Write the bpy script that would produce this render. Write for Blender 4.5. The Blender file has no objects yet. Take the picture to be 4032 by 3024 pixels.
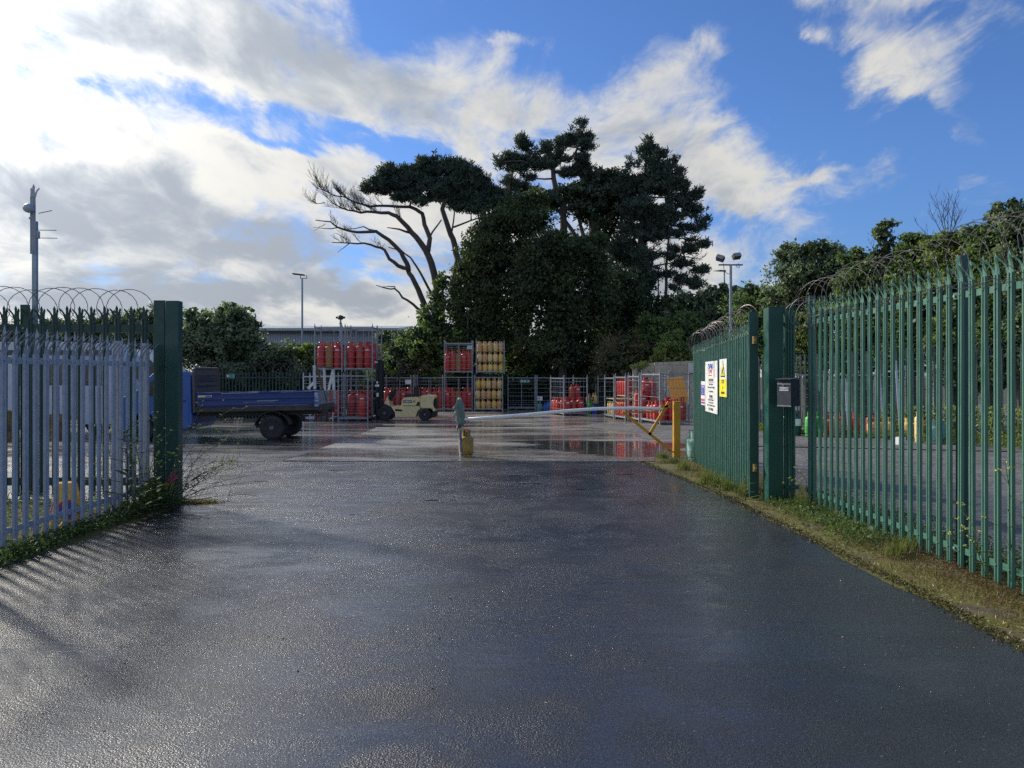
import bpy, bmesh, math, random
import numpy as np
from mathutils import Vector, Matrix
R = math.radians
PI = math.pi
rnd = random.Random(7)
S = bpy.context.scene
C = S.collection
# ------------------------------------------------------------------ camera
FPX = 2992.5            # focal length in photograph pixels (4032 wide)
EYE = 1.65
HOR = 1478.0            # horizon row in the photograph
cam = bpy.data.objects.new('camera', bpy.data.cameras.new('camera'))
C.objects.link(cam)
cam.location = (0, 0, EYE)
cam.rotation_euler = (R(90), 0, 0)
cam.data.sensor_width = 36.0
cam.data.lens = 36.0 * FPX / 4032.0
cam.data.shift_y = (HOR - 1512.0) / 4032.0
cam.data.clip_end = 3000
S.camera = cam
# ------------------------------------------------------------------ light
SUN_AZ = R(-50)         # from +Y, negative is to the left
SUN_EL = R(29)
SD = Vector((math.sin(SUN_AZ) * math.cos(SUN_EL), math.cos(SUN_AZ) * math.cos(SUN_EL), math.sin(SUN_EL)))
sl = bpy.data.lights.new('sun', 'SUN')
sl.energy = 4.8
sl.angle = R(4.0)
sl.color = (1.0, 0.93, 0.80)
so = bpy.data.objects.new('sun', sl)
C.objects.link(so)
so.rotation_euler = SD.to_track_quat('Z', 'Y').to_euler()
S.view_settings.view_transform = 'Standard'
S.view_settings.look = 'None'
S.view_settings.exposure = 0.0
S.view_settings.gamma = 1.0
S.cycles.use_denoising = False
S.cycles.max_bounces = 6
S.cycles.transparent_max_bounces = 6
S.cycles.sample_clamp_indirect = 4.0
S.cycles.sample_clamp_direct = 12.0
# ------------------------------------------------------------------ node helpers
class NT:
    def __init__(s, tree):
        s.t = tree; s.n = tree.nodes; s.l = tree.links
    def node(s, typ, **kw):
        n = s.n.new(typ)
        for k, v in kw.items():
            setattr(n, k, v)
        return n
    def put(s, sock, v):
        if isinstance(v, bpy.types.NodeSocket):
            s.l.new(v, sock)
        elif v is not None:
            sock.default_value = v
    def m(s, op, a=None, b=None, c=None, clamp=False):
        n = s.node('ShaderNodeMath', operation=op, use_clamp=clamp)
        for i, v in enumerate((a, b, c)):
            s.put(n.inputs[i], v)
        return n.outputs[0]
    def ss(s, v, lo, hi, a=0.0, b=1.0):
        n = s.node('ShaderNodeMapRange', interpolation_type='SMOOTHSTEP')
        s.put(n.inputs[0], v); s.put(n.inputs[1], lo); s.put(n.inputs[2], hi)
        s.put(n.inputs[3], a); s.put(n.inputs[4], b)
        return n.outputs[0]
    def noise(s, vec, scale, detail=2.0, rough=0.5, dist=0.0):
        n = s.node('ShaderNodeTexNoise')
        s.put(n.inputs['Vector'], vec)
        n.inputs['Scale'].default_value = scale
        n.inputs['Detail'].default_value = detail
        n.inputs['Roughness'].default_value = rough
        n.inputs['Distortion'].default_value = dist
        return n.outputs['Fac']
    def mix(s, f, a, b):
        n = s.node('ShaderNodeMix', data_type='RGBA')
        s.put(n.inputs[0], f)
        for i, v in ((6, a), (7, b)):
            if isinstance(v, tuple) and len(v) == 3:
                v = v + (1,)
            s.put(n.inputs[i], v)
        return n.outputs[2]
    def comb(s, x, y, z):
        n = s.node('ShaderNodeCombineXYZ')
        for i, v in enumerate((x, y, z)):
            s.put(n.inputs[i], v)
        return n.outputs[0]
# ------------------------------------------------------------------ sky
W = bpy.data.worlds.new('World'); S.world = W; W.use_nodes = True
q = NT(W.node_tree); q.n.clear()
sky = q.node('ShaderNodeTexSky', sky_type='NISHITA')
sky.sun_disc = False; sky.sun_elevation = SUN_EL; sky.sun_rotation = SUN_AZ
sky.air_density = 1.0; sky.dust_density = 0.35; sky.ozone_density = 3.0; sky.altitude = 50
tc = q.node('ShaderNodeTexCoord')
sep = q.node('ShaderNodeSeparateXYZ'); q.l.new(tc.outputs['Generated'], sep.inputs[0])
X, Y, Z = sep.outputs
front = q.ss(Y, 0.0, 0.35)
Yc = q.m('MAXIMUM', Y, 0.22)
U = q.m('DIVIDE', X, Yc); V = q.m('DIVIDE', Z, Yc)
# cloud-layer coordinates (a flat layer overhead seen in perspective), stretched along the wind
Zc = q.m('ADD', q.m('MAXIMUM', Z, 0.0), 0.24)
cp = q.comb(q.m('DIVIDE', X, Zc), q.m('DIVIDE', Y, Zc), 0.0)
mp = q.node('ShaderNodeMapping'); q.l.new(cp, mp.inputs[0])
mp.inputs['Rotation'].default_value = (0, 0, R(35)); mp.inputs['Scale'].default_value = (1.0, 0.62, 1.0)
wn = q.node('ShaderNodeTexNoise'); q.l.new(mp.outputs[0], wn.inputs['Vector']); wn.inputs['Scale'].default_value = 1.1; wn.inputs['Detail'].default_value = 3
wv = q.node('ShaderNodeVectorMath', operation='MULTIPLY_ADD')
q.l.new(wn.outputs['Color'], wv.inputs[0]); wv.inputs[1].default_value = (0.55, 0.55, 0.55); q.l.new(mp.outputs[0], wv.inputs[2])
fbm = q.noise(wv.outputs[0], 3.0, 11.0, 0.63, 0.15)
fa = q.noise(wv.outputs[0], 12.0, 8.0, 0.68, 0.5)
fb = q.noise(tc.outputs['Generated'], 7.5, 10.0, 0.60, 0.35)
fine = q.m('ADD', q.m('MULTIPLY', fa, 0.35), q.m('MULTIPLY', fb, 0.65))
_so = Matrix.Rotation(R(35), 2) @ Vector((math.sin(SUN_AZ), math.cos(SUN_AZ))) * 0.13
wv2 = q.node('ShaderNodeVectorMath', operation='ADD'); q.l.new(wv.outputs[0], wv2.inputs[0]); wv2.inputs[1].default_value = (_so.x, _so.y * 0.62, 0)
fbs = q.noise(wv2.outputs[0], 3.0, 6.0, 0.60, 0.15)
shade = q.noise(wv.outputs[0], 1.9, 6.0, 0.56, 0.2)
# warp the image-plane-like direction coordinates so the blob edges are ragged
du = q.m('MULTIPLY', q.m('SUBTRACT', fbm, 0.5), 0.30)
dv = q.m('MULTIPLY', q.m('SUBTRACT', shade, 0.5), 0.22)
Uw = q.m('ADD', U, du); Vw = q.m('ADD', V, dv)
def blob(xf, yf, a, b, w, ang=0.0):
    u0 = (xf - 2016) / FPX; v0 = (HOR - yf) / FPX
    a /= FPX; b /= FPX
    x = q.m('SUBTRACT', Uw, u0); y = q.m('SUBTRACT', Vw, v0)
    if ang:
        c, s_ = math.cos(R(ang)), math.sin(R(ang))
        xr = q.m('ADD', q.m('MULTIPLY', x, c), q.m('MULTIPLY', y, s_))
        yr = q.m('SUBTRACT', q.m('MULTIPLY', y, c), q.m('MULTIPLY', x, s_))
        x, y = xr, yr
    x = q.m('DIVIDE', x, a); y = q.m('DIVIDE', y, b)
    r2 = q.m('ADD', q.m('MULTIPLY', x, x), q.m('MULTIPLY', y, y))
    return q.m('MULTIPLY', q.m('EXPONENT', q.m('MULTIPLY', r2, -1.0)), w)
def total(lst):
    t = None
    for b_ in lst:
        o_ = blob(*b_)
        t = o_ if t is None else q.m('ADD', t, o_)
    return t
# big bank of cloud left of a line that falls from the top centre towards the right horizon
c_line = q.m('ADD', q.m('MULTIPLY', Uw, 0.62), q.m('MULTIPLY', Vw, 0.78))
bank = q.ss(c_line, 0.12, 0.40, 0.46, -0.40)
cov = total([
    (2150, 360, 420, 170, 0.42, -12), (2600, 390, 240, 120, 0.50, 15), (2450, 560, 300, 110, 0.45, 0), (2500, 760, 190, 130, 0.30, 0), (2120, 500, 200, 60, 0.12, -20),
    (2860, 740, 260, 150, 0.95, -25), (3230, 735, 170, 60, 0.66, 18), (2600, 1050, 330, 90, 0.75, 0),
    (3540, 270, 330, 140, 0.52, -30), (3190, 185, 60, 40, 0.60, 0), (3700, 720, 260, 80, 0.52, -20), (3650, 420, 200, 50, 0.18, -30),
    (3500, 10, 450, 60, 0.42, 5), (2400, 20, 90, 36, 0.30, 20), (2100, 130, 60, 36, .34, 30), (2560, 200, 80, 50, .26, 0), (2790, 265, 60, 36, .26, 0),
    (850, 430, 540, 90, -0.72, -11), (1150, 575, 340, 40, -0.6, -6), (1650, 600, 330, 75, -0.72, -14), (1000, 300, 160, 60, -0.22, -50), (1480, 500, 200, 30, -0.2, -10),
    (200, 340, 280, 60, -0.42, -30), (1500, 1080, 260, 50, -0.6, -4), (1800, 230, 260, 60, -0.16, -20), (1830, 690, 180, 60, -0.24, 0), (1250, 760, 260, 30, -.16, -6),
    (700, 110, 800, 130, 0.42, -15), (400, 800, 700, 220, 0.30, 0), (900, 1180, 1200, 110, 0.25, 0), (1560, 130, 160, 110, -0.40, -30), (1250, 640, 500, 40, .16, -4), (1950, 60, 300, 160, -.22, 0),
])
covf = q.m('ADD', bank, cov)
back = q.ss(X, -0.6, 0.8, 0.14, -0.10)
covm = q.m('ADD', q.m('MULTIPLY', covf, front), q.m('MULTIPLY', back, q.m('SUBTRACT', 1.0, front)))
dens = q.m('ADD', covm, q.m('ADD', q.m('MULTIPLY', q.m('SUBTRACT', fbm, 0.5), 1.5), q.m('MULTIPLY', q.m('SUBTRACT', fine, 0.5), 2.6)))
alpha = q.ss(dens, -0.26, 0.50)
thick = q.ss(dens, 0.10, 0.95)
# darker undersides in the thick bands
dk = total([
    (420, 110, 560, 110, 0.55, -12), (1300, 100, 420, 130, 0.40, -25), (400, 780, 420, 110, 0.6, -12), (60, 640, 200, 60, 0.5, 0), (1050, 960, 460, 70, 0.75, -6), (500, 1000, 500, 55, 0.55, 0),
    (700, 1150, 1300, 90, 0.55, 0), (2100, 440, 220, 90, 0.35, 0), (2900, 800, 220, 80, 0.35, 0), (1250, 420, 200, 60, 0.25, 0)])
br = total([(150, 430, 420, 90, 0.55, -20), (300, 660, 520, 60, 0.5, -8), (30, 60, 180, 120, 0.8, 0), (560, 320, 380, 60, 0.5, -14), (500, 1330, 1300, 40, 0.35, 0), (1500, 1250, 500, 35, 0.4, 0), (950, 600, 500, 60, 0.4, -6)])
dkf = q.m('MULTIPLY', q.m('ADD', q.m('SUBTRACT', dk, br), 0.12), front)
sh = q.m('ADD', q.m('ADD', q.m('MULTIPLY', q.m('SUBTRACT', shade, 0.48), 1.0), q.m('ADD', q.m('MULTIPLY', q.m('SUBTRACT', fbs, fbm), 3.0), q.m('ADD', q.m('MULTIPLY', q.m('SUBTRACT', fbs, 0.5), 1.2), q.m('MULTIPLY', q.m('SUBTRACT', fine, 0.5), -1.6)))), q.m('ADD', dkf, q.m('MULTIPLY', q.m('SUBTRACT', thick, 0.45), 0.5)))
shd = q.ss(sh, -0.30, 1.05)
sdot = q.node('ShaderNodeVectorMath', operation='DOT_PRODUCT')
q.l.new(tc.outputs['Generated'], sdot.inputs[0]); sdot.inputs[1].default_value = tuple(SD)
sd = q.m('MAXIMUM', sdot.outputs['Value'], 0.0)
g1 = q.m('POWER', sd, 8.0); g2 = q.m('POWER', sd, 40.0)
litv = q.m('ADD', 5.9, q.m('ADD', q.m('MULTIPLY', g1, 6.5), q.m('MULTIPLY', g2, 30.0)))
darkv = q.m('ADD', 3.5, q.m('ADD', q.m('MULTIPLY', g1, 3.0), q.m('MULTIPLY', g2, 6.0)))
lum = q.m('ADD', q.m('MULTIPLY', litv, q.m('SUBTRACT', 1.0, shd)), q.m('MULTIPLY', darkv, shd))
tint = q.mix(shd, (1.0, 0.99, 0.94), (0.86, 0.95, 1.08))
cl = q.node('ShaderNodeVectorMath', operation='SCALE'); q.l.new(tint, cl.inputs[0]); q.l.new(lum, cl.inputs['Scale'])
SKYMUL = q.node('ShaderNodeVectorMath', operation='MULTIPLY'); q.l.new(sky.outputs[0], SKYMUL.inputs[0]); q.l.new(q.mix(q.ss(Z, 0.0, 0.30), (0.46, 0.61, 0.93), (0.58, 0.80, 1.16)), SKYMUL.inputs[1])
skyc = q.mix(alpha, SKYMUL.outputs[0], cl.outputs[0])
bg = q.node('ShaderNodeBackground'); q.l.new(skyc, bg.inputs[0]); bg.inputs[1].default_value = 0.12
wo = q.node('ShaderNodeOutputWorld'); q.l.new(bg.outputs[0], wo.inputs[0])
W.cycles.sampling_method = 'MANUAL'; W.cycles.sample_map_resolution = 1024
# ------------------------------------------------------------------ photo <-> world
def zg(y):
    if y <= 9.5: return 0.0
    if y <= 36.7: return -0.0185 * (y - 9.5)
    if y <= 70: return -0.503 - 0.005 * (y - 36.7)
    return -0.67
def GP(xf, yf):
    Yv = 12.0
    for _ in range(60):
        Yv = 0.5 * Yv + 0.5 * min(120, (EYE - zg(Yv)) * FPX / max(1.0, yf - HOR))
    return Vector(((xf - 2016) / FPX * Yv, Yv, zg(Yv)))
def P(xf, yf, Yv):
    return Vector(((xf - 2016) / FPX * Yv, Yv, EYE + (HOR - yf) / FPX * Yv))
# ------------------------------------------------------------------ object helpers
def tag(o, label=None, cat=None, group=None, kind=None):
    if label: o['label'] = label
    if cat: o['category'] = cat
    if group: o['group'] = group
    if kind: o['kind'] = kind
    return o
def thing(name, label, cat, loc=(0, 0, 0), rz=0.0, group=None):
    o = bpy.data.objects.new(name, None); C.objects.link(o)
    o.empty_display_size = 0.2
    o.location = loc; o.rotation_euler = (0, 0, rz)
    return tag(o, label, cat, group)
def link(name, me, parent=None, mat=None):
    o = bpy.data.objects.new(name, me); C.objects.link(o)
    if mat is not None and not me.materials: me.materials.append(mat)
    if parent is not None: o.parent = parent
    return o
def kids(o): return [c for c in bpy.data.objects if c.parent == o]
TREE = {}
def copy_tree(root, label, loc, rz=0.0, group=None, scale=None):
    if root not in TREE:
        TREE[root] = [(k, kids(k)) for k in kids(root)]
    r = root.copy(); C.objects.link(r); r.location = loc; r.rotation_euler = (0, 0, rz)
    r['label'] = label
    if group: r['group'] = group
    if scale: r.scale = scale
    for k, sub in TREE[root]:
        c = k.copy(); C.objects.link(c); c.parent = r
        for g in sub:
            d = g.copy(); C.objects.link(d); d.parent = c
    return r
class MB:
    """collects shapes into one mesh"""
    def __init__(s, o=(0, 0, 0)):
        s.v = []; s.f = []; s.mi = []; s.sm = []; s.o = Vector(o); s.cur = 0; s.smooth = False
    def add(s, vs, fs):
        b = len(s.v)
        s.v += [Vector(p) - s.o for p in vs]
        for f in fs:
            s.f.append([b + i for i in f]); s.mi.append(s.cur); s.sm.append(s.smooth)
    def box(s, c, d, rz=0.0, rx=0.0, ry=0.0):
        c = Vector(c); M = Matrix.Rotation(rz, 3, 'Z') @ Matrix.Rotation(ry, 3, 'Y') @ Matrix.Rotation(rx, 3, 'X')
        vs = [c + M @ Vector((x * d[0] / 2, y * d[1] / 2, z * d[2] / 2)) for z in (-1, 1) for y in (-1, 1) for x in (-1, 1)]
        s.add(vs, [(0, 2, 3, 1), (4, 5, 7, 6), (0, 1, 5, 4), (2, 6, 7, 3), (0, 4, 6, 2), (1, 3, 7, 5)])
    def bar(s, a, b, w, h=None, up=(0, 0, 1)):
        a = Vector(a); b = Vector(b); h = h or w
        d = (b - a).normalized(); u = Vector(up)
        if abs(d.dot(u)) > 0.98: u = Vector((0, 1, 0))
        x = d.cross(u).normalized(); y = x.cross(d).normalized()
        vs = []
        for p in (a, b):
            for (i, j) in ((-1, -1), (1, -1), (1, 1), (-1, 1)):
                vs.append(p + x * (i * w / 2) + y * (j * h / 2))
        s.add(vs, [(0, 1, 2, 3), (7, 6, 5, 4), (0, 4, 5, 1), (1, 5, 6, 2), (2, 6, 7, 3), (3, 7, 4, 0)])
    def tube(s, pts, r, n=8, cap=True):
        pts = [Vector(p) for p in pts]; k = len(pts)
        if not hasattr(r, '__len__'): r = [r] * k
        vs = []; px = None
        for i, p in enumerate(pts):
            d = (pts[min(i + 1, k - 1)] - pts[max(i - 1, 0)]).normalized()
            if px is None:
                a = Vector((0, 0, 1)) if abs(d.z) < 0.9 else Vector((0, 1, 0))
                px = d.cross(a).normalized()
            else:
                px = (px - d * px.dot(d)).normalized()
            py = d.cross(px)
            for j in range(n):
                t = 2 * PI * j / n
                vs.append(p + px * (math.cos(t) * r[i]) + py * (math.sin(t) * r[i]))
        fs = [(i * n + j, i * n + (j + 1) % n, (i + 1) * n + (j + 1) % n, (i + 1) * n + j) for i in range(k - 1) for j in range(n)]
        if cap: fs += [tuple(reversed(range(n))), tuple(range((k - 1) * n, k * n))]
        s.add(vs, fs)
    def lathe(s, prof, n=16, c=(0, 0, 0), axis='Z', a0=0.0, a1=2 * PI):
        c = Vector(c); full = abs(a1 - a0 - 2 * PI) < 1e-6; m = n if full else n + 1
        vs = []
        for r_, z in prof:
            for j in range(m):
                t = a0 + (a1 - a0) * j / n
                p = (math.cos(t) * r_, math.sin(t) * r_, z)
                if axis == 'Y': p = (p[0], z, p[1])
                if axis == 'X': p = (z, p[0], p[1])
                vs.append(c + Vector(p))
        fs = []
        for i in range(len(prof) - 1):
            for j in range(n):
                jj = (j + 1) % m
                fs.append((i * m + j, i * m + jj, (i + 1) * m + jj, (i + 1) * m + j))
        if full and prof[0][0] > 1e-4: fs.append(tuple(reversed(range(m))))
        if full and prof[-1][0] > 1e-4: fs.append(tuple(range((len(prof) - 1) * m, len(prof) * m)))
        s.add(vs, fs)
    def prism(s, poly, depth, fn):
        """poly 2-d outline, fn(u, v, w) -> point, w in 0..depth"""
        n = len(poly)
        vs = [fn(u, v, 0) for u, v in poly] + [fn(u, v, depth) for u, v in poly]
        s.add(vs, [tuple(range(n)), tuple(reversed(range(n, 2 * n)))] + [(i, i + n, (i + 1) % n + n, (i + 1) % n) for i in range(n)])
    def quad(s, a, b, c, d): s.add([a, b, c, d], [(0, 1, 2, 3)])
    def mesh(s, name, fix=True, bevel=0.0):
        me = bpy.data.meshes.new(name)
        me.from_pydata([tuple(v) for v in s.v], [], s.f)
        me.polygons.foreach_set('material_index', s.mi)
        me.polygons.foreach_set('use_smooth', s.sm)
        if fix or bevel:
            bm = bmesh.new(); bm.from_mesh(me)
            bmesh.ops.recalc_face_normals(bm, faces=bm.faces)
            if bevel:
                ed = [e for e in bm.edges if len(e.link_faces) == 2 and e.calc_face_angle(0) > 0.6]
                bmesh.ops.bevel(bm, geom=ed, offset=bevel, segments=1, affect='EDGES', clamp_overlap=True)
            bm.to_mesh(me); bm.free()
        me.update()
        return me
    def build(s, name, mat, parent=None, bevel=0.0, fix=True):
        me = s.mesh(name, fix, bevel)
        for m_ in (mat if isinstance(mat, (list, tuple)) else [mat]): me.materials.append(m_)
        return link(name, me, parent)
def npmesh(name, V_, F_, mats, mi=None, smooth=False):
    """V_ (n,3) floats, F_ (m,k) ints"""
    me = bpy.data.meshes.new(name)
    n, m, k = len(V_), len(F_), F_.shape[1]
    me.vertices.add(n); me.vertices.foreach_set('co', np.asarray(V_, np.float32).ravel())
    me.loops.add(m * k); me.loops.foreach_set('vertex_index', F_.astype(np.int32).ravel())
    me.polygons.add(m); me.polygons.foreach_set('loop_start', np.arange(0, m * k, k, dtype=np.int32))
    if mi is not None: me.polygons.foreach_set('material_index', np.asarray(mi, np.int32))
    me.update(calc_edges=True); me.validate()
    for m_ in (mats if isinstance(mats, (list, tuple)) else [mats]): me.materials.append(m_)
    return me
def text_mesh(txt, size, name='lettering', extrude=0.0, bold=0.0, sx=1.0, align='CENTER'):
    cu = bpy.data.curves.new(name, 'FONT'); cu.body = txt; cu.size = size
    cu.align_x = align; cu.align_y = 'CENTER'; cu.extrude = extrude; cu.offset = bold
    cu.resolution_u = 3
    o = bpy.data.objects.new('tmp_text', cu); C.objects.link(o)
    dg = bpy.context.evaluated_depsgraph_get(); dg.update()
    me = bpy.data.meshes.new_from_object(o.evaluated_get(dg)); me.name = name
    bpy.data.objects.remove(o)
    if sx != 1.0: me.transform(Matrix.Diagonal((sx, 1, 1, 1)))
    return me
# ------------------------------------------------------------------ materials
def pmat(name, col, rough=0.6, metal=0.0, col2=None, nscale=6.0, namt=0.5, bump=0.0, bscale=60.0, spec=0.5,
         spots=None, spot_scale=14.0, spot_at=0.62, coat=0.0, stretch=None, lo=0.35, hi=0.65, spot_w=0.05):
    """painted/worn surface: two tones mixed by noise, optional sharp worn patches, optional bump"""
    m = bpy.data.materials.new(name); m.use_nodes = True
    t = NT(m.node_tree); b = m.node_tree.nodes['Principled BSDF']
    co = t.node('ShaderNodeTexCoord').outputs['Object']
    oi = t.node('ShaderNodeObjectInfo')
    va = t.node('ShaderNodeVectorMath', operation='MULTIPLY_ADD')
    t.l.new(oi.outputs['Random'], va.inputs[0]); va.inputs[1].default_value = (17, 31, 11)
    if stretch:
        mp_ = t.node('ShaderNodeMapping'); t.l.new(co, mp_.inputs[0]); mp_.inputs['Scale'].default_value = stretch
        t.l.new(mp_.outputs[0], va.inputs[2])
    else:
        t.l.new(co, va.inputs[2])
    vec = va.outputs[0]
    c1 = tuple(col) + (1,)
    c2 = tuple(col2) + (1,) if col2 else tuple(x * (1 - namt * 0.5) for x in col) + (1,)
    n = t.noise(vec, nscale, 5.0, 0.6)
    f = t.ss(n, lo, hi)
    cc = t.mix(f, c1, c2)
    if spots:
        n2 = t.noise(vec, spot_scale, 6.0, 0.65)
        cc = t.mix(t.ss(n2, spot_at, spot_at + spot_w), cc, tuple(spots) + (1,))
    t.l.new(cc, b.inputs['Base Color'])
    n3 = t.noise(vec, nscale * 2.3, 3.0, 0.6)
    t.l.new(t.ss(n3, 0.3, 0.7, max(0.03, rough - 0.12), min(1, rough + 0.12)), b.inputs['Roughness'])
    b.inputs['Metallic'].default_value = metal
    b.inputs['Specular IOR Level'].default_value = spec
    b.inputs['Coat Weight'].default_value = coat
    b.inputs['Coat Roughness'].default_value = 0.15
    if bump:
        bn = t.node('ShaderNodeBump'); bn.inputs['Strength'].default_value = 1.0; bn.inputs['Distance'].default_value = bump
        t.l.new(t.noise(vec, bscale, 4.0, 0.6), bn.inputs['Height']); t.l.new(bn.outputs[0], b.inputs['Normal'])
    return m
def leafmat(name, c1, c2, c3=None, trans=0.35, scale=0.6, rough=0.55):
    m = bpy.data.materials.new(name); m.use_nodes = True
    t = NT(m.node_tree); b = m.node_tree.nodes['Principled BSDF']; out = m.node_tree.nodes['Material Output']
    geo = t.node('ShaderNodeNewGeometry')
    n = t.noise(geo.outputs['Position'], scale, 3.0, 0.6)
    cc = t.mix(t.ss(n, 0.36, 0.62), tuple(c1) + (1,), tuple(c2) + (1,))
    n2 = t.noise(geo.outputs['Position'], scale * 9, 2.0, 0.7)
    cc = t.mix(t.ss(n2, 0.5, 0.72, 0.0, 0.75), cc, tuple(c3 or [min(1, x * 1.6) for x in c2]) + (1,))
    t.l.new(cc, b.inputs['Base Color']); b.inputs['Roughness'].default_value = rough
    b.inputs['Specular IOR Level'].default_value = 0.3
    tr = t.node('ShaderNodeBsdfTranslucent')
    tcx = t.node('ShaderNodeMix', data_type='RGBA', blend_type='MULTIPLY'); tcx.inputs[0].default_value = 1.0
    t.l.new(cc, tcx.inputs[6]); tcx.inputs[7].default_value = (1.2, 1.3, 0.7, 1)
    t.l.new(tcx.outputs[2], tr.inputs[0])
    mx = t.node('ShaderNodeMixShader'); mx.inputs[0].default_value = trans
    t.l.new(b.outputs[0], mx.inputs[1]); t.l.new(tr.outputs[0], mx.inputs[2]); t.l.new(mx.outputs[0], out.inputs[0])
    return m
GREEN = (0.044, 0.140, 0.105)
M = {}
M['green'] = pmat('green_paint', GREEN, 0.42, col2=(0.055, 0.155, 0.118), nscale=3, bump=0.0006, bscale=90, spots=(0.05, 0.11, 0.09), spot_scale=22, spot_at=0.70)
M['green_post'] = pmat('green_post_paint', (0.010, 0.062, 0.050), 0.34, col2=(0.015, 0.074, 0.060), nscale=2.2, bump=0.0005, bscale=120, spots=(0.045, 0.085, 0.07), spot_scale=5, spot_at=0.66)  # shade on the posts is put into the colour, darker than the pales
M['green_dull'] = pmat('weathered_green_paint', (0.026, 0.062, 0.055), 0.6, col2=(0.034, 0.075, 0.065), nscale=3)
M['galv'] = pmat('galvanised_steel', (0.34, 0.36, 0.42), 0.5, 0.12, col2=(0.41, 0.43, 0.48), nscale=9, bump=0.0004, bscale=160, spots=(0.20, 0.23, 0.30), spot_scale=30, spot_at=0.62)
M['cage'] = pmat('cage_galvanised_steel', (0.22, 0.25, 0.29), 0.45, 0.35, col2=(0.30, 0.32, 0.35), nscale=7, spots=(0.20, 0.11, 0.06), spot_scale=9, spot_at=0.66)
M['cage_new'] = pmat('bright_galvanised_steel', (0.50, 0.53, 0.58), 0.4, 0.3, col2=(0.40, 0.43, 0.48), nscale=7)
M['wire'] = pmat('razor_wire_steel', (0.16, 0.16, 0.17), 0.45, 0.7, col2=(0.09, 0.08, 0.08), nscale=12)
M['bolt'] = pmat('bolt_steel', (0.10, 0.16, 0.15), 0.4, 0.6)
M['boltc'] = pmat('bolt_cap', (0.32, 0.34, 0.32), 0.5, 0.3)
M['black'] = pmat('black_paint', (0.012, 0.013, 0.016), 0.5, col2=(0.022, 0.022, 0.026))
M['rubber'] = pmat('tyre_rubber', (0.018, 0.018, 0.020), 0.8, col2=(0.035, 0.035, 0.036), nscale=8, bump=0.002, bscale=50)
M['rim'] = pmat('wheel_rim_steel', (0.20, 0.20, 0.21), 0.6, 0.2, col2=(0.035, 0.035, 0.04), nscale=14)
M['red'] = pmat('red_bottle_paint', (0.56, 0.040, 0.034), 0.38, col2=(0.40, 0.035, 0.030), nscale=4, spots=(0.30, 0.07, 0.055), spot_scale=9, spot_at=0.63)
M['red2'] = pmat('faded_red_bottle_paint', (0.46, 0.075, 0.050), 0.5, col2=(0.36, 0.055, 0.04), nscale=4, spots=(0.38, 0.16, 0.10), spot_scale=7, spot_at=0.6)
M['rust'] = pmat('rusty_tan_bottle_paint', (0.34, 0.145, 0.055), 0.65, col2=(0.40, 0.20, 0.075), nscale=5, spots=(0.20, 0.07, 0.03), spot_scale=12, spot_at=0.60)
M['tan'] = pmat('pale_tan_bottle_paint', (0.46, 0.30, 0.18), 0.55, col2=(0.40, 0.23, 0.13), nscale=5)
M['yel'] = pmat('yellow_bottle_paint', (0.74, 0.50, 0.14), 0.45, col2=(0.66, 0.43, 0.13), nscale=3.5, spots=(0.34, 0.17, 0.06), spot_scale=8, spot_at=0.64)
M['yel2'] = pmat('pale_yellow_bottle_paint', (0.78, 0.60, 0.26), 0.5, col2=(0.66, 0.49, 0.22), nscale=3.5, spots=(0.36, 0.22, 0.11), spot_scale=8, spot_at=0.63)
M['yel3'] = pmat('ochre_bottle_paint', (0.70, 0.42, 0.17), 0.5, col2=(0.60, 0.37, 0.18), nscale=3.5, spots=(0.45, 0.11, 0.05), spot_scale=9, spot_at=0.66)
M['yeldirty'] = pmat('dirty_yellow_bottle_paint', (0.42, 0.26, 0.045), 0.55, col2=(0.26, 0.17, 0.04), nscale=5, spots=(0.13, 0.095, 0.045), spot_scale=10, spot_at=0.56, spot_w=0.12)
M['mint'] = pmat('pale_green_bottle_paint', (0.26, 0.44, 0.36), 0.5, col2=(0.20, 0.37, 0.31), nscale=5, spots=(0.32, 0.36, 0.22), spot_scale=6, spot_at=0.6)
M['teal'] = pmat('teal_bottle_paint', (0.10, 0.30, 0.28), 0.5, col2=(0.08, 0.24, 0.23))
M['lime'] = pmat('bright_green_bottle_paint', (0.07, 0.42, 0.09), 0.4, col2=(0.05, 0.30, 0.07))
M['bluebot'] = pmat('blue_bottle_paint', (0.02, 0.10, 0.42), 0.4, col2=(0.02, 0.08, 0.33))
M['foot'] = pmat('worn_foot_ring', (0.22, 0.19, 0.15), 0.7, col2=(0.12, 0.11, 0.10), nscale=15)
M['brass'] = pmat('valve_brass', (0.40, 0.28, 0.10), 0.4, 0.7)
M['white'] = pmat('white_label', (0.78, 0.79, 0.82), 0.5, col2=(0.68, 0.69, 0.72))
M['sign'] = pmat('white_sign_board', (0.74, 0.76, 0.76), 0.45, col2=(0.66, 0.68, 0.67), nscale=4)
M['signyel'] = pmat('yellow_sign_face', (0.80, 0.72, 0.02), 0.45, col2=(0.74, 0.66, 0.03))
M['ink'] = pmat('black_lettering', (0.02, 0.02, 0.02), 0.6)
M['inkblue'] = pmat('blue_lettering', (0.02, 0.09, 0.36), 0.6)
M['inkred'] = pmat('red_lettering', (0.62, 0.06, 0.09), 0.6)
M['purple'] = pmat('violet_sign_panel', (0.09, 0.08, 0.42), 0.5)
M['signgreen'] = pmat('green_sign_panel', (0.05, 0.20, 0.15), 0.5)
M['post_yel'] = pmat('chipped_yellow_paint', (0.52, 0.27, 0.012), 0.5, col2=(0.44, 0.22, 0.012), nscale=6, spots=(0.14, 0.08, 0.03), spot_scale=11, spot_at=0.65, bump=0.001, bscale=30)
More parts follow.
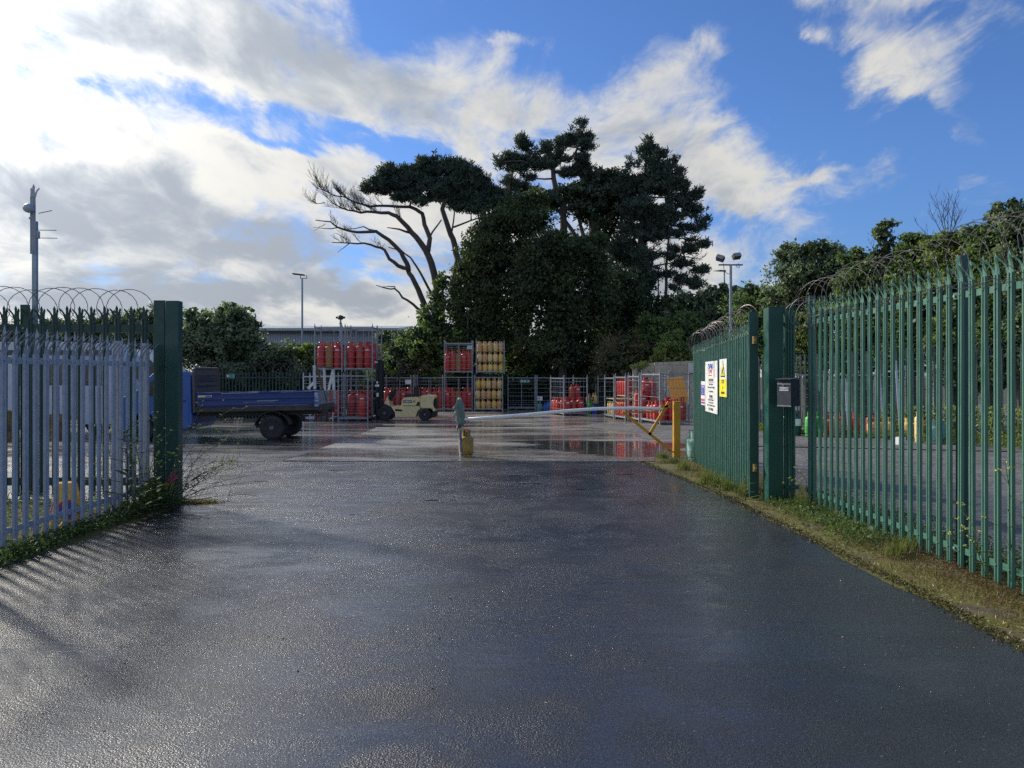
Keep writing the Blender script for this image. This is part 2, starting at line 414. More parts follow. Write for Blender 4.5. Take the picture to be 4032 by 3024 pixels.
M['pole'] = pmat('white_barrier_pole_paint', (0.80, 0.82, 0.86), 0.35, col2=(0.72, 0.74, 0.78), nscale=2.5)
M['moss'] = pmat('moss_on_pole', (0.035, 0.04, 0.025), 0.9, col2=(0.06, 0.06, 0.035), nscale=30)
M['peel'] = pmat('peeling_painted_post', (0.16, 0.20, 0.24), 0.6, col2=(0.06, 0.09, 0.14), nscale=9, spots=(0.55, 0.56, 0.55), spot_scale=11, spot_at=0.52)
M['cloth'] = pmat('grey_green_cloth', (0.19, 0.26, 0.23), 0.9, col2=(0.11, 0.16, 0.145), nscale=9, bump=0.006, bscale=14)
M['pale_cloth'] = pmat('pale_cloth', (0.5, 0.52, 0.48), 0.9)
M['truck'] = pmat('blue_truck_paint', (0.012, 0.036, 0.155), 0.42, col2=(0.014, 0.042, 0.19), nscale=2, coat=0.2)
M['truckc'] = pmat('blue_cab_paint', (0.022, 0.10, 0.38), 0.35, col2=(0.02, 0.09, 0.34), nscale=2, coat=0.3)
M['scuff'] = pmat('scraped_bare_paint', (0.42, 0.50, 0.62), 0.6, col2=(0.02, 0.06, 0.28), nscale=7, lo=0.48, hi=0.54, stretch=(0.5, 1, 5))
M['chassis'] = pmat('dirty_chassis_steel', (0.045, 0.048, 0.05), 0.75, col2=(0.075, 0.062, 0.05), nscale=6)
M['headb'] = pmat('headboard_steel', (0.085, 0.085, 0.09), 0.65, col2=(0.11, 0.09, 0.08), nscale=5)
M['ply'] = pmat('grey_plywood', (0.24, 0.26, 0.27), 0.8, col2=(0.17, 0.18, 0.19), nscale=3, stretch=(1, 1, 4))
M['timber'] = pmat('white_painted_timber', (0.58, 0.61, 0.62), 0.6, col2=(0.45, 0.46, 0.45), nscale=6)
M['timberb'] = pmat('weathered_brown_timber', (0.16, 0.115, 0.075), 0.85, col2=(0.11, 0.08, 0.06))
M['glass'] = pmat('dark_window_glass', (0.015, 0.02, 0.028), 0.08, spec=0.8, namt=0.1)
M['lensr'] = pmat('red_lamp_lens', (0.22, 0.02, 0.02), 0.25)
M['lenso'] = pmat('orange_reflector', (0.65, 0.11, 0.02), 0.35)
M['cat'] = pmat('forklift_yellow_paint', (0.76, 0.63, 0.33), 0.5, col2=(0.66, 0.54, 0.28), nscale=4, spots=(0.13, 0.10, 0.055), spot_scale=8, spot_at=0.66, spot_w=0.1)
M['mast'] = pmat('forklift_mast_steel', (0.020, 0.022, 0.026), 0.55, 0.2)
M['panel'] = pmat('grey_cladding', (0.30, 0.36, 0.43), 0.55, col2=(0.34, 0.40, 0.47), nscale=0.8)
M['paneld'] = pmat('dark_opening_cladding', (0.045, 0.055, 0.065), 0.7)
M['roof'] = pmat('pale_roof_sheet', (0.42, 0.46, 0.48), 0.4, 0.2)
M['vanw'] = pmat('white_vehicle_paint', (0.55, 0.60, 0.68), 0.35, col2=(0.48, 0.53, 0.60), nscale=2)
M['osb'] = pmat('orange_stained_board', (0.80, 0.44, 0.12), 0.75, col2=(0.70, 0.36, 0.09), nscale=3, stretch=(12, 12, 0.6))
M['pallet'] = pmat('pale_shelf_timber', (0.55, 0.46, 0.30), 0.75)
M['bark'] = pmat('pine_bark', (0.065, 0.055, 0.052), 0.95, col2=(0.10, 0.085, 0.075), nscale=3, bump=0.03, bscale=8, stretch=(1, 1, 0.3))
M['bark2'] = pmat('grey_bark', (0.075, 0.07, 0.06), 0.95, col2=(0.12, 0.11, 0.09), nscale=3)
M['galvpole'] = pmat('galvanised_pole', (0.30, 0.36, 0.42), 0.35, 0.5, col2=(0.24, 0.29, 0.34), nscale=3)
M['lamp'] = pmat('lamp_housing', (0.07, 0.075, 0.08), 0.5, 0.3)
M['camw'] = pmat('camera_housing', (0.42, 0.48, 0.56), 0.4)
M['letter'] = pmat('letterbox_steel', (0.085, 0.092, 0.105), 0.45, 0.3, col2=(0.07, 0.076, 0.088), nscale=12)
M['letter_shaded'] = pmat('letterbox_shaded_steel', (0.012, 0.016, 0.024), 0.5, 0.2)  # same steel as the door, with the shade on the sides put into the colour
M['cone'] = pmat('yellow_plastic', (0.68, 0.44, 0.06), 0.5, col2=(0.6, 0.38, 0.06))
M['coneblue'] = pmat('blue_sticker', (0.03, 0.09, 0.42), 0.5)
M['conered'] = pmat('red_sticker', (0.55, 0.03, 0.05), 0.5)
M['drumy'] = pmat('rusty_yellow_drum', (0.30, 0.20, 0.05), 0.7, col2=(0.14, 0.08, 0.05), nscale=4)
M['rustpost'] = pmat('rusty_pale_post', (0.36, 0.36, 0.34), 0.8, col2=(0.13, 0.08, 0.055), nscale=5, stretch=(2, 2, 0.4))
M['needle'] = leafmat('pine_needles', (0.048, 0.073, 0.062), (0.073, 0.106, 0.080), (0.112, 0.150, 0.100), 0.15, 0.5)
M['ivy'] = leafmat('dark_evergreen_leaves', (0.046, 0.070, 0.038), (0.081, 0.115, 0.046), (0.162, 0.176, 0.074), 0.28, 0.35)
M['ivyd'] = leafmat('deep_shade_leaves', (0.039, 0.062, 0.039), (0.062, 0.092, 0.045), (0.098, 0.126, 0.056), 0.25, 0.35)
M['leafm'] = leafmat('mid_green_leaves', (0.090, 0.150, 0.060), (0.150, 0.226, 0.074), (0.284, 0.346, 0.150), 0.38, 0.5)
M['leafl'] = leafmat('light_green_leaves', (0.138, 0.193, 0.067), (0.221, 0.276, 0.090), (0.414, 0.455, 0.221), 0.42, 0.6)
M['leafg'] = leafmat('grey_green_leaves', (0.117, 0.164, 0.110), (0.188, 0.242, 0.149), (0.344, 0.406, 0.281), 0.35, 0.5)
M['brownb'] = leafmat('brown_scrub_twigs', (0.120, 0.102, 0.060), (0.192, 0.156, 0.090), (0.288, 0.240, 0.144), 0.2, 0.7)
M['grass'] = leafmat('verge_grass', (0.12, 0.105, 0.04), (0.20, 0.16, 0.075), (0.30, 0.25, 0.13), 0.3, 3.0)
M['grassg'] = leafmat('fresh_grass', (0.08, 0.12, 0.03), (0.14, 0.17, 0.045), (0.24, 0.26, 0.08), 0.35, 3.0)
M['redweed'] = leafmat('red_stem_ground_cover', (0.13, 0.04, 0.035), (0.10, 0.085, 0.04), (0.22, 0.08, 0.07), 0.3, 6.0)
M['mosscl'] = leafmat('moss_clumps', (0.050, 0.042, 0.02), (0.085, 0.080, 0.016), (0.12, 0.11, 0.03), 0.1, 5.0)
M['weed'] = leafmat('weed_leaves', (0.045, 0.085, 0.035), (0.085, 0.135, 0.045), (0.20, 0.24, 0.08), 0.4, 4.0)
M['stem'] = pmat('weed_stem', (0.13, 0.15, 0.06), 0.8)
M['stemd'] = pmat('dark_weed_stem', (0.07, 0.045, 0.04), 0.8)
M['flower'] = pmat('pale_yellow_petals', (0.62, 0.60, 0.12), 0.7)
M['pink'] = pmat('pink_petals', (0.42, 0.07, 0.14), 0.7)
# ---- ground materials -------------------------------------------------------
def blobs_xy(t, px, py, lst):
    tot = None
    for (x0, y0, a, b_, w) in lst:
        x = t.m('DIVIDE', t.m('SUBTRACT', px, x0), a); y = t.m('DIVIDE', t.m('SUBTRACT', py, y0), b_)
        e = t.m('MULTIPLY', t.m('EXPONENT', t.m('MULTIPLY', t.m('ADD', t.m('MULTIPLY', x, x), t.m('MULTIPLY', y, y)), -1.0)), w)
        tot = e if tot is None else t.m('ADD', tot, e)
    return tot
def groundmat(name, dry, wet, rdry, rwet, grain, gscale, wet_bias, puddles, speck=None, wscale=(0.25, 0.6), extra=None, spec=0.5, coat=0.0, prough=.045):
    """a surface with damp and standing-water patches; grain bump vanishes under water"""
    m = bpy.data.materials.new(name); m.use_nodes = True
    t = NT(m.node_tree); b = m.node_tree.nodes['Principled BSDF']
    pos = t.node('ShaderNodeNewGeometry').outputs['Position']
    sp = t.node('ShaderNodeSeparateXYZ'); t.l.new(pos, sp.inputs[0])
    px, py = sp.outputs[0], sp.outputs[1]
    mp_ = t.node('ShaderNodeMapping'); t.l.new(pos, mp_.inputs[0]); mp_.inputs['Scale'].default_value = (wscale[0], wscale[1], 0.3)
    n1 = t.noise(mp_.outputs[0], 1.0, 6.0, 0.62, 0.4)
    n2 = t.noise(mp_.outputs[0], 5.0, 5.0, 0.6, 0.3)
    w = t.m('ADD', t.m('ADD', t.m('MULTIPLY', t.m('SUBTRACT', n1, 0.5), 1.5), t.m('MULTIPLY', t.m('SUBTRACT', n2, 0.5), 0.55)), wet_bias)
    damp = t.ss(w, -0.25, 0.35)
    pe = blobs_xy(t, px, py, puddles) if puddles else None
    pw = t.m('ADD', t.m('MULTIPLY', t.m('ADD', t.m('SUBTRACT', n1, 0.5), t.m('MULTIPLY', t.m('SUBTRACT', n2, 0.5), 0.6)), 1.1), pe if pe is not None else 0.0)
    pud = t.ss(pw, 0.42, 0.50)
    cc = t.mix(damp, tuple(dry) + (1,), tuple(wet) + (1,))
    n3 = t.noise(pos, gscale * 0.45, 3.0, 0.65)
    cc = t.mix(t.ss(n3, 0.40, 0.75, 0.0, 0.65), cc, tuple(min(1, x * 2.1 + 0.01) for x in dry) + (1,))
    n4 = t.noise(pos, 0.8, 5.0, 0.6, 0.6)
    cc = t.mix(t.ss(n4, 0.52, 0.66, 0.0, 0.5), cc, tuple(x * 0.5 for x in wet) + (1,))
    if extra: cc = extra(t, pos, px, py, cc)
    cc = t.mix(t.m('MULTIPLY', pud, 0.8), cc, tuple(x * 0.45 for x in wet) + (1,))
    if speck:
        vo = t.node('ShaderNodeTexVoronoi'); t.l.new(pos, vo.inputs['Vector']); vo.inputs['Scale'].default_value = 9.0
        cc = t.mix(t.ss(vo.outputs['Distance'], 0.05, 0.07, 1.0, 0.0), cc, tuple(speck) + (1,))
    t.l.new(cc, b.inputs['Base Color'])
    rr = t.m('ADD', t.m('MULTIPLY', damp, rwet - rdry), rdry)
    rr = t.m('ADD', rr, t.m('MULTIPLY', t.m('SUBTRACT', n3, 0.5), 0.2))
    rr = t.m('ADD', t.m('MULTIPLY', rr, t.m('SUBTRACT', 1.0, pud)), t.m('MULTIPLY', pud, prough))
    t.l.new(rr, b.inputs['Roughness'])
    b.inputs['Specular IOR Level'].default_value = spec
    h1 = t.noise(pos, gscale, 3.0, 0.6)
    vg = t.node('ShaderNodeTexVoronoi'); t.l.new(pos, vg.inputs['Vector']); vg.inputs['Scale'].default_value = gscale * 0.75
    vs_ = t.node('ShaderNodeSeparateColor'); t.l.new(vg.outputs['Color'], vs_.inputs[0])
    h = t.m('ADD', t.m('ADD', t.m('MULTIPLY', h1, 0.7), t.m('MULTIPLY', vg.outputs['Distance'], -0.5)), t.m('MULTIPLY', vs_.outputs[0], 0.45))
    h = t.m('MULTIPLY', h, t.m('MULTIPLY', t.ss(t.noise(pos, 1.3, 5.0, 0.65, 0.5), 0.38, 0.62, 0.35, 1.35), t.m('SUBTRACT', 1.0, pud)))
    bn = t.node('ShaderNodeBump'); bn.inputs['Strength'].default_value = 1.0; bn.inputs['Distance'].default_value = grain
    t.l.new(h, bn.inputs['Height'])
    bn2 = t.node('ShaderNodeBump'); bn2.inputs['Strength'].default_value = 1.0; bn2.inputs['Distance'].default_value = 0.02
    t.l.new(t.m('MULTIPLY', n1, t.m('SUBTRACT', 1.0, pud)), bn2.inputs['Height']); t.l.new(bn.outputs[0], bn2.inputs['Normal'])
    t.l.new(bn2.outputs[0], b.inputs['Normal'])
    if coat:      # film of rain water over the stones
        b.inputs['IOR'].default_value = 1.52
        t.l.new(t.m('MULTIPLY', t.ss(w, -0.22, 0.30, 0.18, 1.35), coat), b.inputs['Coat Weight'])
        b.inputs['Coat IOR'].default_value = 1.5
        t.l.new(t.m('ADD', t.m('MULTIPLY', rr, 0.24), 0.01), b.inputs['Coat Roughness'])
        bn3 = t.node('ShaderNodeBump'); bn3.inputs['Strength'].default_value = 1.0; bn3.inputs['Distance'].default_value = grain * 0.5
        t.l.new(h, bn3.inputs['Height']); 
        n5 = t.noise(mp_.outputs[0], 3.2, 3.0, 0.55, 0.2)
        bn4 = t.node('ShaderNodeBump'); bn4.inputs['Strength'].default_value = 1.0; bn4.inputs['Distance'].default_value = 0.020
        t.l.new(t.m('MULTIPLY', n5, t.m('SUBTRACT', 1.0, pud)), bn4.inputs['Height']); t.l.new(bn4.outputs[0], bn3.inputs['Normal'])
        t.l.new(bn3.outputs[0], b.inputs['Coat Normal'])
    return m
M['asphalt'] = groundmat('wet_asphalt', (0.015, 0.0145, 0.014), (0.009, 0.009, 0.009), 0.46, 0.36, 0.0046, 130, 0.10,
    [(-1.8, 14.6, .5, .14, .62), (-3.1, 13.8, .45, .12, .6), (-1.06, 10.1, .22, .10, .65), (-.75, 10.05, .10, .07, .6), (-1.75, 9.0, .35, .16, .5), (.3, 11.9, .4, .12, .5), (1.0, 11.2, .3, .1, .5), (-4.0, 12.2, .3, .08, .6), (-3.6, 9.0, .5, .10, .5), (2.0, 13.2, .4, .12, .45), (-0.95, 10.6, 0.5, 0.25, 0.3), (-4.0, 7.6, 0.5, 0.25, 0.3), (-0.2, 13.0, 0.8, 0.35, 0.35), (1.6, 12.0, 0.9, 0.3, 0.3), (-3.0, 12.8, 0.7, 0.3, 0.35)], speck=(0.08, 0.08, 0.08), spec=0.65, coat=0.60)
def joints(t, pos, px, py, cc):
    # slab joints across the yard and a few along it; rusty stains
    jl = None
    for y0 in (18.96, 22.8, 28.7, 35.5):
        d = t.m('ABSOLUTE', t.m('SUBTRACT', py, y0))
        e = t.ss(d, 0.02, 0.07, 1.0, 0.0)
        jl = e if jl is None else t.m('MAXIMUM', jl, e)
    cc = t.mix(t.m('MULTIPLY', jl, 0.7), cc, (0.02, 0.02, 0.02, 1))
    n = t.noise(pos, 0.35, 5.0, 0.6, 0.5)
    return t.mix(t.ss(n, 0.52, 0.68, 0.0, 0.55), cc, (0.10, 0.062, 0.045, 1))
M['concrete'] = groundmat('wet_concrete', (0.230, 0.218, 0.200), (0.090, 0.085, 0.078), 0.55, 0.22, 0.0015, 40, 0.05,
    [(2.6, 19.5, 2.6, 2.4, 0.78), (3.2, 17.2, 1.3, 1.0, 0.6), (1.2, 21.5, 1.8, 0.8, 0.5), (-4.5, 30, 4.0, 2.0, 0.5), (0.5, 30, 5, 1.6, 0.35), (4.5, 25.5, 2.6, 1.2, 0.5)], wscale=(0.14, 0.4), extra=joints, spec=0.6, coat=0.65, prough=.15)
M['tarmac'] = groundmat('old_wet_tarmac', (0.085, 0.082, 0.078), (0.035, 0.036, 0.038), 0.5, 0.24, 0.002, 45, 0.1,
    [(-8, 27.5, 4, 1.2, 0.5), (-6, 20.0, 2.5, 0.8, 0.45), (-9, 17.5, 3, 0.9, 0.4), (-12, 22, 4, 2, 0.4)], wscale=(0.16, 0.45), extra=joints, spec=0.8, coat=0.7)
M['gravel'] = groundmat('wet_grey_gravel', (0.115, 0.112, 0.110), (0.060, 0.058, 0.060), 0.75, 0.5, 0.02, 22, -0.05,
    [(7.5, 8.0, 1.6, 0.35, 0.5), (9.0, 12.0, 2.0, 0.5, 0.35)], speck=(0.4, 0.4, 0.4), wscale=(0.3, 0.6))
M['earth'] = groundmat('bare_earth', (0.060, 0.048, 0.032), (0.036, 0.03, 0.022), 0.9, 0.8, 0.02, 18, 0.0, None)
def mosscol(t, pos, px, py, cc):
    n = t.noise(pos, 2.2, 5.0, 0.65, 0.3)
    cc = t.mix(t.ss(n, 0.36, 0.50), cc, (0.10, 0.095, 0.014, 1))
    n2 = t.noise(pos, 3.1, 4.0, 0.7)
    return t.mix(t.ss(n2, 0.58, 0.68, 0.0, 0.8), cc, (0.10, 0.045, 0.028, 1))
M['mossy'] = groundmat('mossy_verge', (0.075, 0.060, 0.036), (0.048, 0.040, 0.026), 0.9, 0.8, 0.022, 26, 0.0, None, extra=mosscol)
def blockwork():
    m = pmat('weathered_blockwork', (0.58, 0.53, 0.45), 0.9, col2=(0.44, 0.40, 0.33), nscale=1.2, spots=(0.22, 0.20, 0.17), spot_scale=2.2, spot_at=0.56, spot_w=0.12, bump=0.01, bscale=14)
    t = NT(m.node_tree); b = m.node_tree.nodes['Principled BSDF']
    old = b.inputs['Base Color'].links[0].from_socket
    co = t.node('ShaderNodeTexCoord').outputs['Object']
    sp = t.node('ShaderNodeSeparateXYZ'); t.l.new(co, sp.inputs[0])
    bk = t.node('ShaderNodeTexBrick'); t.l.new(t.comb(sp.outputs[0], sp.outputs[2], 0.0), bk.inputs['Vector'])
    bk.inputs['Scale'].default_value = 1.0; bk.inputs['Brick Width'].default_value = 0.9; bk.inputs['Row Height'].default_value = 0.45
    bk.inputs['Mortar Size'].default_value = 0.012; bk.inputs['Mortar Smooth'].default_value = 0.3
    t.l.new(t.mix(t.m('MULTIPLY', bk.outputs['Fac'], 0.6), old, (0.06, 0.055, 0.045, 1)), b.inputs['Base Color'])
    return m
M['block'] = blockwork()
# ------------------------------------------------------------------ ground sheets
def wavy(pts, amp, step=0.35, seed=1, closed=False):
    """resample a polyline and push it sideways by smooth noise"""
    r_ = random.Random(seed); out = []
    ph = [r_.uniform(0, 6.28) for _ in range(6)]
    s_ = 0.0
    for i in range(len(pts) - 1):
        a = Vector(pts[i]); b = Vector(pts[i + 1]); d = b - a; L = d.length
        n = max(1, int(L / step)); nrm = Vector((-d.y, d.x)) / max(L, 1e-6)
        for k in range(n):
            u = s_ + L * k / n
            w_ = (math.sin(u * 1.3 + ph[0]) * 0.5 + math.sin(u * 2.9 + ph[1]) * 0.3 + math.sin(u * 6.7 + ph[2]) * 0.18 + r_.uniform(-.16, .16))
            p = a + d * (k / n) + nrm * (amp * w_)
            out.append((p.x, p.y))
        s_ += L
    out.append(tuple(pts[-1]))
    return out
def sheet(name, poly, dz, mat, kind='structure'):
    bm = bmesh.new()
    vs = [bm.verts.new((x, y, 0)) for x, y in poly]
    bm.faces.new(vs)
    for yb in (9.5, 36.7, 70.0):
        bmesh.ops.bisect_plane(bm, geom=bm.verts[:] + bm.edges[:] + bm.faces[:], plane_co=(0, yb, 0), plane_no=(0, 1, 0))
    bmesh.ops.triangulate(bm, faces=bm.faces[:])
    bmesh.ops.recalc_face_normals(bm, faces=bm.faces)
    for f in bm.faces:
        if f.normal.z < 0: f.normal_flip()
    for v in bm.verts: v.co.z = zg(v.co.y) + dz
    me = bpy.data.meshes.new(name); bm.to_mesh(me); bm.free(); me.materials.append(mat)
    return tag(link(name, me), kind=kind)
def xy(p): return (p.x, p.y)
sheet('ground', [(-500, -80), (500, -80), (500, 900), (-500, 900)], -0.020, M['earth'])
sheet('gravel_yard', [(3.7, -8), (40, -8), (40, 60), (3.7, 60)], -0.012, M['gravel'])
sheet('verge', [(2.5, -8)] + wavy([(4.35, -8), (4.35, 16.3)], 0.18, seed=5) + [(2.2, 16.3)], -0.006, M['mossy'])
sheet('verge_soil', [(-40, -8), (-4.2, -8), (-4.2, 10.4), (-40, 10.4)], -0.008, M['mossy'])
right_edge = wavy([(3.05, -8), (3.05, 4.7), (2.98, 7.8), (2.90, 9.0), (2.98, 9.8), (2.85, 11.5), (2.80, 13.2), (2.70, 14.3), (2.55, 15.55)], 0.055, 0.12, seed=3)
left_edge = wavy([(-30, 15.55), (-30, 10.2), (-4.15, 10.2), (-4.22, 8.6), (-4.38, 6.5), (-4.45, -8)], 0.04, 0.3, seed=8)
sheet('driveway', right_edge + left_edge[:-1] + [(-4.45, -8)], 0.0, M['asphalt'])
le = [GP(1099, 1821), GP(1375, 1727), GP(1520, 1668)]
le[0].y = 15.55
sheet('yard_tarmac', [(-45, 15.55), xy(le[0]), xy(le[1]), xy(le[2]), (-7.0, 50), (-9.6, 50), (-9.6, 38.7), (-45, 38.7)], 0.002, M['tarmac'])
sheet('yard_concrete', [xy(le[0])] + [(3.55, 15.55), (4.3, 17.5), (8.5, 24), (10, 34), (10, 50), (-7.0, 50)] + [xy(le[2]), xy(le[1])], 0.005, M['concrete'])
gp_ = [xy(GP(*p)) for p in ((2740, 1752), (2650, 1729), (2560, 1731), (2490, 1706), (2400, 1692), (2302, 1680), (2330, 1672), (2440, 1667), (2520, 1675))]
sheet('gravel_patch', wavy(gp_, 0.22, 0.3, seed=11) + [(7, 31), (12, 31), (12, 18)], 0.010, M['gravel'])
# thin light kerb line where the driveway meets the first slab
kb = MB()
for i in range(26):
    x0 = -4.6 + i * 0.29
    kb.box((x0 + 0.14, 15.57 + rnd.uniform(-.015, .015), zg(15.57) + 0.004), (0.285, 0.09 + rnd.uniform(-.03, .03), 0.022))
o = kb.build('slab_edge', M['concrete']); tag(o, kind='structure')
# ------------------------------------------------------------------ palisade fences
def pale_mesh(h, bend, mat, name='pale', splay=1.0, sc=1.07, hd=.17, bolts=()):
    """W-section steel pale with a three-pronged head; local X across, +Y is the front"""
    b = MB(); z0 = 0.0; z1 = h - hd; q_ = hd / .27
    u = [-.035, -.024, -.009, 0, .009, .024, .035]; w = [0, .016, .016, .004, .016, .016, 0]
    u = [x * sc for x in u]
    n = len(u); vs = []
    for z in (z0, z1):
        vs += [(u[i], w[i], z) for i in range(n)] + [(u[i], w[i] - 0.0035, z) for i in range(n)]
    fs = []
    for i in range(n - 1):
        fs += [(i, i + 1, 2 * n + i + 1, 2 * n + i), (n + i + 1, n + i, 3 * n + i, 3 * n + i + 1), (i + 1, i, n + i, n + i + 1), (2 * n + i, 2 * n + i + 1, 3 * n + i + 1, 3 * n + i)]
    fs += [(0, 2 * n, 3 * n, n), (n - 1, 2 * n - 1, 4 * n - 1, 3 * n - 1)]
    b.add(vs, fs)
    def prong(path, widths, t=0.0035):
        vs = []
        for (x, y, z), wd in zip(path, widths):
            vs += [(x - wd / 2, y, z), (x + wd / 2, y, z), (x + wd / 2, y - t, z), (x - wd / 2, y - t, z)]
        k = len(path); fs = [(0, 1, 2, 3), (4 * k - 1, 4 * k - 2, 4 * k - 3, 4 * k - 4)]
        for i in range(k - 1):
            for j in range(4):
                fs.append((4 * i + j, 4 * i + (j + 1) % 4, 4 * i + 4 + (j + 1) % 4, 4 * i + 4 + j))
        b.add(vs, fs)
    c = 0.012
    prong([(0, c, z1 - .005), (0, c, z1 + .10 * q_), (0, c + .002, z1 + .17 * q_), (0, c + .004, z1 + .20 * q_), (0, c + .004, z1 + .27 * q_)], [.040 * sc, .034 * sc, .028 * sc, .036 * sc, .002])
    for s_ in (-1, 1):
        prong([(s_ * .024 * sc, .010, z1 - .005), (s_ * (.026 + .004 * splay), .010 + bend * .10, z1 + .06 * q_), (s_ * (.028 + .016 * splay), .010 + bend * .40, z1 + .12 * q_), (s_ * (.030 + .030 * splay), .010 + bend * .80, z1 + .165 * q_), (s_ * (.030 + .040 * splay), .010 + bend * 1.15, z1 + .21 * q_)],
              [.026 * sc, .026 * sc, .022 * sc, .028 * sc, .002])
    for zb_ in bolts: b.lathe([(.010, 0), (.010, .008), (.004, .011)], 6, c=(0, .015, zb_), axis='Y')
    me = b.mesh(name); me.materials.append(mat)
    return me
PALE_G = pale_mesh(2.58, 0.050, M['green'], bolts=(.14, 2.30))
PALE_B = pale_mesh(2.35, 0.05, M['green_dull'])
PALE_R = pale_mesh(2.72, 0.05, M['green_dull'])
PALE_Z = pale_mesh(2.08, 0.10, M['galv'], splay=0.5, hd=.25, bolts=(.18, 1.76))
PALE_L = pale_mesh(2.40, 0.05, M['green'], bolts=(.21, 2.22))
PALE_D = pale_mesh(2.55, 0.05, M['green_dull'], sc=1.15, bolts=(.20, 2.25))
def bolt_mesh(mat, r=0.009):
    b = MB(); b.lathe([(r, 0), (r, .008), (r * .5, .012), (0.0001, .0125)], 8, axis='Y')
    me = b.mesh('bolt'); me.materials.append(mat); return me
BOLT = bolt_mesh(M['bolt'])
def fence(name, label, a, b, pale, pitch, h, mat, front=1, rails=(0.17, 2.32), posts=(), postbox=(0.073, 0.06), post_h=None, group=None,
          tilt=0.0, zbase=0.03, skip=(), rail_h=0.055, bolts=True, cat='fence', post_mat=None, off=0.08, post_back=0.035, railoff=0.0, first=None):
    a = Vector(a); b = Vector(b); d = b - a; L = Vector((d.x, d.y)).length
    rz = math.atan2(d.y, d.x)
    r = thing(name, label, cat, a, rz, group)
    if tilt: r.rotation_euler = (0, tilt, rz)
    n = int((L - off) / pitch)
    x = off if first is None else first
    i = 0
    bm_ = MB()
    while x < L - 0.03:
        if not any(s0 < x < s1 for s0, s1 in skip):
            o = link('pale', pale, r)
            o.location = (x, 0, zbase + rnd.uniform(-.006, .006)); o.rotation_euler = (0, rnd.gauss(0, .0028), (0 if front > 0 else PI) + rnd.gauss(0, .03))
        x += pitch; i += 1
    for z_ in rails:
        rb = MB(); y_ = -front * (0.006 + railoff)
        rb.box((L / 2, y_ - front * .003, z_), (L, .006, rail_h)); rb.box((L / 2, y_ - front * .024, z_ - rail_h / 2 + .003), (L, .036, .006))
        rb.build('rail', mat, r)
    for px_ in posts:
        pb = MB(); ph = post_h or h
        pb.box((px_, -front * (post_back + postbox[1] / 2), ph / 2 - .02), (postbox[0], postbox[1], ph + .04))
        p_ = pb.build('post', post_mat or mat, r, bevel=0.004)
        for z_ in rails:
            cb = MB(); cb.lathe([(.014, 0), (.014, .008), (.006, .012)], 8, c=(px_ + .018, -front * post_back + (0.0 if front > 0 else -.012) + front * .034, z_), axis='Y')
            cb.build('bolt', M['boltc'], p_)
    return r
def razor(name, label, path, rad, step, group, seed=1, wr=0.004, barbs=True, squash=1.0, lean=0.0, mess=0.35, barb=0.03):
    """razor-wire concertina coil along a line"""
    r_ = random.Random(seed); a = Vector(path[0]); b = Vector(path[1]); d = (b - a); L = d.length; d.normalize()
    up = Vector((0, 0, 1)); sd_ = d.cross(up).normalized(); up = sd_.cross(d)
    root = thing(name, label, 'razor wire', a, 0, group)
    turns = int(L / step); pts = []; t_ = 0.0; ks = 18
    rr = [rad * r_.uniform(1 - mess * .5, 1 + mess * .25) for _ in range(turns + 2)]
    ax = [r_.uniform(-.8, .8) * step * mess for _ in range(turns + 2)]
    lift = [r_.uniform(-.3, .3) * rad * mess for _ in range(turns + 2)]
    for i in range(turns * ks):
        f = i / ks; k = int(f); fr = f - k
        R_ = rr[k] * (1 - fr) + rr[k + 1] * fr
        s_ = f * step + (ax[k] * (1 - fr) + ax[k + 1] * fr) - math.cos(f * 2 * PI) * R_ * 0.85
        li = lift[k] * (1 - fr) + lift[k + 1] * fr
        th = f * 2 * PI
        pts.append(d * s_ + sd_ * (math.cos(th) * R_ * .55 + lean) + up * (math.sin(th) * R_ * squash + li + rad * .55))
    wb = MB(); wb.tube(pts, wr, 5); wb.build('coil', M['wire'], root, fix=False)
    if barbs:
        bb = MB(); acc = 0.0
        for i in range(1, len(pts)):
            acc += (pts[i] - pts[i - 1]).length
            if acc > 0.075:
                acc = 0.0; p = (pts[i] + pts[i - 1]) * 0.5; t1 = (pts[i] - pts[i - 1]).normalized()
                n1 = t1.cross(Vector((r_.uniform(-1, 1), r_.uniform(-1, 1), r_.uniform(-1, 1)))).normalized(); n2 = t1.cross(n1)
                w_ = barb * .5
                for s1 in (-1, 1):
                    for s2 in (-1, 1):
                        bb.add([p + n2 * .001, p + t1 * (s1 * .006), p + t1 * (s1 * w_ * .85) + n1 * (s2 * w_ * .75), p - n2 * .001], [(0, 1, 2), (3, 2, 1), (0, 2, 3)])
        bb.build('barbs', M['wire'], root, fix=False)
    return root
def box_post(name, label, x0, x1, y0, y1, h, mat, cat='gate post', z0=None):
    cx, cy = (x0 + x1) / 2, (y0 + y1) / 2
    r = thing(name, label, cat, (cx, cy, zg(cy) - .02))
    b = MB(); b.box((0, 0, h / 2), (x1 - x0, y1 - y0, h)); b.build('shaft', mat, r, bevel=0.006)
    c = MB(); c.box((0, 0, h + .004), (x1 - x0 - .004, y1 - y0 - .004, .008)); c.build('cap_plate', mat, r)
    return r
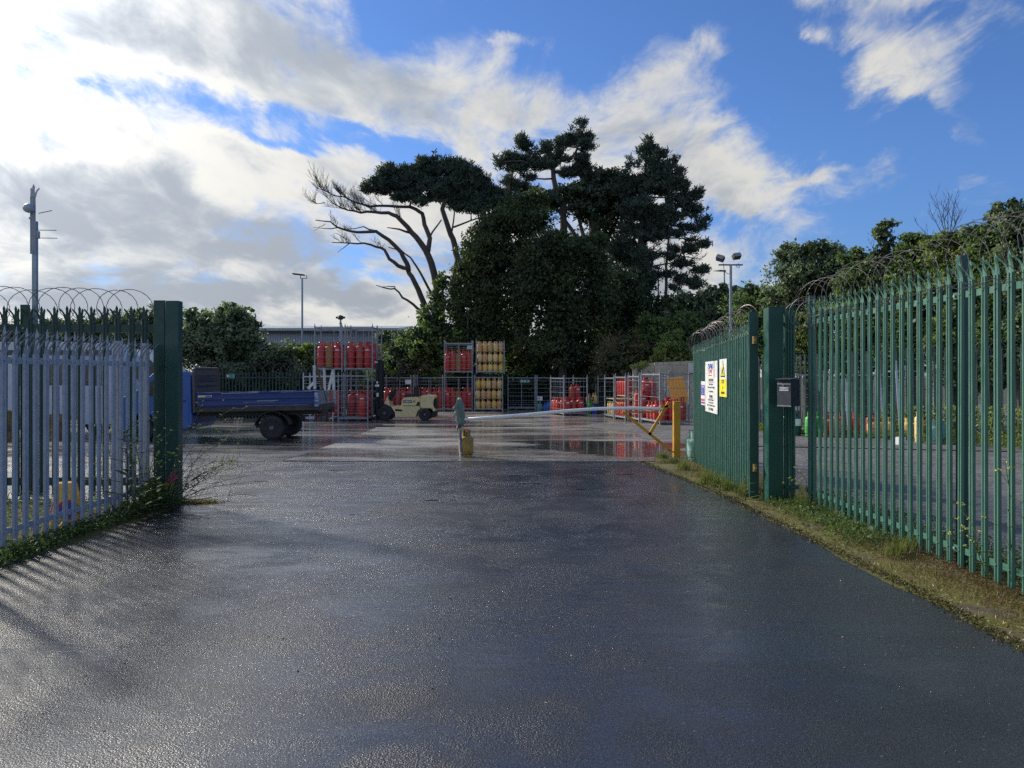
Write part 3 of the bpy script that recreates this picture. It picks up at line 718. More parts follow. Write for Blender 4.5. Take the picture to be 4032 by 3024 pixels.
# right-hand boundary fence, running beside the driveway
FR = fence('palisade_fence', 'tall green palisade fence along the right side of the driveway, nearest the camera', (3.80, 9.86, 0), (3.80, 3.6, 0), PALE_G, 0.163, 2.68, M['green'],
           front=-1, rails=(0.17, 2.33), posts=(0.04, 3.32, 6.2), postbox=(0.065, 0.075), post_h=2.68, post_mat=M['green_post'], off=0.17)
FI = fence('palisade_fence', 'short green fence infill between the right gate post and the letterbox side post', (3.56, 10.04, 0), (3.80, 10.04, 0), PALE_G, 0.078, 2.6, M['green'],
           front=-1, rails=(0.17, 2.33), posts=(), off=0.07, bolts=False)
razor('razor_wire', 'grey razor wire coil on top of the green fence right of the letterbox', (3.78, 9.7, 2.44), 1, 1, None) if False else None
def two(p, q_): return (Vector(p), Vector(q_))
razor('razor_wire', 'looping razor wire coils on the nearest green fence at the right edge', two((3.74, 9.6, 2.46), (3.74, 4.6, 2.50)), 0.25, 0.22, None, seed=4, wr=0.0032, barb=0.036)
# right gate
box_post('gate_post', 'thick dark green square gate post behind the black letterbox', 3.33, 3.525, 9.86, 10.08, 2.56, M['green_post'])
GA = Vector((3.235, 10.14, 0.0)); GB = Vector((3.735, 15.60, -0.11))
GR = fence('palisade_gate', 'open green palisade gate leaf on the right carrying the signs', GA, Vector((GB.x, GB.y, 0)), PALE_L, 0.163, 2.5, M['green'],
           front=1, rails=(0.20, 2.22), posts=(), off=0.17, tilt=R(1.15), zbase=-0.01, cat='gate')
sb = MB(); sb.box((0.03, 0, 1.26), (.06, .12, 2.50)); sb.build('hinge_stile', M['green_post'], GR, bevel=.004)
sb = MB(); sb.box((5.45, -.02, 1.22), (.06, .07, 2.30)); sb.build('lock_stile', M['green_post'], GR, bevel=.004)
sb = MB(); sb.bar((.06, -.035, .22), (5.4, -.035, 2.18), .04, .008); sb.build('brace', M['green'], GR)
for z_ in (2.12, 0.42):
    hb = MB(); hb.lathe([(.028, -.05), (.028, .05)], 10, c=(-.035, 0, z_)); hb.box((-.06, 0, z_), (.07, .03, .03)); hb.build('hinge', M['brass'], GR)
razor('razor_wire', 'razor wire coils along the top of the open right gate leaf', two((3.28, 10.6, 2.34), (3.66, 15.3, 2.16)), 0.21, 0.20, None, seed=9, wr=0.0036, barb=0.036)
razor('razor_wire', 'bunched razor wire hanging beside the right gate post top', two((3.62, 9.9, 2.30), (3.80, 9.2, 2.36)), 0.20, 0.16, None, seed=21, wr=0.0048, mess=.8, barb=0.036)
# left gate post and fences
box_post('gate_post', 'thick dark green square gate post behind yellow flowered weeds', -4.485, -4.317, 9.83, 9.97, 2.635, M['green_post'])
box_post('gate_post', 'slimmer dark green post just left of the thick left gate post', -4.72, -4.57, 10.0, 10.12, 2.66, M['green_post'])
FL = fence('palisade_fence', 'dark green palisade fence behind the grey fence on the left', (-11.6, 10.16, 0), (-4.74, 10.16, 0), PALE_D, 0.169, 2.6, M['green_dull'],
           front=-1, rails=(0.23, 2.28), posts=(0.4, 3.1, 5.05), postbox=(0.10, 0.06), post_h=2.60, post_mat=M['green_post'], rail_h=.11)
razor('razor_wire', 'dark razor wire loops on top of the left green fence', two((-10.6, 10.12, 2.42), (-4.75, 10.12, 2.46)), 0.24, 0.22, None, seed=14, wr=0.0044, barb=0.040, mess=.35)
FG = fence('palisade_fence', 'low grey galvanised palisade fence at the left edge of the driveway', (-4.66, 4.3, 0), (-4.66, 9.80, 0), PALE_Z, 0.161, 2.1, M['galv'],
           front=-1, rails=(0.21, 1.79), posts=(2.05, 4.82, 5.50), postbox=(0.10, 0.075), post_h=2.06, rail_h=.06)
# fences at the back of the yard
FB1 = fence('palisade_fence', 'distant dark palisade fence behind the blue truck bed', (-17.5, 38.6, zg(38.6)), (-9.6, 38.6, zg(38.6)), PALE_B, 0.17, 2.4, M['green_dull'], front=-1,
            rails=(0.25, 2.05), posts=(0.1, 2.8, 5.5), bolts=False)
razor('razor_wire', 'faint razor wire coils over the distant fence behind the truck', two((-16.5, 38.6, 1.74), (-9.8, 38.6, 1.74)), 0.36, 0.42, None, seed=31, wr=0.010, barbs=False, mess=.2)
FB2 = fence('palisade_fence', 'dark palisade fence along the back of the yard behind the centre cages', (-9.0, 52.0, zg(52)), (8.2, 52.0, zg(52)), PALE_B, 0.18, 2.4, M['green_dull'], front=-1,
            rails=(0.25, 2.05), posts=(0.1, 3.1, 6.1, 9.1, 12.1, 15.1), bolts=False)
razor('razor_wire', 'faint razor wire coils over the back fence in the centre', two((0.2, 52.0, 1.62), (8.2, 52.0, 1.62)), 0.42, 0.55, None, seed=33, wr=0.012, barbs=False, mess=.2)
FB3 = fence('palisade_fence', 'weathered green palisade fence behind the loose bottles on the right', (9.0, 29.9, zg(29.9)), (16.4, 17.2, zg(17.2)), PALE_R, 0.175, 2.7, M['green_dull'], front=-1,
            rails=(0.25, 2.42), posts=(0.1, 2.8, 5.5, 8.2, 10.9, 13.6), bolts=False, tilt=-math.atan2(zg(17.2) - zg(29.9), 14.7))
razor('razor_wire', 'thin razor wire loops over the far right fence by the bushes', two((12.0, 24.75, 2.18), (16.3, 17.35, 2.30)), 0.30, 0.42, None, seed=35, wr=0.007, barbs=True, mess=.25, barb=.05)
# ------------------------------------------------------------------ signs on the gate
def sign_frame(t0, t1, ztop_near, z0, z1, off=.034):
    """matrix for a board on the right leaf: origin at its centre, X to the right seen from the road, Y up"""
    d = (GB - GA); d.z = 0; L = d.length; d.normalize()
    n = Vector((-d.y, d.x, 0))       # towards the road
    return d, n
def board(name, label, y_far, y_near, z0, z1, mat, th=0.012, off=0.034):
    d, n = sign_frame(0, 0, 0, 0, 0)
    def on(yv): return GA + d * ((yv - GA.y) / d.y)
    a = on(y_far); b = on(y_near)
    c = (a + b) / 2 + n * off; w = (a - b).length; h = z1 - z0
    r = thing(name, label, 'sign', (c.x, c.y, (z0 + z1) / 2))
    xa = (b - a).normalized(); xa.z = 0
    r.rotation_euler = Matrix((xa, Vector((0, 0, 1)), n)).transposed().to_euler()
    bb = MB(); bb.box((0, 0, 0), (w, h, th)); bb.build('board', mat, r, bevel=.002)
    return r, w, h
def put_text(r, txt, x, y, size, mat, sx=1.0, bold=0.0, z=0.0075, name='lettering'):
    me = text_mesh(txt, size, name, 0.0006, bold, sx); me.materials.append(mat)
    o = link(name, me, r); o.location = (x, y, z); return o
def patch(r, name, x, y, w, h, mat, z=0.0068, th=0.001):
    b = MB(); b.box((x, y, z), (w, h, th)); return b.build(name, mat, r)
def zat(yf, Yv): return EYE + (HOR - yf) / FPX * Yv
# main company board
r, w, h = board('sign_board', 'large white company sign with black delivery times, middle board on the gate', 13.93, 12.69, zat(1632, 12.69), zat(1420, 12.69), M['sign'])
put_text(r, 'DPM', -.06 * w, h * .385, h * .17, M['inkblue'], 1.6, .006)
patch(r, 'stripe', -.06 * w, h * .345, w * .46, h * .012, M['sign'], .0088)
put_text(r, 'DPM', -.06 * w, h * .300, h * .12, M['inkred'], 1.6, .003, z=.0070)
b = MB(); b.prism([(-.030, .05), (-.030, .13), (-.012, .15), (.012, .15), (.030, .13), (.030, .05)], .001, lambda u, v, q_: (u + w * .25, v + h * .30, .0068 + q_)); b.box((w * .25, h * .485, .0068), (.05, .03, .001)); b.build('logo_bottle', M['inkblue'], r)
b = MB(); b.prism([(-.030, .04), (-.030, -.09), (-.015, -.11), (.015, -.11), (.030, -.09), (.030, .04)], .001, lambda u, v, q_: (u + w * .25, v + h * .30, .0068 + q_)); b.build('logo_flame', M['inkred'], r)
put_text(r, 'GAS SUPPLIES LTD', -.06 * w, h * .225, h * .032, M['inkred'], 1.5)
yy = [(.135, 'COLLECTIONS', .05, 1.25, .002), (.055, 'Please ring ahead', .045, 1.1, 0), (-.010, 'Call this number 01792 480306', .04, 1.25, 0), (-.085, 'for a gas collection', .045, 1.2, 0),
      (-.185, 'DELIVERIES', .05, 1.25, .002), (-.255, 'MONDAY TO FRIDAY', .036, 1.35, 0), (-.310, '9AM - 5PM LATEST', .036, 1.5, 0), (-.362, 'PLEASE CALL TO ARRANGE DELIVERY', .032, 1.35, 0), (-.435, '01792 480306', .055, 1.35, .001)]
for (yv, s_, sz, sx_, bd) in yy: put_text(r, s_, 0, yv * h, sz * h * 1.25, M['ink'], sx_, bd)
patch(r, 'underline', 0, .095 * h, .42 * w, .010 * h, M['ink']); patch(r, 'underline', 0, -.222 * h, .36 * w, .009 * h, M['ink'])
for sx_ in (-1, 1):
    for sy_ in (-1, 1): patch(r, 'fixing', sx_ * w * .46, sy_ * h * .45, .022, .03, M['ink'])
# CCTV board
r, w, h = board('sign_board', 'yellow and white camera warning sign nearest the gate hinge', 12.49, 11.88, zat(1565, 11.88), zat(1412, 11.88), M['sign'])
patch(r, 'yellow_panel', 0, -h * .26, w - .01, h * .47, M['signyel'])
b = MB(); b.prism([(-.20, .02), (.20, .02), (0, .43)], .001, lambda u, v, q_: (u * w / .62, v * h / .9 - .0, .0068 + q_)); b.build('triangle_border', M['ink'], r)
b = MB(); b.prism([(-.165, .055), (.165, .055), (0, .385)], .001, lambda u, v, q_: (u * w / .62, v * h / .9 - .0, .0082 + q_)); b.build('triangle', M['signyel'], r)
b = MB(); b.box((-.01, h * .19, .010), (.17, .055, .001), rz=R(35)); b.box((.055, h * .12, .010), (.05, .018, .001)); b.box((.065, h * .12, .010), (.014, .06, .001)); b.build('camera_symbol', M['ink'], r)
put_text(r, 'CCTV', 0, -h * .10, h * .13, M['ink'], 1.1, .003, .0084); put_text(r, 'in', 0, -h * .25, h * .12, M['ink'], 1.0, .002, .0084); put_text(r, 'operation', 0, -h * .385, h * .115, M['ink'], 1.05, .002, .0084)
# small violet notice
r, w, h = board('sign_board', 'small violet and red notice, farthest board on the gate', 14.42, 13.97, zat(1597, 13.97), zat(1502, 13.97), M['sign'])
patch(r, 'violet_panel', 0, h * .13, w * .88, h * .44, M['purple']); patch(r, 'red_panel', 0, -h * .28, w * .88, h * .10, M['inkred']); patch(r, 'blue_panel', 0, -h * .40, w * .88, h * .08, M['purple'])
put_text(r, 'For Sale', 0, h * .28, h * .10, M['sign'], 1.2, .002, .0082); put_text(r, 'contact', 0, h * .18, h * .07, M['sign'], 1.2, 0, .0082); put_text(r, 'office', 0, h * .09, h * .07, M['sign'], 1.2, 0, .0082); put_text(r, 'bottles', 0, -h * .0, h * .07, M['sign'], 1.2, 0, .0082)
# letterbox
r = thing('letterbox', 'dark grey steel letterbox with white name label beside right gate post', 'letterbox', (3.50, 9.62, zat(1600, 9.6)), R(-50))
# local: front faces -Y
w_, d_, h_ = .195, .20, .345
b = MB(); b.box((0, 0, h_ / 2), (w_, d_, h_ - .01)); b.build('body', M['letter_shaded'], r, bevel=.003)
b = MB(); b.box((0, -d_ / 2 - .004, h_ / 2 - .02), (w_ - .006, .006, h_ - .05)); b.build('door', M['letter'], r, bevel=.002)
b = MB(); b.box((0, -.012, h_ + .004), (w_ + .02, d_ + .035, .012), rx=R(3)); b.build('lid', M['letter'], r, bevel=.002)
b = MB(); b.box((0, -d_ / 2 - .008, h_ - .062), (w_ - .012, .008, .014)); b.build('slot_flap', M['galv'], r)
b = MB(); b.box((0, -d_ / 2 - .004, .008), (w_ - .004, .008, .014)); b.build('bottom_lip', M['galv'], r)
b = MB(); b.box((0, -d_ / 2 - .008, h_ * .64), (.122, .002, .048)); lb = b.build('label', M['white'], r)
me = text_mesh('DPM Gas Supplies Ltd', .0165, 'lettering', .0004, .0, .82); me.materials.append(M['ink']); o = link('lettering', me, r); o.location = (0, -d_ / 2 - .0096, h_ * .64); o.rotation_euler = (R(90), 0, 0)
b = MB(); b.lathe([(.010, 0), (.010, .012)], 10, c=(-.005, -d_ / 2 - .018, h_ * .76), axis='Y'); b.box((-.008, -d_ / 2 - .020, h_ * .775), (.008, .004, .022)); b.build('lock', M['galv'], r)
# ------------------------------------------------------------------ gas bottles
def bottle_proto(name, Rb, H, mat, shroud='ring', sh_h=0.16, foot=True, seam=True, n=18, label=None):
    """pressed-steel cylinder: body with domed ends, foot ring, valve and guard"""
    r = thing(name, '', 'gas bottle', (0, 0, -50))
    ft = 0.04 if foot else 0.0
    dome = Rb * 0.55; body_top = H - sh_h * 0.92
    b = MB(); b.smooth = True
    pr = [(Rb * .55, ft), (Rb * .85, ft + .015), (Rb * .97, ft + .05), (Rb, ft + .09)]
    zt = body_top - dome
    if seam:
        zm = ft + (zt - ft) * .52
        pr += [(Rb, zm - .012), (Rb * 1.018, zm), (Rb, zm + .012)]
    pr += [(Rb, zt), (Rb * .95, zt + dome * .32), (Rb * .82, zt + dome * .62), (Rb * .58, zt + dome * .86), (Rb * .30, body_top - .003), (.028, body_top)]
    b.lathe(pr, n); b.build('body', mat, r, fix=False)
    if foot:
        b = MB(); b.lathe([(Rb * .86, 0), (Rb * .90, .0), (Rb * .90, ft + .02), (Rb * .84, ft + .02)], n); b.build('foot_ring', mat, r)
    b = MB(); b.lathe([(.018, body_top - .01), (.018, body_top + .05), (.012, body_top + .07)], 8); b.box((.03, 0, body_top + .04), (.05, .018, .018)); b.build('valve', M['brass'], r)
    b = MB()
    if shroud == 'ring':            # collar with two hand openings
        rs = Rb * .58; z0 = body_top - .035; z1 = H
        for a0 in (R(-62), R(118)):
            b.lathe([(rs, z0), (rs, z1), (rs - .006, z1), (rs - .006, z0)], 10, a0=a0, a1=a0 + R(124))
        b.lathe([(rs + .004, z1 - .018), (rs + .004, z1), (rs - .008, z1), (rs - .008, z1 - .018)], n)
        b.lathe([(rs + .002, z0 - .01), (rs + .002, z0 + .03), (rs - .006, z0 + .03)], n)
    elif shroud == 'ears':          # three upright lugs and a top hoop
        rs = Rb * .62; z0 = body_top - .05; z1 = H
        for k in range(3):
            a0 = k * 2 * PI / 3 + .4
            b.lathe([(rs, z0), (rs, z1 - .012), (rs - .01, z1 - .012), (rs - .01, z0)], 3, a0=a0, a1=a0 + R(26))
        b.tube([(math.cos(t) * rs, math.sin(t) * rs, z1 - .008) for t in [2 * PI * k / 14 for k in range(15)]], .010, 5, cap=False)
    elif shroud == 'cap':
        b.smooth = True; b.lathe([(.045, body_top - .01), (.048, H - .05), (.038, H - .012), (.012, H)], 10)
    b.build('valve_guard', mat, r)
    if label is not None:
        b = MB()
        for (z_, h_, a, hw, m_) in label:
            b.lathe([(Rb * 1.004 + .001, z_), (Rb * 1.004 + .001, z_ + h_)], 5, a0=a - hw, a1=a + hw)
        b.build('label', label[0][4], r, fix=False)
    return r
FRONT = R(-90)
LW = M['white']
def lab(z, h=.05, hw=.5, a=FRONT): return [(z, h, a, hw, LW)]
P_ = {}
def proto(key, *a, **k): P_[key] = bottle_proto(*a, **k)
proto('tred', 'tall_gas_bottle', .188, 1.29, M['red'], 'ring', .19, label=lab(.86))
proto('tred_p', 'tall_gas_bottle', .188, 1.29, M['red2'], 'ring', .19)
proto('tred_q', 'tall_gas_bottle', .188, 1.27, M['red'], 'ears', .20)
proto('trust', 'tall_gas_bottle', .188, 1.27, M['rust'], 'ears', .19)
proto('ttan', 'tall_gas_bottle', .188, 1.29, M['tan'], 'ring', .19)
proto('yel', 'short_gas_bottle', .160, .585, M['yel'], 'ring', .14, n=14)
proto('yel2', 'short_gas_bottle', .160, .585, M['yel2'], 'ring', .14, n=14)
proto('yel3', 'short_gas_bottle', .160, .585, M['yel3'], 'ring', .14, n=14, label=[(.23, .045, FRONT, .16, M['inkred'])])
proto('yeldirty', 'short_gas_bottle', .160, .60, M['yeldirty'], 'ring', .14, n=28)
proto('slimred', 'slim_gas_bottle', .085, .66, M['red'], 'ears', .11, seam=False, n=14)
proto('slimyel', 'slim_gas_bottle', .085, .66, M['yel2'], 'ring', .10, seam=False, n=14)
proto('midred', 'gas_bottle', .155, .80, M['red'], 'ring', .15, label=lab(.50, .06, .45))
proto('midred_p', 'gas_bottle', .155, .80, M['red2'], 'ring', .15)
proto('bigred', 'gas_bottle', .20, .86, M['red'], 'ring', .16, label=lab(.50, .07, .4))
proto('fatred', 'gas_bottle', .215, .92, M['red2'], 'ears', .16, label=lab(.52, .06, .3))
proto('mint', 'gas_bottle', .160, .60, M['mint'], 'ring', .14, n=24)
proto('teal', 'gas_bottle', .160, .60, M['teal'], 'ears', .14)
proto('lime', 'gas_bottle', .160, .75, M['lime'], 'ring', .14)
proto('blue', 'gas_bottle', .135, .50, M['bluebot'], 'ring', .12)
proto('tanb', 'gas_bottle', .150, .62, M['tan'], 'ring', .12)
proto('green', 'gas_bottle', .160, .75, M['green_post'], 'ring', .14, label=[(.30, .22, FRONT, .9, LW)])
USED = {}
def bottle(key, label, loc, rz=None, group=None, sc=None):
    rz = rnd.uniform(-.5, .5) if rz is None else rz
    if key not in USED:
        USED[key] = 1; o = P_[key]
        TREE[o] = [(k, kids(k)) for k in kids(o)]
        o.location = loc; o.rotation_euler = (0, 0, rz); o['label'] = label
        if group: o['group'] = group
    else:
        o = copy_tree(P_[key], label, loc, rz, group)
    if 'group' not in o.keys() and group: o['group'] = group
    if sc: o.scale = (sc, sc, sc)
    o.rotation_euler[0] = rnd.gauss(0, .008); o.rotation_euler[1] = rnd.gauss(0, .008)
    return o
# ------------------------------------------------------------------ cages
def cage(label, x, y, z, W_, D_, H_, rz=0.0, mat=None, front=6, sides=6, back=4, group='steel gas bottle cages', floor=True, mid=True, gate=False, vert=0, base_z=.14):
    """origin at near-left corner; local X across the front, local Y into the depth"""
    mat = mat or M['cage']
    r = thing('steel_cage', label, 'cage', (x, y, z), rz, group)
    pw = .055
    for (px, py) in ((0, 0), (W_, 0), (0, D_), (W_, D_)):
        b = MB(); cx = px + (pw / 2 if px == 0 else -pw / 2); cy = py + (pw / 2 if py == 0 else -pw / 2)
        b.box((cx, cy, (H_ - .12) / 2), (pw, pw, H_ - .12))
        b.lathe([(pw * .42, H_ - .12), (pw * .36, H_ - .05), (.004, H_)], 6, c=(cx, cy, 0))
        b.build('post', mat, r)
    zt = H_ - .20
    b = MB()
    for (p, q_) in (((0, 0), (W_, 0)), ((0, D_), (W_, D_)), ((0, 0), (0, D_)), ((W_, 0), (W_, D_))):
        b.bar((p[0] + (pw * .5 if p[0] == 0 else -pw * .5), p[1] + (pw * .5 if p[1] == 0 else -pw * .5), zt), (q_[0] + (pw * .5 if q_[0] == 0 else -pw * .5), q_[1] + (pw * .5 if q_[1] == 0 else -pw * .5), zt), .034, .05)
    b.build('top_frame', mat, r)
    b = MB()
    b.box((W_ / 2, .028, base_z), (W_ - .11, .05, .07)); b.box((W_ / 2, D_ - .028, base_z), (W_ - .11, .05, .07))
    b.box((.028, D_ / 2, base_z), (.05, D_ - .11, .068)); b.box((W_ - .028, D_ / 2, base_z), (.05, D_ - .11, .068))
    if floor: b.box((W_ / 2, D_ / 2, base_z + .012), (W_ - .1, D_ - .1, .012))
    for fx in (.3, .68):     # fork pockets
        for sx in (-.09, .09): b.bar((W_ * fx + sx, .03, base_z - .03), (W_ * fx + sx * .6, .03, base_z - .10), .012)
        b.bar((W_ * fx - .054, .03, base_z - .10), (W_ * fx + .054, .03, base_z - .10), .012)
    b.build('base', mat, r)
    def side(n, p, q_, name='side_rails', vn=0, mid_=False):
        if n <= 0: return
        b = MB()
        for k in range(n):
            z_ = base_z + .08 + (zt - base_z - .10) * (k + .5) / n
            b.tube([(p[0], p[1], z_), ((p[0] + q_[0]) / 2, (p[1] + q_[1]) / 2, z_ + rnd.uniform(-.008, .008)), (q_[0], q_[1], z_)], .0095, 5)
        for k in range(vn):
            f = (k + 1) / (vn + 1); xx = p[0] + (q_[0] - p[0]) * f; yy_ = p[1] + (q_[1] - p[1]) * f
            b.tube([(xx, yy_, base_z), (xx, yy_, zt)], .009, 5)
        if mid_:
            xx = (p[0] + q_[0]) / 2; yy_ = (p[1] + q_[1]) / 2
            b.box((xx, yy_, (base_z + zt) / 2), (.034, .034, zt - base_z - .05))
        b.build(name, mat, r)
    e = pw * .5
    side(front, (e, e + .012), (W_ - e, e + .012), 'front_rails', 0, gate)
    side(back, (e, D_ - e), (W_ - e, D_ - e), 'back_rails', 1 + vert)
    side(sides, (e, e), (e, D_ - e), 'side_rails', vert)
    side(sides, (W_ - e, e), (W_ - e, D_ - e), 'side_rails', vert)
    return r
ORD = ['first', 'second', 'third', 'fourth', 'fifth', 'sixth', 'seventh']
gz = zg(36.6)
cage('upper left steel cage stacked behind the truck tail, holding a tan bottle', -9.53, 36.6, gz + 2.33, 1.36, 1.25, 2.33)
cage('upper steel cage beside the forklift mast full of tall red bottles', -8.07, 36.6, gz + 2.33, 1.37, 1.25, 2.33)
cage('lower steel cage supporting the upper left cage behind the truck', -9.53, 36.6, gz, 1.36, 1.25, 2.33)
cage('lower steel cage behind the nearest cage at the forklift mast', -8.07, 36.6, gz, 1.37, 1.25, 2.33)
cage('upper rear steel cage right behind the one at the forklift mast', -8.07, 38.0, gz + 2.33, 1.37, 1.25, 2.33, back=6)
cage('lower rear steel cage right behind the forklift mast', -8.07, 38.0, gz, 1.37, 1.25, 2.33, back=6)
cage('near empty topped steel cage in front, holding one bright red bottle', -8.08, 35.2, zg(35.2), 1.42, 1.2, 2.29, front=7)
cage('bright new steel cage low behind the truck tailboard', -9.72, 35.3, zg(35.3), 1.42, 1.2, 2.27, mat=M['cage_new'], front=3)
def grid(keys, x0, y0, z0, nx, ny, px, py, where, grp, kind='tall red', rz=0.0, rows=('front', 'second', 'third')):
    c_, s_ = math.cos(rz), math.sin(rz)
    for j in range(ny):
        for i in range(nx):
            k = keys[(j * nx + i) % len(keys)]
            if k is None: continue
            lx, ly = x0[0] + (i + .5) * px + rnd.uniform(-.01, .01), x0[1] + (j + .5) * py + rnd.uniform(-.01, .01)
            X_ = lx * c_ - ly * s_ + y0[0]; Y_ = lx * s_ + ly * c_ + y0[1]
            kn = {'trust': 'rusty', 'ttan': 'tan', 'tred_p': 'faded red', 'tred_q': 'hooped red', 'tred': 'labelled red'}.get(k, kind)
            bottle(k, f'{kn} tall bottle, {ORD[i]} in {rows[j]} row, {where}', (X_, Y_, z0), None if k[0] != 't' else rz + rnd.uniform(-.25, .25), grp)
G1 = 'tall gas bottles in the stacked cages'
fz = .165
grid(['tred_q', 'trust', 'tred', 'tred', 'tred_p', 'tred_q'], (.08, .05), (-9.53, 36.6), gz + 2.33 + fz, 3, 2, .40, .42, 'the upper left cage', G1)
grid(['tred_q', 'tred_p', 'tred', 'tred_q', 'trust', 'tred_p'], (.08, .05), (-8.07, 36.6), gz + 2.33 + fz, 3, 2, .405, .42, 'the upper cage at the mast', G1)
grid([None, None, 'tred', None, 'tred_q', 'tred'], (.08, .05), (-8.07, 38.0), gz + 2.33 + fz, 3, 2, .405, .42, 'the upper rear cage', G1)
grid([None, None, 'tred'], (.10, .05), (-8.08, 35.2), zg(35.2) + fz, 3, 1, .41, .4, 'the near front cage', G1)
grid(['tred_q', 'tred_p', 'tred'], (.10, .05), (-8.07, 36.6), gz + fz, 3, 1, .40, .4, 'the lower cage at the mast', G1)
grid(['tred_q', 'tred_p', 'tred_q'], (.08, .05), (-9.53, 36.6), gz + fz, 3, 1, .40, .4, 'the lower left cage', G1)
grid([None, None, 'tred_p'], (.10, .05), (-9.72, 35.3), zg(35.3) + fz, 3, 1, .40, .4, 'the bright new cage', G1)
# back row behind the forklift and barrier
YB = 47.0; zb = zg(YB)
def FX(xf, yv=YB): return (xf - 2016) / FPX * yv
cw = 1.77
cage('single-level steel cage seen through the forklift cab, left one', FX(1507), YB, zb, cw, 1.2, 2.25, front=7, gate=True)
cage('single-level steel cage behind the forklift counterweight', FX(1632), YB, zb, cw, 1.2, 2.25, front=7, gate=True)
cage('lower steel cage of reds under the central stack', FX(1748), YB, zb, cw, 1.2, 2.28, front=7, gate=True)
cage('upper steel cage of reds in the central stack', FX(1748), YB, zb + 2.29, cw, 1.2, 2.10, front=7, gate=True)
cage('lower steel cage packed with yellow bottles', FX(1868), YB - .3, zg(46.7), cw, 1.2, 2.28, front=0)
cage('upper steel cage packed with yellow bottles', FX(1874), YB - .1, zb + 2.29, cw, 1.2, 2.10, front=0, sides=9)
GRd = 'tall gas bottles in the back row of cages'
kk = ['tred', 'tred_p', 'trust', 'tred', 'tred_p', 'tred_q', 'tred_p', None, 'tred_q', 'trust']
grid(kk, (.03, .06), (FX(1748), YB), zb + 2.29 + fz, 5, 2, .345, .40, 'the upper central cage', GRd)
grid(['tred', 'tred_p', 'trust', 'tred_q', 'tred', 'tred_q', 'tred_p', None, 'tred_q', 'trust'], (.03, .06), (FX(1748), YB), zb + fz, 5, 2, .345, .40, 'the lower central cage', GRd)
grid(['tred_q', 'tred', 'tred_p', 'tred', 'tred_q'], (.03, .08), (FX(1507), YB), zb + fz, 5, 1, .345, .40, 'the cage behind the forklift cab', GRd)
grid(['tred_p', 'tred_q', 'tred', 'tred_q', 'tred_p'], (.03, .08), (FX(1632), YB), zb + fz, 5, 1, .345, .40, 'the cage behind the counterweight', GRd)
GY = 'yellow gas bottles packed in the two cages'
LV = ['bottom', 'middle', 'top']
ykeys = ['yel2', 'yel', 'yel3', 'yel', 'yel3', 'yel2', 'yel3', 'yel3', 'yel', 'yel2', 'yel', 'yel', 'yel2', 'yel3', 'yel2']
cn = {'yel': 'yellow', 'yel2': 'pale yellow', 'yel3': 'ochre yellow'}
for (lev, X0, Y0, Z0, nm) in ((0, FX(1868), YB - .3, zg(46.7) + fz, 'lower'), (1, FX(1874), YB - .1, zb + 2.29 + fz - .02, 'upper')):
    for k in range(3):
        for j in range(2):
            if j == 1 and k < 2 and lev == 0: continue
            for i in range(5):
                key = ykeys[(i + k * 5 + j * 4 + lev * 7) % 15]
                bottle(key, f"{cn[key]} bottle, {ORD[i]} along {LV[k]} layer, {'front' if j == 0 else 'rear'} row, {nm} yellow cage",
                       (X0 + .05 + .165 + i * .332 + rnd.uniform(-.008, .008), Y0 + .26 + j * .36, Z0 + k * .640), rnd.uniform(-.6, .6), GY)
        b = MB(); b.box((0, 0, 0), (cw - .13, 1.0, .016)); 
        if k: tag(b.build('divider_board', M['pallet']), f"thin timber divider under the {LV[k]} layer of the {nm} yellow cage", 'board', 'divider boards between yellow layers').location = (X0 + cw / 2, Y0 + .62, Z0 + k * .640 - .03)
cage('empty dark steel cage right of the yellow stack', FX(1998), YB + 1.5, zg(48.5), 1.8, 1.2, 2.25, front=7, gate=True)
cage('empty dark steel cage with a pale green bottle in front', FX(2116), YB + 1.5, zg(48.5), 1.8, 1.2, 2.25, front=7, gate=True)
cage('empty dark steel cage behind the mixed yellow bottles', FX(2335), 44.5, zg(44.5), 1.7, 1.2, 2.2, front=6)
# cage in the middle distance standing at an angle
mc = (2.75, 40.6); mz = zg(40.6); a_ = R(18)
cage('angled steel cage of red bottles in the middle of the yard', mc[0], mc[1], mz, 1.42, 2.0, 2.21, rz=a_, front=6, sides=6, vert=3)
GM = 'red bottles in the angled cage'
k2 = ['midred', 'midred_p', 'midred', None]
i = 0
for (lx, ly, key, z_) in ((.30, .26, 'bigred', 0), (.70, .30, 'midred_p', 0), (1.08, .28, 'bigred', 0), (.26, .72, 'midred', 0), (.62, .74, 'midred_p', 0), (.16, 1.12, 'midred', 0), (.55, 1.15, 'midred', 0), (.16, 1.50, 'midred_p', 0), (.18, 1.82, 'midred', 0), (1.10, .78, 'midred', 0), (1.12, .80, 'midred', .72), (.86, .84, 'midred_p', .72)):
    nm = ['wide labelled red bottle at the near left corner', 'faded red bottle second along the front', 'wide labelled red bottle at the front right', 'red bottle behind the near left corner', 'faded red bottle in the second row centre', 'red bottle at mid left side',
          'red bottle in the third row centre', 'faded red bottle far along the left side', 'red bottle at the far left corner', 'red bottle in the second row right', 'raised red bottle on top at right', 'raised faded red bottle on top beside it'][i]
    X_ = mc[0] + lx * math.cos(a_) - ly * math.sin(a_); Y_ = mc[1] + lx * math.sin(a_) + ly * math.cos(a_)
    bottle(key, nm + ' of the angled cage', (X_, Y_, mz + fz + z_), a_ + rnd.uniform(-.2, .2), GM); i += 1
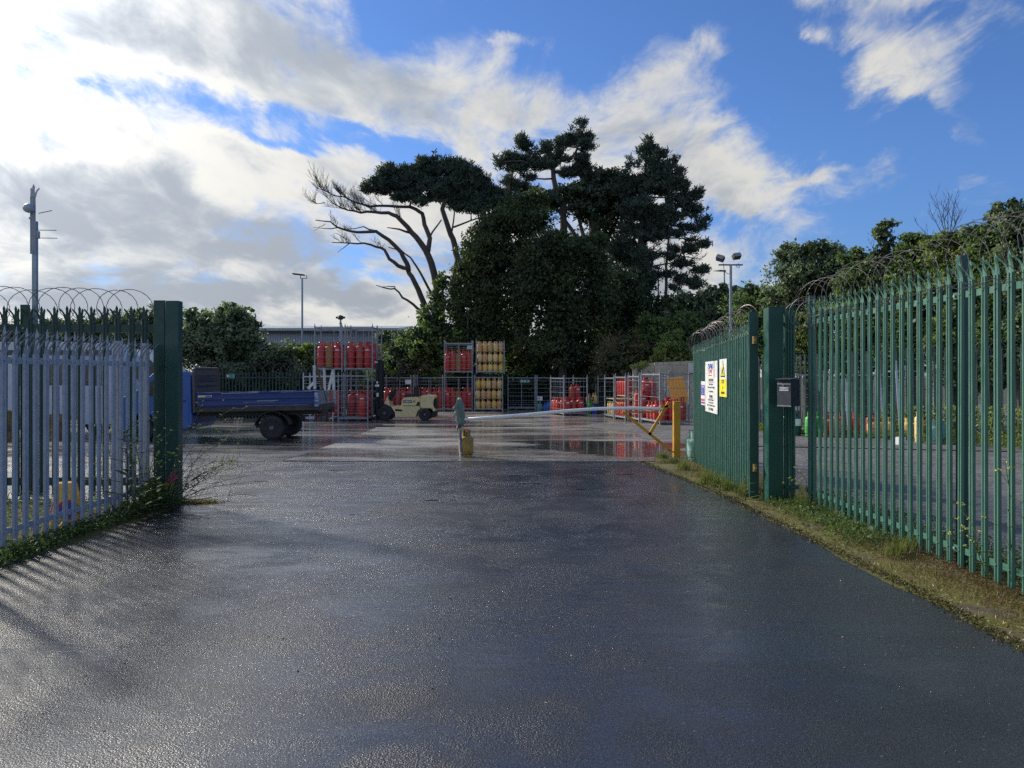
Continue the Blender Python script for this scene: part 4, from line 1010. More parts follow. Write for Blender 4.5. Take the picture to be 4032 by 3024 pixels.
# row of cages on the right whose left sides face the yard
ra = R(10)
def KP(o_, lx, ly): return (o_[0] + lx * math.cos(ra) - ly * math.sin(ra), o_[1] + lx * math.sin(ra) + ly * math.cos(ra))
Ka, Kb, Kc, Kd = (5.05, 37.75), (5.36, 36.0), (5.70, 34.15), (6.10, 31.4)
cage('right row steel cage with slim yellow bottles, farthest of the row', Ka[0], Ka[1], zg(Ka[1]), 1.4, 1.60, 2.22, rz=ra, sides=0, front=5)
cage('right row steel cage with two layers of slim red bottles', Kb[0], Kb[1], zg(Kb[1]), 1.4, 1.60, 2.25, rz=ra, sides=0, front=6)
cage('right row steel cage with dark red bottles stacked high', Kc[0], Kc[1], zg(Kc[1]), 1.3, 1.55, 2.25, rz=ra, sides=6, front=6, gate=True)
cage('nearest right row steel cage with an orange board inside', Kd[0], Kd[1], zg(Kd[1]), 1.32, 2.30, 2.30, rz=ra, sides=3, front=5)
GS = 'slim bottles on the right row shelves'
for i in range(4):
    bottle('slimyel', f'slim yellow bottle, {ORD[i]} from left, in the farthest right row cage', (*KP(Ka, .16 + .02 * i, 1.30 - i * .30), zg(Ka[1]) + .17), None, GS)
for k in range(2):
    for i in range(5):
        bottle('slimred', f"slim red bottle, {ORD[i]} from left on the {'floor' if k == 0 else 'shelf'}, red shelf cage", (*KP(Kb, .15, 1.42 - i * .28), zg(Kb[1]) + .17 + k * 1.02), None, GS, 1.22)
        if i < 4: bottle('slimred', f"slim red bottle, {ORD[i]} in the rear row, {'floor' if k == 0 else 'shelf'} of red shelf cage", (*KP(Kb, .38, 1.28 - i * .28), zg(Kb[1]) + .17 + k * 1.02), None, GS, 1.22)
for (o_, zz, nm) in ((Ka, .98, 'farthest'), (Kb, 1.16, 'red shelf')):
    b = MB(); b.box((0, 0, 0), (1.25, 1.48, .03)); t_ = b.build('shelf_board', M['pallet']); tag(t_, f'pale timber shelf across the {nm} cage of the right row', 'board')
    c_ = KP(o_, .70, .80); t_.location = (c_[0], c_[1], zg(o_[1]) + zz); t_.rotation_euler = (0, 0, ra)
# a coiled hose on the red shelf cage
b = MB(); b.tube([(0, -.55 + i * .1, -.13 * math.sin(PI * i / 11.0)) for i in range(12)], .014, 6)
t_ = b.build('hose', M['rust']); tag(t_, 'brown hose sagging across the lower slim red bottles', 'hose'); c_ = KP(Kb, -.03, .8); t_.location = (c_[0], c_[1], zg(Kb[1]) + .88); t_.rotation_euler = (0, 0, ra)
i = 0
for (lx, ly, z_, key, nm) in ((.30, .35, 0, 'tred', 'labelled tall red bottle at the front left on the floor'), (.80, .35, 0, 'tred_q', 'hooped tall red bottle at the front right on the floor'), (.28, .95, 0, 'tred_p', 'faded tall red bottle behind on the floor'),
                             (.55, .60, .62, 'tred', 'labelled tall red bottle raised in the middle'), (.95, .85, .62, 'tred_q', 'hooped tall red bottle raised at the right')):
    bottle(key, nm + ' of the dark red cage', (*KP(Kc, lx, ly), zg(Kc[1]) + fz + z_), ra, 'tall bottles in the dark red cage')
for (lx, ly, key, sc, nm) in ((.22, 1.75, 'midred', .95, 'labelled red bottle farthest along the left side'), (.24, 1.38, 'midred_p', .95, 'faded red bottle third along the left side'), (.26, .95, 'bigred', .95, 'wide red bottle mid left side'),
                              (.30, .42, 'midred', 1.05, 'red bottle near the front left'), (.62, .30, 'slimred', 1.35, 'slim red bottle at the front beside the yellow post'), (.80, .38, 'slimred', 1.35, 'second slim red bottle at the front'),
                              (1.08, .36, 'fatred', 1.05, 'fat faded red bottle at the front right'), (.72, .95, 'bigred', 1.1, 'wide red bottle in the middle')):
    bottle(key, nm + ' of the nearest right row cage', (*KP(Kd, lx, ly), zg(Kd[1]) + fz), ra + rnd.uniform(-.3, .3), 'red bottles in the nearest right row cage', sc)
# orange board leaning in that cage
r = thing('leaning_board', 'orange ribbed timber board leaning inside the nearest right cage', 'board', (*KP(Kd, .80, .95), zg(31.4) + .98), 0)
pc = [P(2625, 1490, 32.4), P(2687, 1481, 32.1), P(2716, 1582, 31.9), P(2642, 1576, 32.2)]
b = MB(r.location); fr_ = [p - r.location for p in pc]
b.o = Vector((0, 0, 0)); b.add([*fr_, *[p + Vector((.01, .03, 0)) for p in fr_]], [(0, 1, 2, 3), (7, 6, 5, 4), (0, 4, 5, 1), (1, 5, 6, 2), (2, 6, 7, 3), (3, 7, 4, 0)])
b.build('board', M['osb'], r)
b = MB()
for k in range(5):
    f = (k + .7) / 5.5; a = fr_[0].lerp(fr_[1], f); c = fr_[3].lerp(fr_[2], f); b.bar(a + Vector((0, -.006, 0)), c + Vector((0, -.006, 0)), .014, .010)
b.build('ribs', M['osb'], r)
# bottles standing about the yard
bottle('mint', 'pale green gas bottle against the end of the open gate leaf', (3.80, 15.76, zg(15.76)), .3, None)
bottle('mint', 'pale green gas bottle half hidden behind its twin at the gate end', (3.87, 16.25, zg(16.25)), 1.2, None)
bottle('teal', 'teal gas bottle under a small white sign at the back', (FX(2124, 46.6), 46.6, zg(46.6)), .2)
bottle('blue', 'blue gas bottle lying low left of the angled cage', (FX(2150, 45), 45.0, zg(45)), 0, None, 1.2)
bottle('blue', 'second blue gas bottle touching the angled cage', (FX(2164, 44.6), 44.6, zg(44.6)), 0, None, 1.5)
for (xf, yv, key, zz, nm) in ((2318, 43.2, 'yel3', .55, 'ochre yellow bottle on an upturned crate right of the angled cage'), (2340, 43.4, 'yel', .6, 'yellow bottle raised behind the framed notice'), (2322, 42.7, 'lime', 0, 'bright green bottle low beside the framed notice'), (2340, 42.5, 'blue', 0, 'light blue bottle right of the angled cage')):
    bottle(key, nm, (FX(xf, yv), yv, zg(yv) + zz), None)
b = MB(); b.box((0, 0, .27), (1.0, .7, .54)); t_ = b.build('crate', M['black']); tag(t_, 'dark crate under the yellow bottles right of the angled cage', 'crate'); t_.location = (FX(2329, 43.4), 43.5, zg(43.5))
# loose bottles behind the right fence (x in photo px, depth, type)
RB = [(3102, 24.5, 'green', 'dark green bottle with striped white label left under the letterbox'), (3135, 24.0, 'green', 'dark green bottle with white label right under the letterbox'),
      (3190, 23.6, 'lime', 'bright green bottle right of the letterbox'), (3222, 23.8, 'lime', 'second bright green bottle further right'), (3258, 24.0, 'midred', 'red bottle left of the tan one'),
      (3290, 23.6, 'tanb', 'pale tan bottle among the reds'), (3312, 24.2, 'midred_p', 'faded red bottle right of the tan one'), (3366, 24.0, 'midred', 'lone red bottle right of the leaning pole'),
      (3428, 23.6, 'midred_p', 'red bottle behind the small yellow one'), (3436, 23.2, 'yel3', 'small ochre bottle before a red one'), (3466, 23.4, 'yel', 'yellow bottle left of centre pole'), (3505, 23.6, 'yel2', 'pale yellow bottle by the white pole'),
      (3576, 23.0, 'yel', 'taller yellow bottle right of the white pole'), (3612, 23.2, 'yel3', 'ochre bottle behind the slim yellow one'), (3640, 23.3, 'rustb', 'rusty bottle'), (3618, 20.8, 'yelslim', 'slim yellow bottle nearest the grass'), (3676, 20.4, 'mint', 'mint green bottle by the wide fence post'), (3704, 20.8, 'teal', 'teal bottle behind the wide fence post')]
for (xf, yv, key, nm) in RB:
    sc = 1.0
    if key == 'rustb': key = 'tanb'
    if key == 'yelslim': key = 'slimyel'; sc = 1.25
    if key == 'midred' or key == 'midred_p': sc = .9
    bottle(key, nm + ', seen through the right fence', ((xf - 2016) / FPX * yv, yv, zg(yv) + .03), None, 'loose bottles behind the right fence', sc)
# empty cages and leaning poles behind the right fence
cage('open steel cage behind the right fence beside the letterbox', 8.9, 25.0, zg(25), 1.5, 1.3, 2.15, rz=R(-14), front=6, mat=M['cage'])
cage('open steel cage behind the tan and red loose bottles', 10.5, 24.7, zg(25), 1.5, 1.3, 2.15, rz=R(-14), front=6, mat=M['cage'])
cage('open steel cage behind the loose yellow bottles', 12.2, 24.2, zg(24), 1.5, 1.3, 2.25, rz=R(-14), front=6, mat=M['cage'])
for (x1, y1, x2, y2, yv, nm) in ((3328, 1490, 3343, 1712, 22.5, 'thin white pole leaning behind the red bottles'), (3527, 1420, 3546, 1725, 21.8, 'long white pole leaning among yellow bottles'), (3461, 1430, 3474, 1640, 24.0, 'pale pole leaning left of the long white one'), (3566, 1440, 3578, 1630, 24.2, 'grey pole leaning right of the long white one')):
    p0 = P(x2, y2, yv); p1 = P(x1, y1, yv + .5); b = MB(); b.bar((0, 0, 0), p1 - p0, .055, .03); t_ = b.build('leaning_pole', M['cage_new']); t_.location = p0; tag(t_, nm, 'pole')
# low pallets and timber on the grass there
b = MB()
for k in range(5): b.box((k * .1 - .2, 0, .12), (.08, 1.2, .02))
for k in (-1, 0, 1): b.box((0, k * .5, .06), (.5, .08, .09))
t_ = b.build('pallet', M['timberb']); t_.location = ((3560 - 2016) / FPX * 22.3, 22.3, zg(22.3)); t_.rotation_euler = (0, 0, R(70)); tag(t_, 'low weathered timber pallet under the loose yellow bottles', 'pallet')
b = MB(); b.box((0, 0, .1), (.26, .2, .2), rz=.4); t_ = b.build('block', M['white']); t_.location = (*[(3540 - 2016) / FPX * 20.3, 20.3], zg(20.3)); tag(t_, 'small white block on the grass below the leaning pole', 'block')
# ------------------------------------------------------------------ wheels
def wheel(parent, c, rad, wid, side=-1, dual=False, holes=6, rimr=.58):
    """tyre part with rim sub-part; axle along local Y; side is the visible side"""
    cx, cy, cz = c; y0 = -wid / 2; y1 = wid / 2
    b = MB(); b.smooth = True
    b.lathe([(rad * .62, y0 + .01), (rad * .72, y0), (rad * .93, y0 + .012), (rad, y0 + .04), (rad, y1 - .04), (rad * .93, y1 - .012), (rad * .72, y1), (rad * .62, y1 - .01)], 30, c=(0, 0, 0), axis='Y')
    b.smooth = False
    for k in range(30):
        t = 2 * PI * k / 30; b.box((math.cos(t) * rad * .995, 0, math.sin(t) * rad * .995), (.016, wid * .86, .028), ry=-t + .0)
    t_ = b.build('tyre', M['rubber'], parent); t_.location = c
    b = MB(); s_ = side
    ye = s_ * (wid / 2 - .02)
    b.lathe([(rad * .64, ye), (rad * .60, ye - s_ * .01), (rad * rimr, ye - s_ * .05), (rad * .40, ye - s_ * .045), (rad * .34, ye - s_ * .02), (rad * .22, ye - s_ * .015), (rad * .20, ye + s_ * .03), (rad * .10, ye + s_ * .045), (.001, ye + s_ * .045)], 24, axis='Y')
    for k in range(6):
        t = 2 * PI * k / 6; b.lathe([(.013, ye - s_ * .02), (.013, ye + s_ * .008), (.003, ye + s_ * .010)], 6, c=(math.cos(t) * rad * .28, 0, math.sin(t) * rad * .28), axis='Y')
    b.build('rim', M['rim'], t_)
    b = MB()
    for k in range(holes):
        t = 2 * PI * (k + .5) / holes; b.lathe([(rad * .055, ye - s_ * .038), (rad * .055, ye - s_ * .046)], 8, c=(math.cos(t) * rad * .47, 0, math.sin(t) * rad * .47), axis='Y')
    b.build('rim_holes', M['black'], t_)
    return t_
# ------------------------------------------------------------------ blue dropside truck
Yt = 22.3
TR = thing('flatbed_truck', 'blue dropside flatbed truck parked side-on with scraped side boards', 'truck', (-7.05, Yt, zg(Yt + .9)))
TR.rotation_euler = (0, R(-1.1), 0)
# local: x along (front is -x), y depth 0..2.0, z up
zf = .98            # bed floor
b = MB(); b.box((-.45, .45, .80), (3.9, .07, .16)); b.box((-.45, 1.55, .80), (3.9, .07, .16))
for x in (-2.1, -1.2, -.3, .6, 1.3): b.box((x, 1.0, .80), (.06, 1.03, .12))
b.box((-.45, .02, .93), (3.66, .05, .13)); b.box((-.45, 1.98, .93), (3.66, .05, .13)); b.box((1.38, 1.0, .91), (.06, 1.9, .16)); b.box((-.3, .9, .38), (.9, .12, .12)); b.lathe([(.09, -.9), (.09, .9)], 8, c=(0, 1.0, .36), axis='Y')
b.build('chassis', M['chassis'], TR)
b = MB(); b.box((-.45, 1.0, 1.005), (3.62, 1.9, .03)); b.build('bed_floor', M['timberb'], TR)
def side_board(y, s_, nm):
    b = MB()
    zs = [(1.00, 0), (1.05, .012), (1.09, .012), (1.11, 0), (1.20, 0), (1.22, .012), (1.26, .012), (1.28, 0), (1.375, 0), (1.39, .014), (1.425, .014), (1.43, 0)]
    out = [(z, y + s_ * d) for z, d in zs]; inn = [(1.43, y - s_ * .022), (1.00, y - s_ * .022)]
    b.prism([(p[1], p[0]) for p in out + inn], 3.50, lambda u, v, w_: (-2.17 + w_, u, v))
    o_ = b.build(nm, M['truck'], TR)
    return o_
sbd = side_board(0, -1, 'side_board'); side_board(2.0, 1, 'side_board')
b = MB(); b.box((-.42, -.003, 1.436), (3.50, .036, .012)); b.build('worn_top_edge', M['scuff'], sbd)
b = MB(); b.box((-.10, -.018, 1.165), (.62, .004, .012)); b.box((-.35, -.0185, 1.128), (.9, .003, .006)); b.box((-.9, -.018, 1.403), (1.1, .004, .014)); b.box((.75, -.018, 1.408), (.9, .004, .007)); b.box((.2, -.018, 1.022), (1.9, .004, .006)); b.build('scrapes', M['timber'], sbd)
b = MB(); b.box((-1.93, -.0165, 1.325), (.40, .004, .055)); st = b.build('sticker', M['white'], sbd)
b = MB(); b.box((-2.0, -.0195, 1.325), (.15, .002, .034)); b.build('sticker_panel', M['signyel'], sbd)
b = MB(); b.box((-1.83, -.0195, 1.325), (.17, .002, .034)); b.build('sticker_mark', M['truck'], sbd)
for x in (-2.12, -.0, 1.15):
    b = MB(); b.box((x, -.028, .985), (.16, .02, .045)); b.build('board_hinge', M['chassis'], TR)
b = MB(); b.box((1.34, -.008, 1.20), (.10, .07, .47)); b.box((1.40, 1.99, 1.2), (.08, .06, .47)); b.build('corner_post', M['scuff'], TR)
b = MB(); b.box((1.36, 1.0, 1.215), (.028, 1.86, .40)); tb = b.build('tailboard', M['ply'], TR)
b = MB(); b.box((1.378, 1.62, 1.23), (.008, .34, .36)); b.build('reflector_panel', M['lenso'], tb)
# headboard
b = MB()
b.tube([(-2.27, .03, .85), (-2.27, .03, 2.02), (-2.27, .08, 2.12), (-2.27, .18, 2.16), (-2.27, 1.80, 2.16), (-2.27, 1.92, 2.12), (-2.27, 1.97, 2.02), (-2.27, 1.97, .85)], .04, 8)
b.box((-2.27, 1.0, 1.32), (.03, 1.9, .52)); b.box((-2.27, 1.0, 2.04), (.03, 1.9, .16)); b.box((-2.27, 1.0, 1.69), (.03, 1.9, .09))
for zz in (1.60, 1.63, 1.78, 1.93): pass
for (za, zb_) in ((1.58, 1.645), (1.735, 1.80), (1.80, 1.88), (1.88, 1.96)):
    for k in range(16): b.box((-2.27, .08 + k * .123, (za + zb_) / 2), (.028, .035, zb_ - za + .002))
for zz in (1.805, 1.885): b.box((-2.268, 1.0, zz), (.02, 1.9, .02))
b.box((-2.27, .06, 1.75), (.03, .05, .8)); b.box((-2.27, 1.94, 1.75), (.03, .05, .8))
b.build('headboard', M['headb'], TR)
b = MB(); b.lathe([(.05, 2.16), (.05, 2.20), (.02, 2.22), (.02, 2.30), (.035, 2.30), (.035, 2.34)], 8, c=(-2.30, .20, 0)); b.build('beacon_mount', M['chassis'], TR)
# cab: profile in x-z, extruded across
prof = [(-2.36, .52), (-2.36, 1.98), (-2.42, 2.06), (-3.30, 2.09), (-3.50, 2.02), (-4.05, 1.46), (-4.42, 1.34), (-4.56, 1.20), (-4.60, .62), (-4.55, .40), (-4.30, .36), (-4.28, .5), (-4.12, .80), (-3.80, .86), (-3.55, .80), (-3.40, .5), (-3.36, .36), (-2.5, .36)]
b = MB(); b.prism(prof, 1.88, lambda u, v, w_: (u, .06 + w_, v)); cab = b.build('cab', M['truckc'], TR, bevel=.02)
b = MB(); b.prism([(-2.62, 1.36), (-2.62, 1.92), (-3.26, 1.95), (-3.42, 1.90), (-3.86, 1.45), (-3.84, 1.36)], .006, lambda u, v, w_: (u, .052 + w_, v)); b.build('side_window', M['glass'], TR)
b = MB(); b.bar((-3.53, 1.0, 2.0), (-4.03, 1.0, 1.495), 1.62, .010, up=(0, 1, 0)); b.build('windscreen', M['glass'], TR)
b = MB(); b.box((-3.75, -.10, 1.52), (.10, .16, .24)); b.build('wing_mirror', M['black'], TR)
b = MB(); b.prism([(-2.44, .42), (-2.44, 1.30), (-3.34, 1.30), (-3.34, .42)], .006, lambda u, v, w_: (u, .050 + w_, v)); d_ = b.build('door', M['truckc'], TR)
b = MB(); b.box((-2.60, .040, 1.20), (.16, .02, .03)); b.build('handle', M['black'], d_)
b = MB(); b.box((-4.59, .25, .86), (.04, .26, .18)); b.build('headlight', M['glass'], TR)
b = MB(); b.box((-4.59, 1.75, .86), (.04, .26, .18)); b.build('headlight', M['glass'], TR)
# wheels
wheel(TR, (0, .12, .36), .36, .20, -1); wheel(TR, (0, .36, .36), .355, .19, -1); wheel(TR, (0, 1.66, .36), .355, .19, -1); wheel(TR, (0, 1.88, .36), .36, .20, 1)
wheel(TR, (-3.83, .14, .35), .34, .20, -1); wheel(TR, (-3.83, 1.84, .35), .34, .20, 1)
b = MB()
for yy_ in (.10, 1.60):
    vs = []
    n = 12; vv = []
    for k in range(n + 1):
        t = R(8) + (PI - R(16)) * k / n
        for (rr_, w0) in ((.47, 0), (.47, .34), (.455, .34), (.455, 0)): vv.append((math.cos(t) * rr_ * 1.12, yy_ - .06 + w0, .38 + math.sin(t) * rr_))
    fs = [(4 * i_ + j, 4 * i_ + (j + 1) % 4, 4 * i_ + 4 + (j + 1) % 4, 4 * i_ + 4 + j) for i_ in range(n) for j in range(4)]
    b.add(vv, fs)
b.build('mudguards', M['chassis'], TR)
b = MB(); b.box((1.26, 1.0, .60), (.05, 1.78, .16)); b.box((1.22, .30, .72), (.04, .04, .2)); b.box((1.22, 1.7, .72), (.04, .04, .2)); lb_ = b.build('rear_lamp_bar', M['chassis'], TR)
for yy_ in (.30, 1.66):
    b = MB(); b.box((1.295, yy_, .60), (.02, .30, .11)); b.build('tail_lamp', M['lensr'], TR)
b = MB(); b.box((1.29, 1.0, .60), (.01, .50, .10)); b.build('number_plate', M['headb'], TR)
# timber goalpost frame behind the tailboard, standing on the bed
TF = thing('timber_frame', 'white and brown timber frame propped upright at the truck tail', 'frame', (0, 0, 0))
b = MB()
q0 = [(1237, 1438, 1240, 1530, 22.35), (1276, 1446, 1280, 1570, 23.4), (1313, 1450, 1316, 1572, 24.25)]
for (xa, ya, xb, yb, yv) in q0: b.bar(P(xa, ya, yv), P(xb, yb, yv), .075, .05, up=(0, 1, 0))
b.bar(P(1241, 1502, 22.5), P(1212, 1530, 22.5), .075, .04, up=(0, 1, 0)); b.bar(P(1312, 1452, 24.2), P(1292, 1545, 24.1), .07, .04, up=(0, 1, 0)); b.bar(P(1310, 1502, 24.1), P(1292, 1522, 24.0), .06, .04, up=(0, 1, 0))
b.build('uprights', M['timber'], TF)
b = MB(); b.bar(P(1237, 1441, 22.35), P(1316, 1450, 24.3), .05, .05); b.bar(P(1246, 1441, 22.45), P(1284, 1577, 23.3), .055, .04, up=(0, 1, 0)); b.build('rails', M['timberb'], TF)
# ------------------------------------------------------------------ forklift
Yf = 35.75; sc_ = .3014 / FPX * Yf
def fx(cx): return (cx - 1215) * sc_
def fz_(cy): return (1507 - cy) * sc_
FK = thing('forklift', 'yellow and black forklift truck parked side-on at the cage stack', 'forklift', ((1150 + 1215 * .3014 - 2016) / FPX * Yf, Yf - .1, zg(Yf)))
def fprism(name, pts, y0, y1, mat, bevel=.012, parent=None):
    b = MB(); b.prism([(fx(u), fz_(v)) for u, v in pts], y1 - y0, lambda u, v, w_: (u, y0 + w_, v)); return b.build(name, mat, parent or FK, bevel=bevel)
bd = fprism('body', [(1320, 1318), (1425, 1316), (1672, 1316), (1676, 1345), (1640, 1385), (1615, 1458), (1350, 1462), (1345, 1400), (1300, 1330)], .04, 1.12, M['cat'])
fprism('engine_cover', [(1424, 1308), (1432, 1240), (1450, 1208), (1640, 1196), (1672, 1188), (1676, 1312)], .10, 1.06, M['cat'], .02)
fprism('counterweight', [(1680, 1310), (1675, 1196), (1700, 1176), (1850, 1176), (1876, 1192), (1850, 1235), (1842, 1290), (1856, 1340), (1872, 1350), (1872, 1385), (1842, 1380), (1838, 1346), (1680, 1342)], .02, 1.14, M['cat'], .025)
fprism('rear_bumper', [(1835, 1388), (1878, 1388), (1880, 1440), (1870, 1462), (1815, 1462), (1820, 1400)], .10, 1.06, M['mast'])
fprism('radiator_recess', [(1850, 1250), (1878, 1215), (1880, 1360), (1858, 1345)], .22, .94, M['mast'], .004)
fprism('front_cowl', [(1210, 1282), (1240, 1190), (1258, 1205), (1275, 1300), (1300, 1330)], .06, 1.10, M['cat'])
fprism('front_fender', [(1120, 1310), (1200, 1290), (1280, 1310), (1330, 1380), (1350, 1462), (1325, 1462), (1300, 1390), (1250, 1330), (1180, 1310), (1130, 1325)], .03, 1.13, M['mast'])
fprism('side_vent', [(1618, 1306), (1640, 1262), (1666, 1258), (1668, 1308)], .085, .12, M['mast'], 0)
fprism('step_plate', [(1350, 1352), (1440, 1360), (1440, 1382), (1352, 1378)], .03, .06, M['mast'], 0)
me = text_mesh('CATERPILLAR', .075, 'lettering', .001, .003, .82); me.materials.append(M['white'])
bp = fprism('name_strip', [(1450, 1238), (1568, 1240), (1568, 1272), (1450, 1270)], .094, .104, M['ink'], 0)
o = link('lettering', me, bp); o.location = (fx(1509), .091, fz_(1255)); o.rotation_euler = (R(90), 0, 0)
me = text_mesh('25', .095, 'lettering', .001, .004, 1.0); me.materials.append(M['ink']); o = link('lettering', me, FK); o.location = (fx(1594), .094, fz_(1255)); o.rotation_euler = (R(90), 0, 0)
fprism('seat', [(1455, 1165), (1470, 1160), (1585, 1152), (1590, 1190), (1458, 1202)], .34, .82, M['black'], .02)
fprism('seat_back', [(1585, 1190), (1585, 1090), (1600, 1052), (1622, 1046), (1628, 1080), (1622, 1190)], .36, .80, M['black'], .02)
b = MB()
for y_ in (.12, 1.04):
    b.bar((fx(1258), y_, fz_(1230)), (fx(1390), y_, fz_(850)), .05, .07, up=(0, 1, 0)); b.bar((fx(1385), y_, fz_(848)), (fx(1660), y_, fz_(846)), .05, .07, up=(0, 1, 0)); b.bar((fx(1645), y_, fz_(845)), (fx(1652), y_, fz_(1195)), .05, .13, up=(0, 1, 0))
for k in range(9): b.bar((fx(1395 + k * 30), .12, fz_(846)), (fx(1395 + k * 30), 1.04, fz_(846)), .03, .03)
b.build('overhead_guard', M['mast'], FK)
b = MB(); b.bar((fx(1280), .5, fz_(1250)), (fx(1350), .5, fz_(1100)), .06, .07, up=(0, 1, 0)); b.bar((fx(1270), .4, fz_(1240)), (fx(1310), .4, fz_(1120)), .14, .2, up=(0, 1, 0)); b.tube([(fx(1362) + math.cos(t) * .06, .5 + math.sin(t) * .17, fz_(1060) - math.cos(t) * .14) for t in [2 * PI * k / 16 for k in range(17)]], .014, 6, cap=False)
b.build('steering_column', M['black'], FK)
b = MB()
for y_ in (.22, .90):
    b.box((fx(1105), y_, fz_(1110)), (.11, .10, fz_(715) - fz_(1500))); b.box((fx(1150), y_ + .10 * (1 if y_ < .5 else -1), fz_(1105)), (.12, .10, fz_(720) - fz_(1490)))
for zc in (720, 870, 1240, 1460): b.box((fx(1120), .56, fz_(zc)), (.10, .78, .09))
b.box((fx(1128), .56, (fz_(715) + fz_(1480)) / 2), (.05, .12, fz_(720) - fz_(1480)))
mst = b.build('mast', M['mast'], FK)
b = MB(); b.box((fx(1075), .56, fz_(1360)), (.06, .95, .5)); b.build('fork_carriage', M['mast'], FK)
for y_ in (.30, .82):
    b = MB(); b.box((fx(1060), y_, fz_(1330)), (.05, .11, .7)); b.box((fx(1060) - .5, y_, fz_(1480)), (1.0, .11, .04)); b.build('fork', M['mast'], FK)
for (cx, cy, w__, h__) in ((1096, 740, .16, .08), (1110, 1006, .08, .10), (1108, 1048, .18, .10), (1114, 1168, .10, .18)):
    b = MB(); b.box((fx(cx), .165, fz_(cy)), (w__, .006, h__)); b.build('mast_sticker', M['white'], mst)
me = text_mesh('CAT', .085, 'lettering', .001, .002); me.materials.append(M['ink']); o = link('lettering', me, mst); o.location = (fx(1096), .160, fz_(741)); o.rotation_euler = (R(90), 0, 0)
b = MB(); b.lathe([(.04, 0), (.04, .07), (.02, .09)], 10, c=(fx(1672), .3, fz_(858))); b.build('amber_beacon', M['lenso'], FK)
b = MB(); b.box((fx(1187), .06, fz_(1232)), (.15, .05, .07), ry=.3); b.build('work_lamp', M['lamp'], FK)
for yy_ in (.10, 1.05):
    wheel(FK, (fx(1212), yy_, .355), .355, .20, -1 if yy_ < .5 else 1); wheel(FK, (fx(1736), yy_, .285), .285, .18, -1 if yy_ < .5 else 1)
# ------------------------------------------------------------------ barrier
Yb = 16.45
br_ = GP(1817, 1803); Yr = br_.y
BP = thing('barrier_post', 'slim peeling white and blue barrier rest post with round base plate', 'post', (br_.x, Yr, zg(Yr)))
b = MB(); b.tube([(-.0, 0, 0), (-.02, 0, .5), (-.035, 0, 1.0)], [.034, .032, .028], 10); b.build('shaft', M['peel'], BP)
b = MB(); b.lathe([(.16, 0), (.16, .012), (.04, .016)], 20); b.build('base_plate', M['chassis'], BP)
b = MB(); b.tube([(-.026, 0, .60), (-.028, 0, .70)], [.036, .035], 10); b.build('yellow_band', M['post_yel'], BP)
b = MB(); b.tube([(-.04 + math.cos(t) * .035, 0, 1.245 + math.sin(t) * .045) for t in [2 * PI * k / 14 for k in range(15)]], .012, 6, cap=False); b.tube([(-.035, 0, .98), (-.04, 0, 1.20)], .02, 8); b.build('top_ring', M['timber'], BP)
b = MB(); b.lathe([(.033, 0), (.035, .001), (.035, .004)], 10, c=(-.04, -.006, 1.245), axis='Y'); b.build('ring_mark', M['rust'], BP)
# cloth draped over the post: folded tube with irregular outline
CL = thing('cloth', 'grey green cloth tied and draped over the barrier rest post', 'cloth', (br_.x - .03, Yr - .02, zg(Yr) + .70))
def cloth(prof, n, seed, mat, parent, nm):
    r_ = random.Random(seed); vs = []; k = len(prof)
    for i, (z, a, bb_, ox) in enumerate(prof):
        for j in range(n):
            t = 2 * PI * j / n
            f = 1 + .30 * math.sin(t * 4 + i * .35 + seed) + .16 * math.sin(t * 7 - i * .5) + r_.uniform(-.07, .07)
            vs.append((ox + math.cos(t) * a * f, math.sin(t) * bb_ * f, z + .012 * math.sin(t * 3 + i)))
    fs = [(i * n + j, i * n + (j + 1) % n, (i + 1) * n + (j + 1) % n, (i + 1) * n + j) for i in range(k - 1) for j in range(n)] + [tuple(range(n)), tuple(range((k - 1) * n, k * n))]
    b = MB(); b.smooth = True; b.add(vs, fs); return b.build(nm, mat, parent)
cloth([(.0, .045, .04, .03), (.05, .07, .05, .01), (.12, .085, .06, .0), (.20, .088, .06, .005), (.28, .085, .06, .0), (.34, .10, .06, -.02), (.38, .115, .06, -.03), (.42, .095, .055, -.015), (.47, .075, .05, .0), (.52, .050, .045, -.005), (.56, .035, .03, -.012)], 26, 3, M['cloth'], CL, 'fabric')
cloth([(.18, .012, .01, -.145), (.21, .030, .02, -.13), (.26, .035, .025, -.105), (.31, .02, .02, -.08)], 10, 5, M['pale_cloth'], CL, 'pale_end')
cloth([(-.14, .008, .008, .045), (-.09, .02, .012, .05), (-.04, .024, .02, .03), (.02, .02, .02, .01)], 10, 6, M['pale_cloth'], CL, 'pale_end')
cloth([(-.12, .006, .006, -.05), (-.06, .022, .012, -.05), (.0, .03, .02, -.03)], 10, 7, M['cloth'], CL, 'loose_end')
# rest hook and rope knot
b = MB(); b.tube([(0, -.05, .695), (-.07, -.05, .695)], .03, 8); b.tube([(.12 + math.cos(t) * .035, -.03, .79 + math.sin(t) * .05) for t in [R(-40) + 4.6 * k / 12 for k in range(13)]], .009, 6); b.build('rest_hook', M['chassis'], BP)
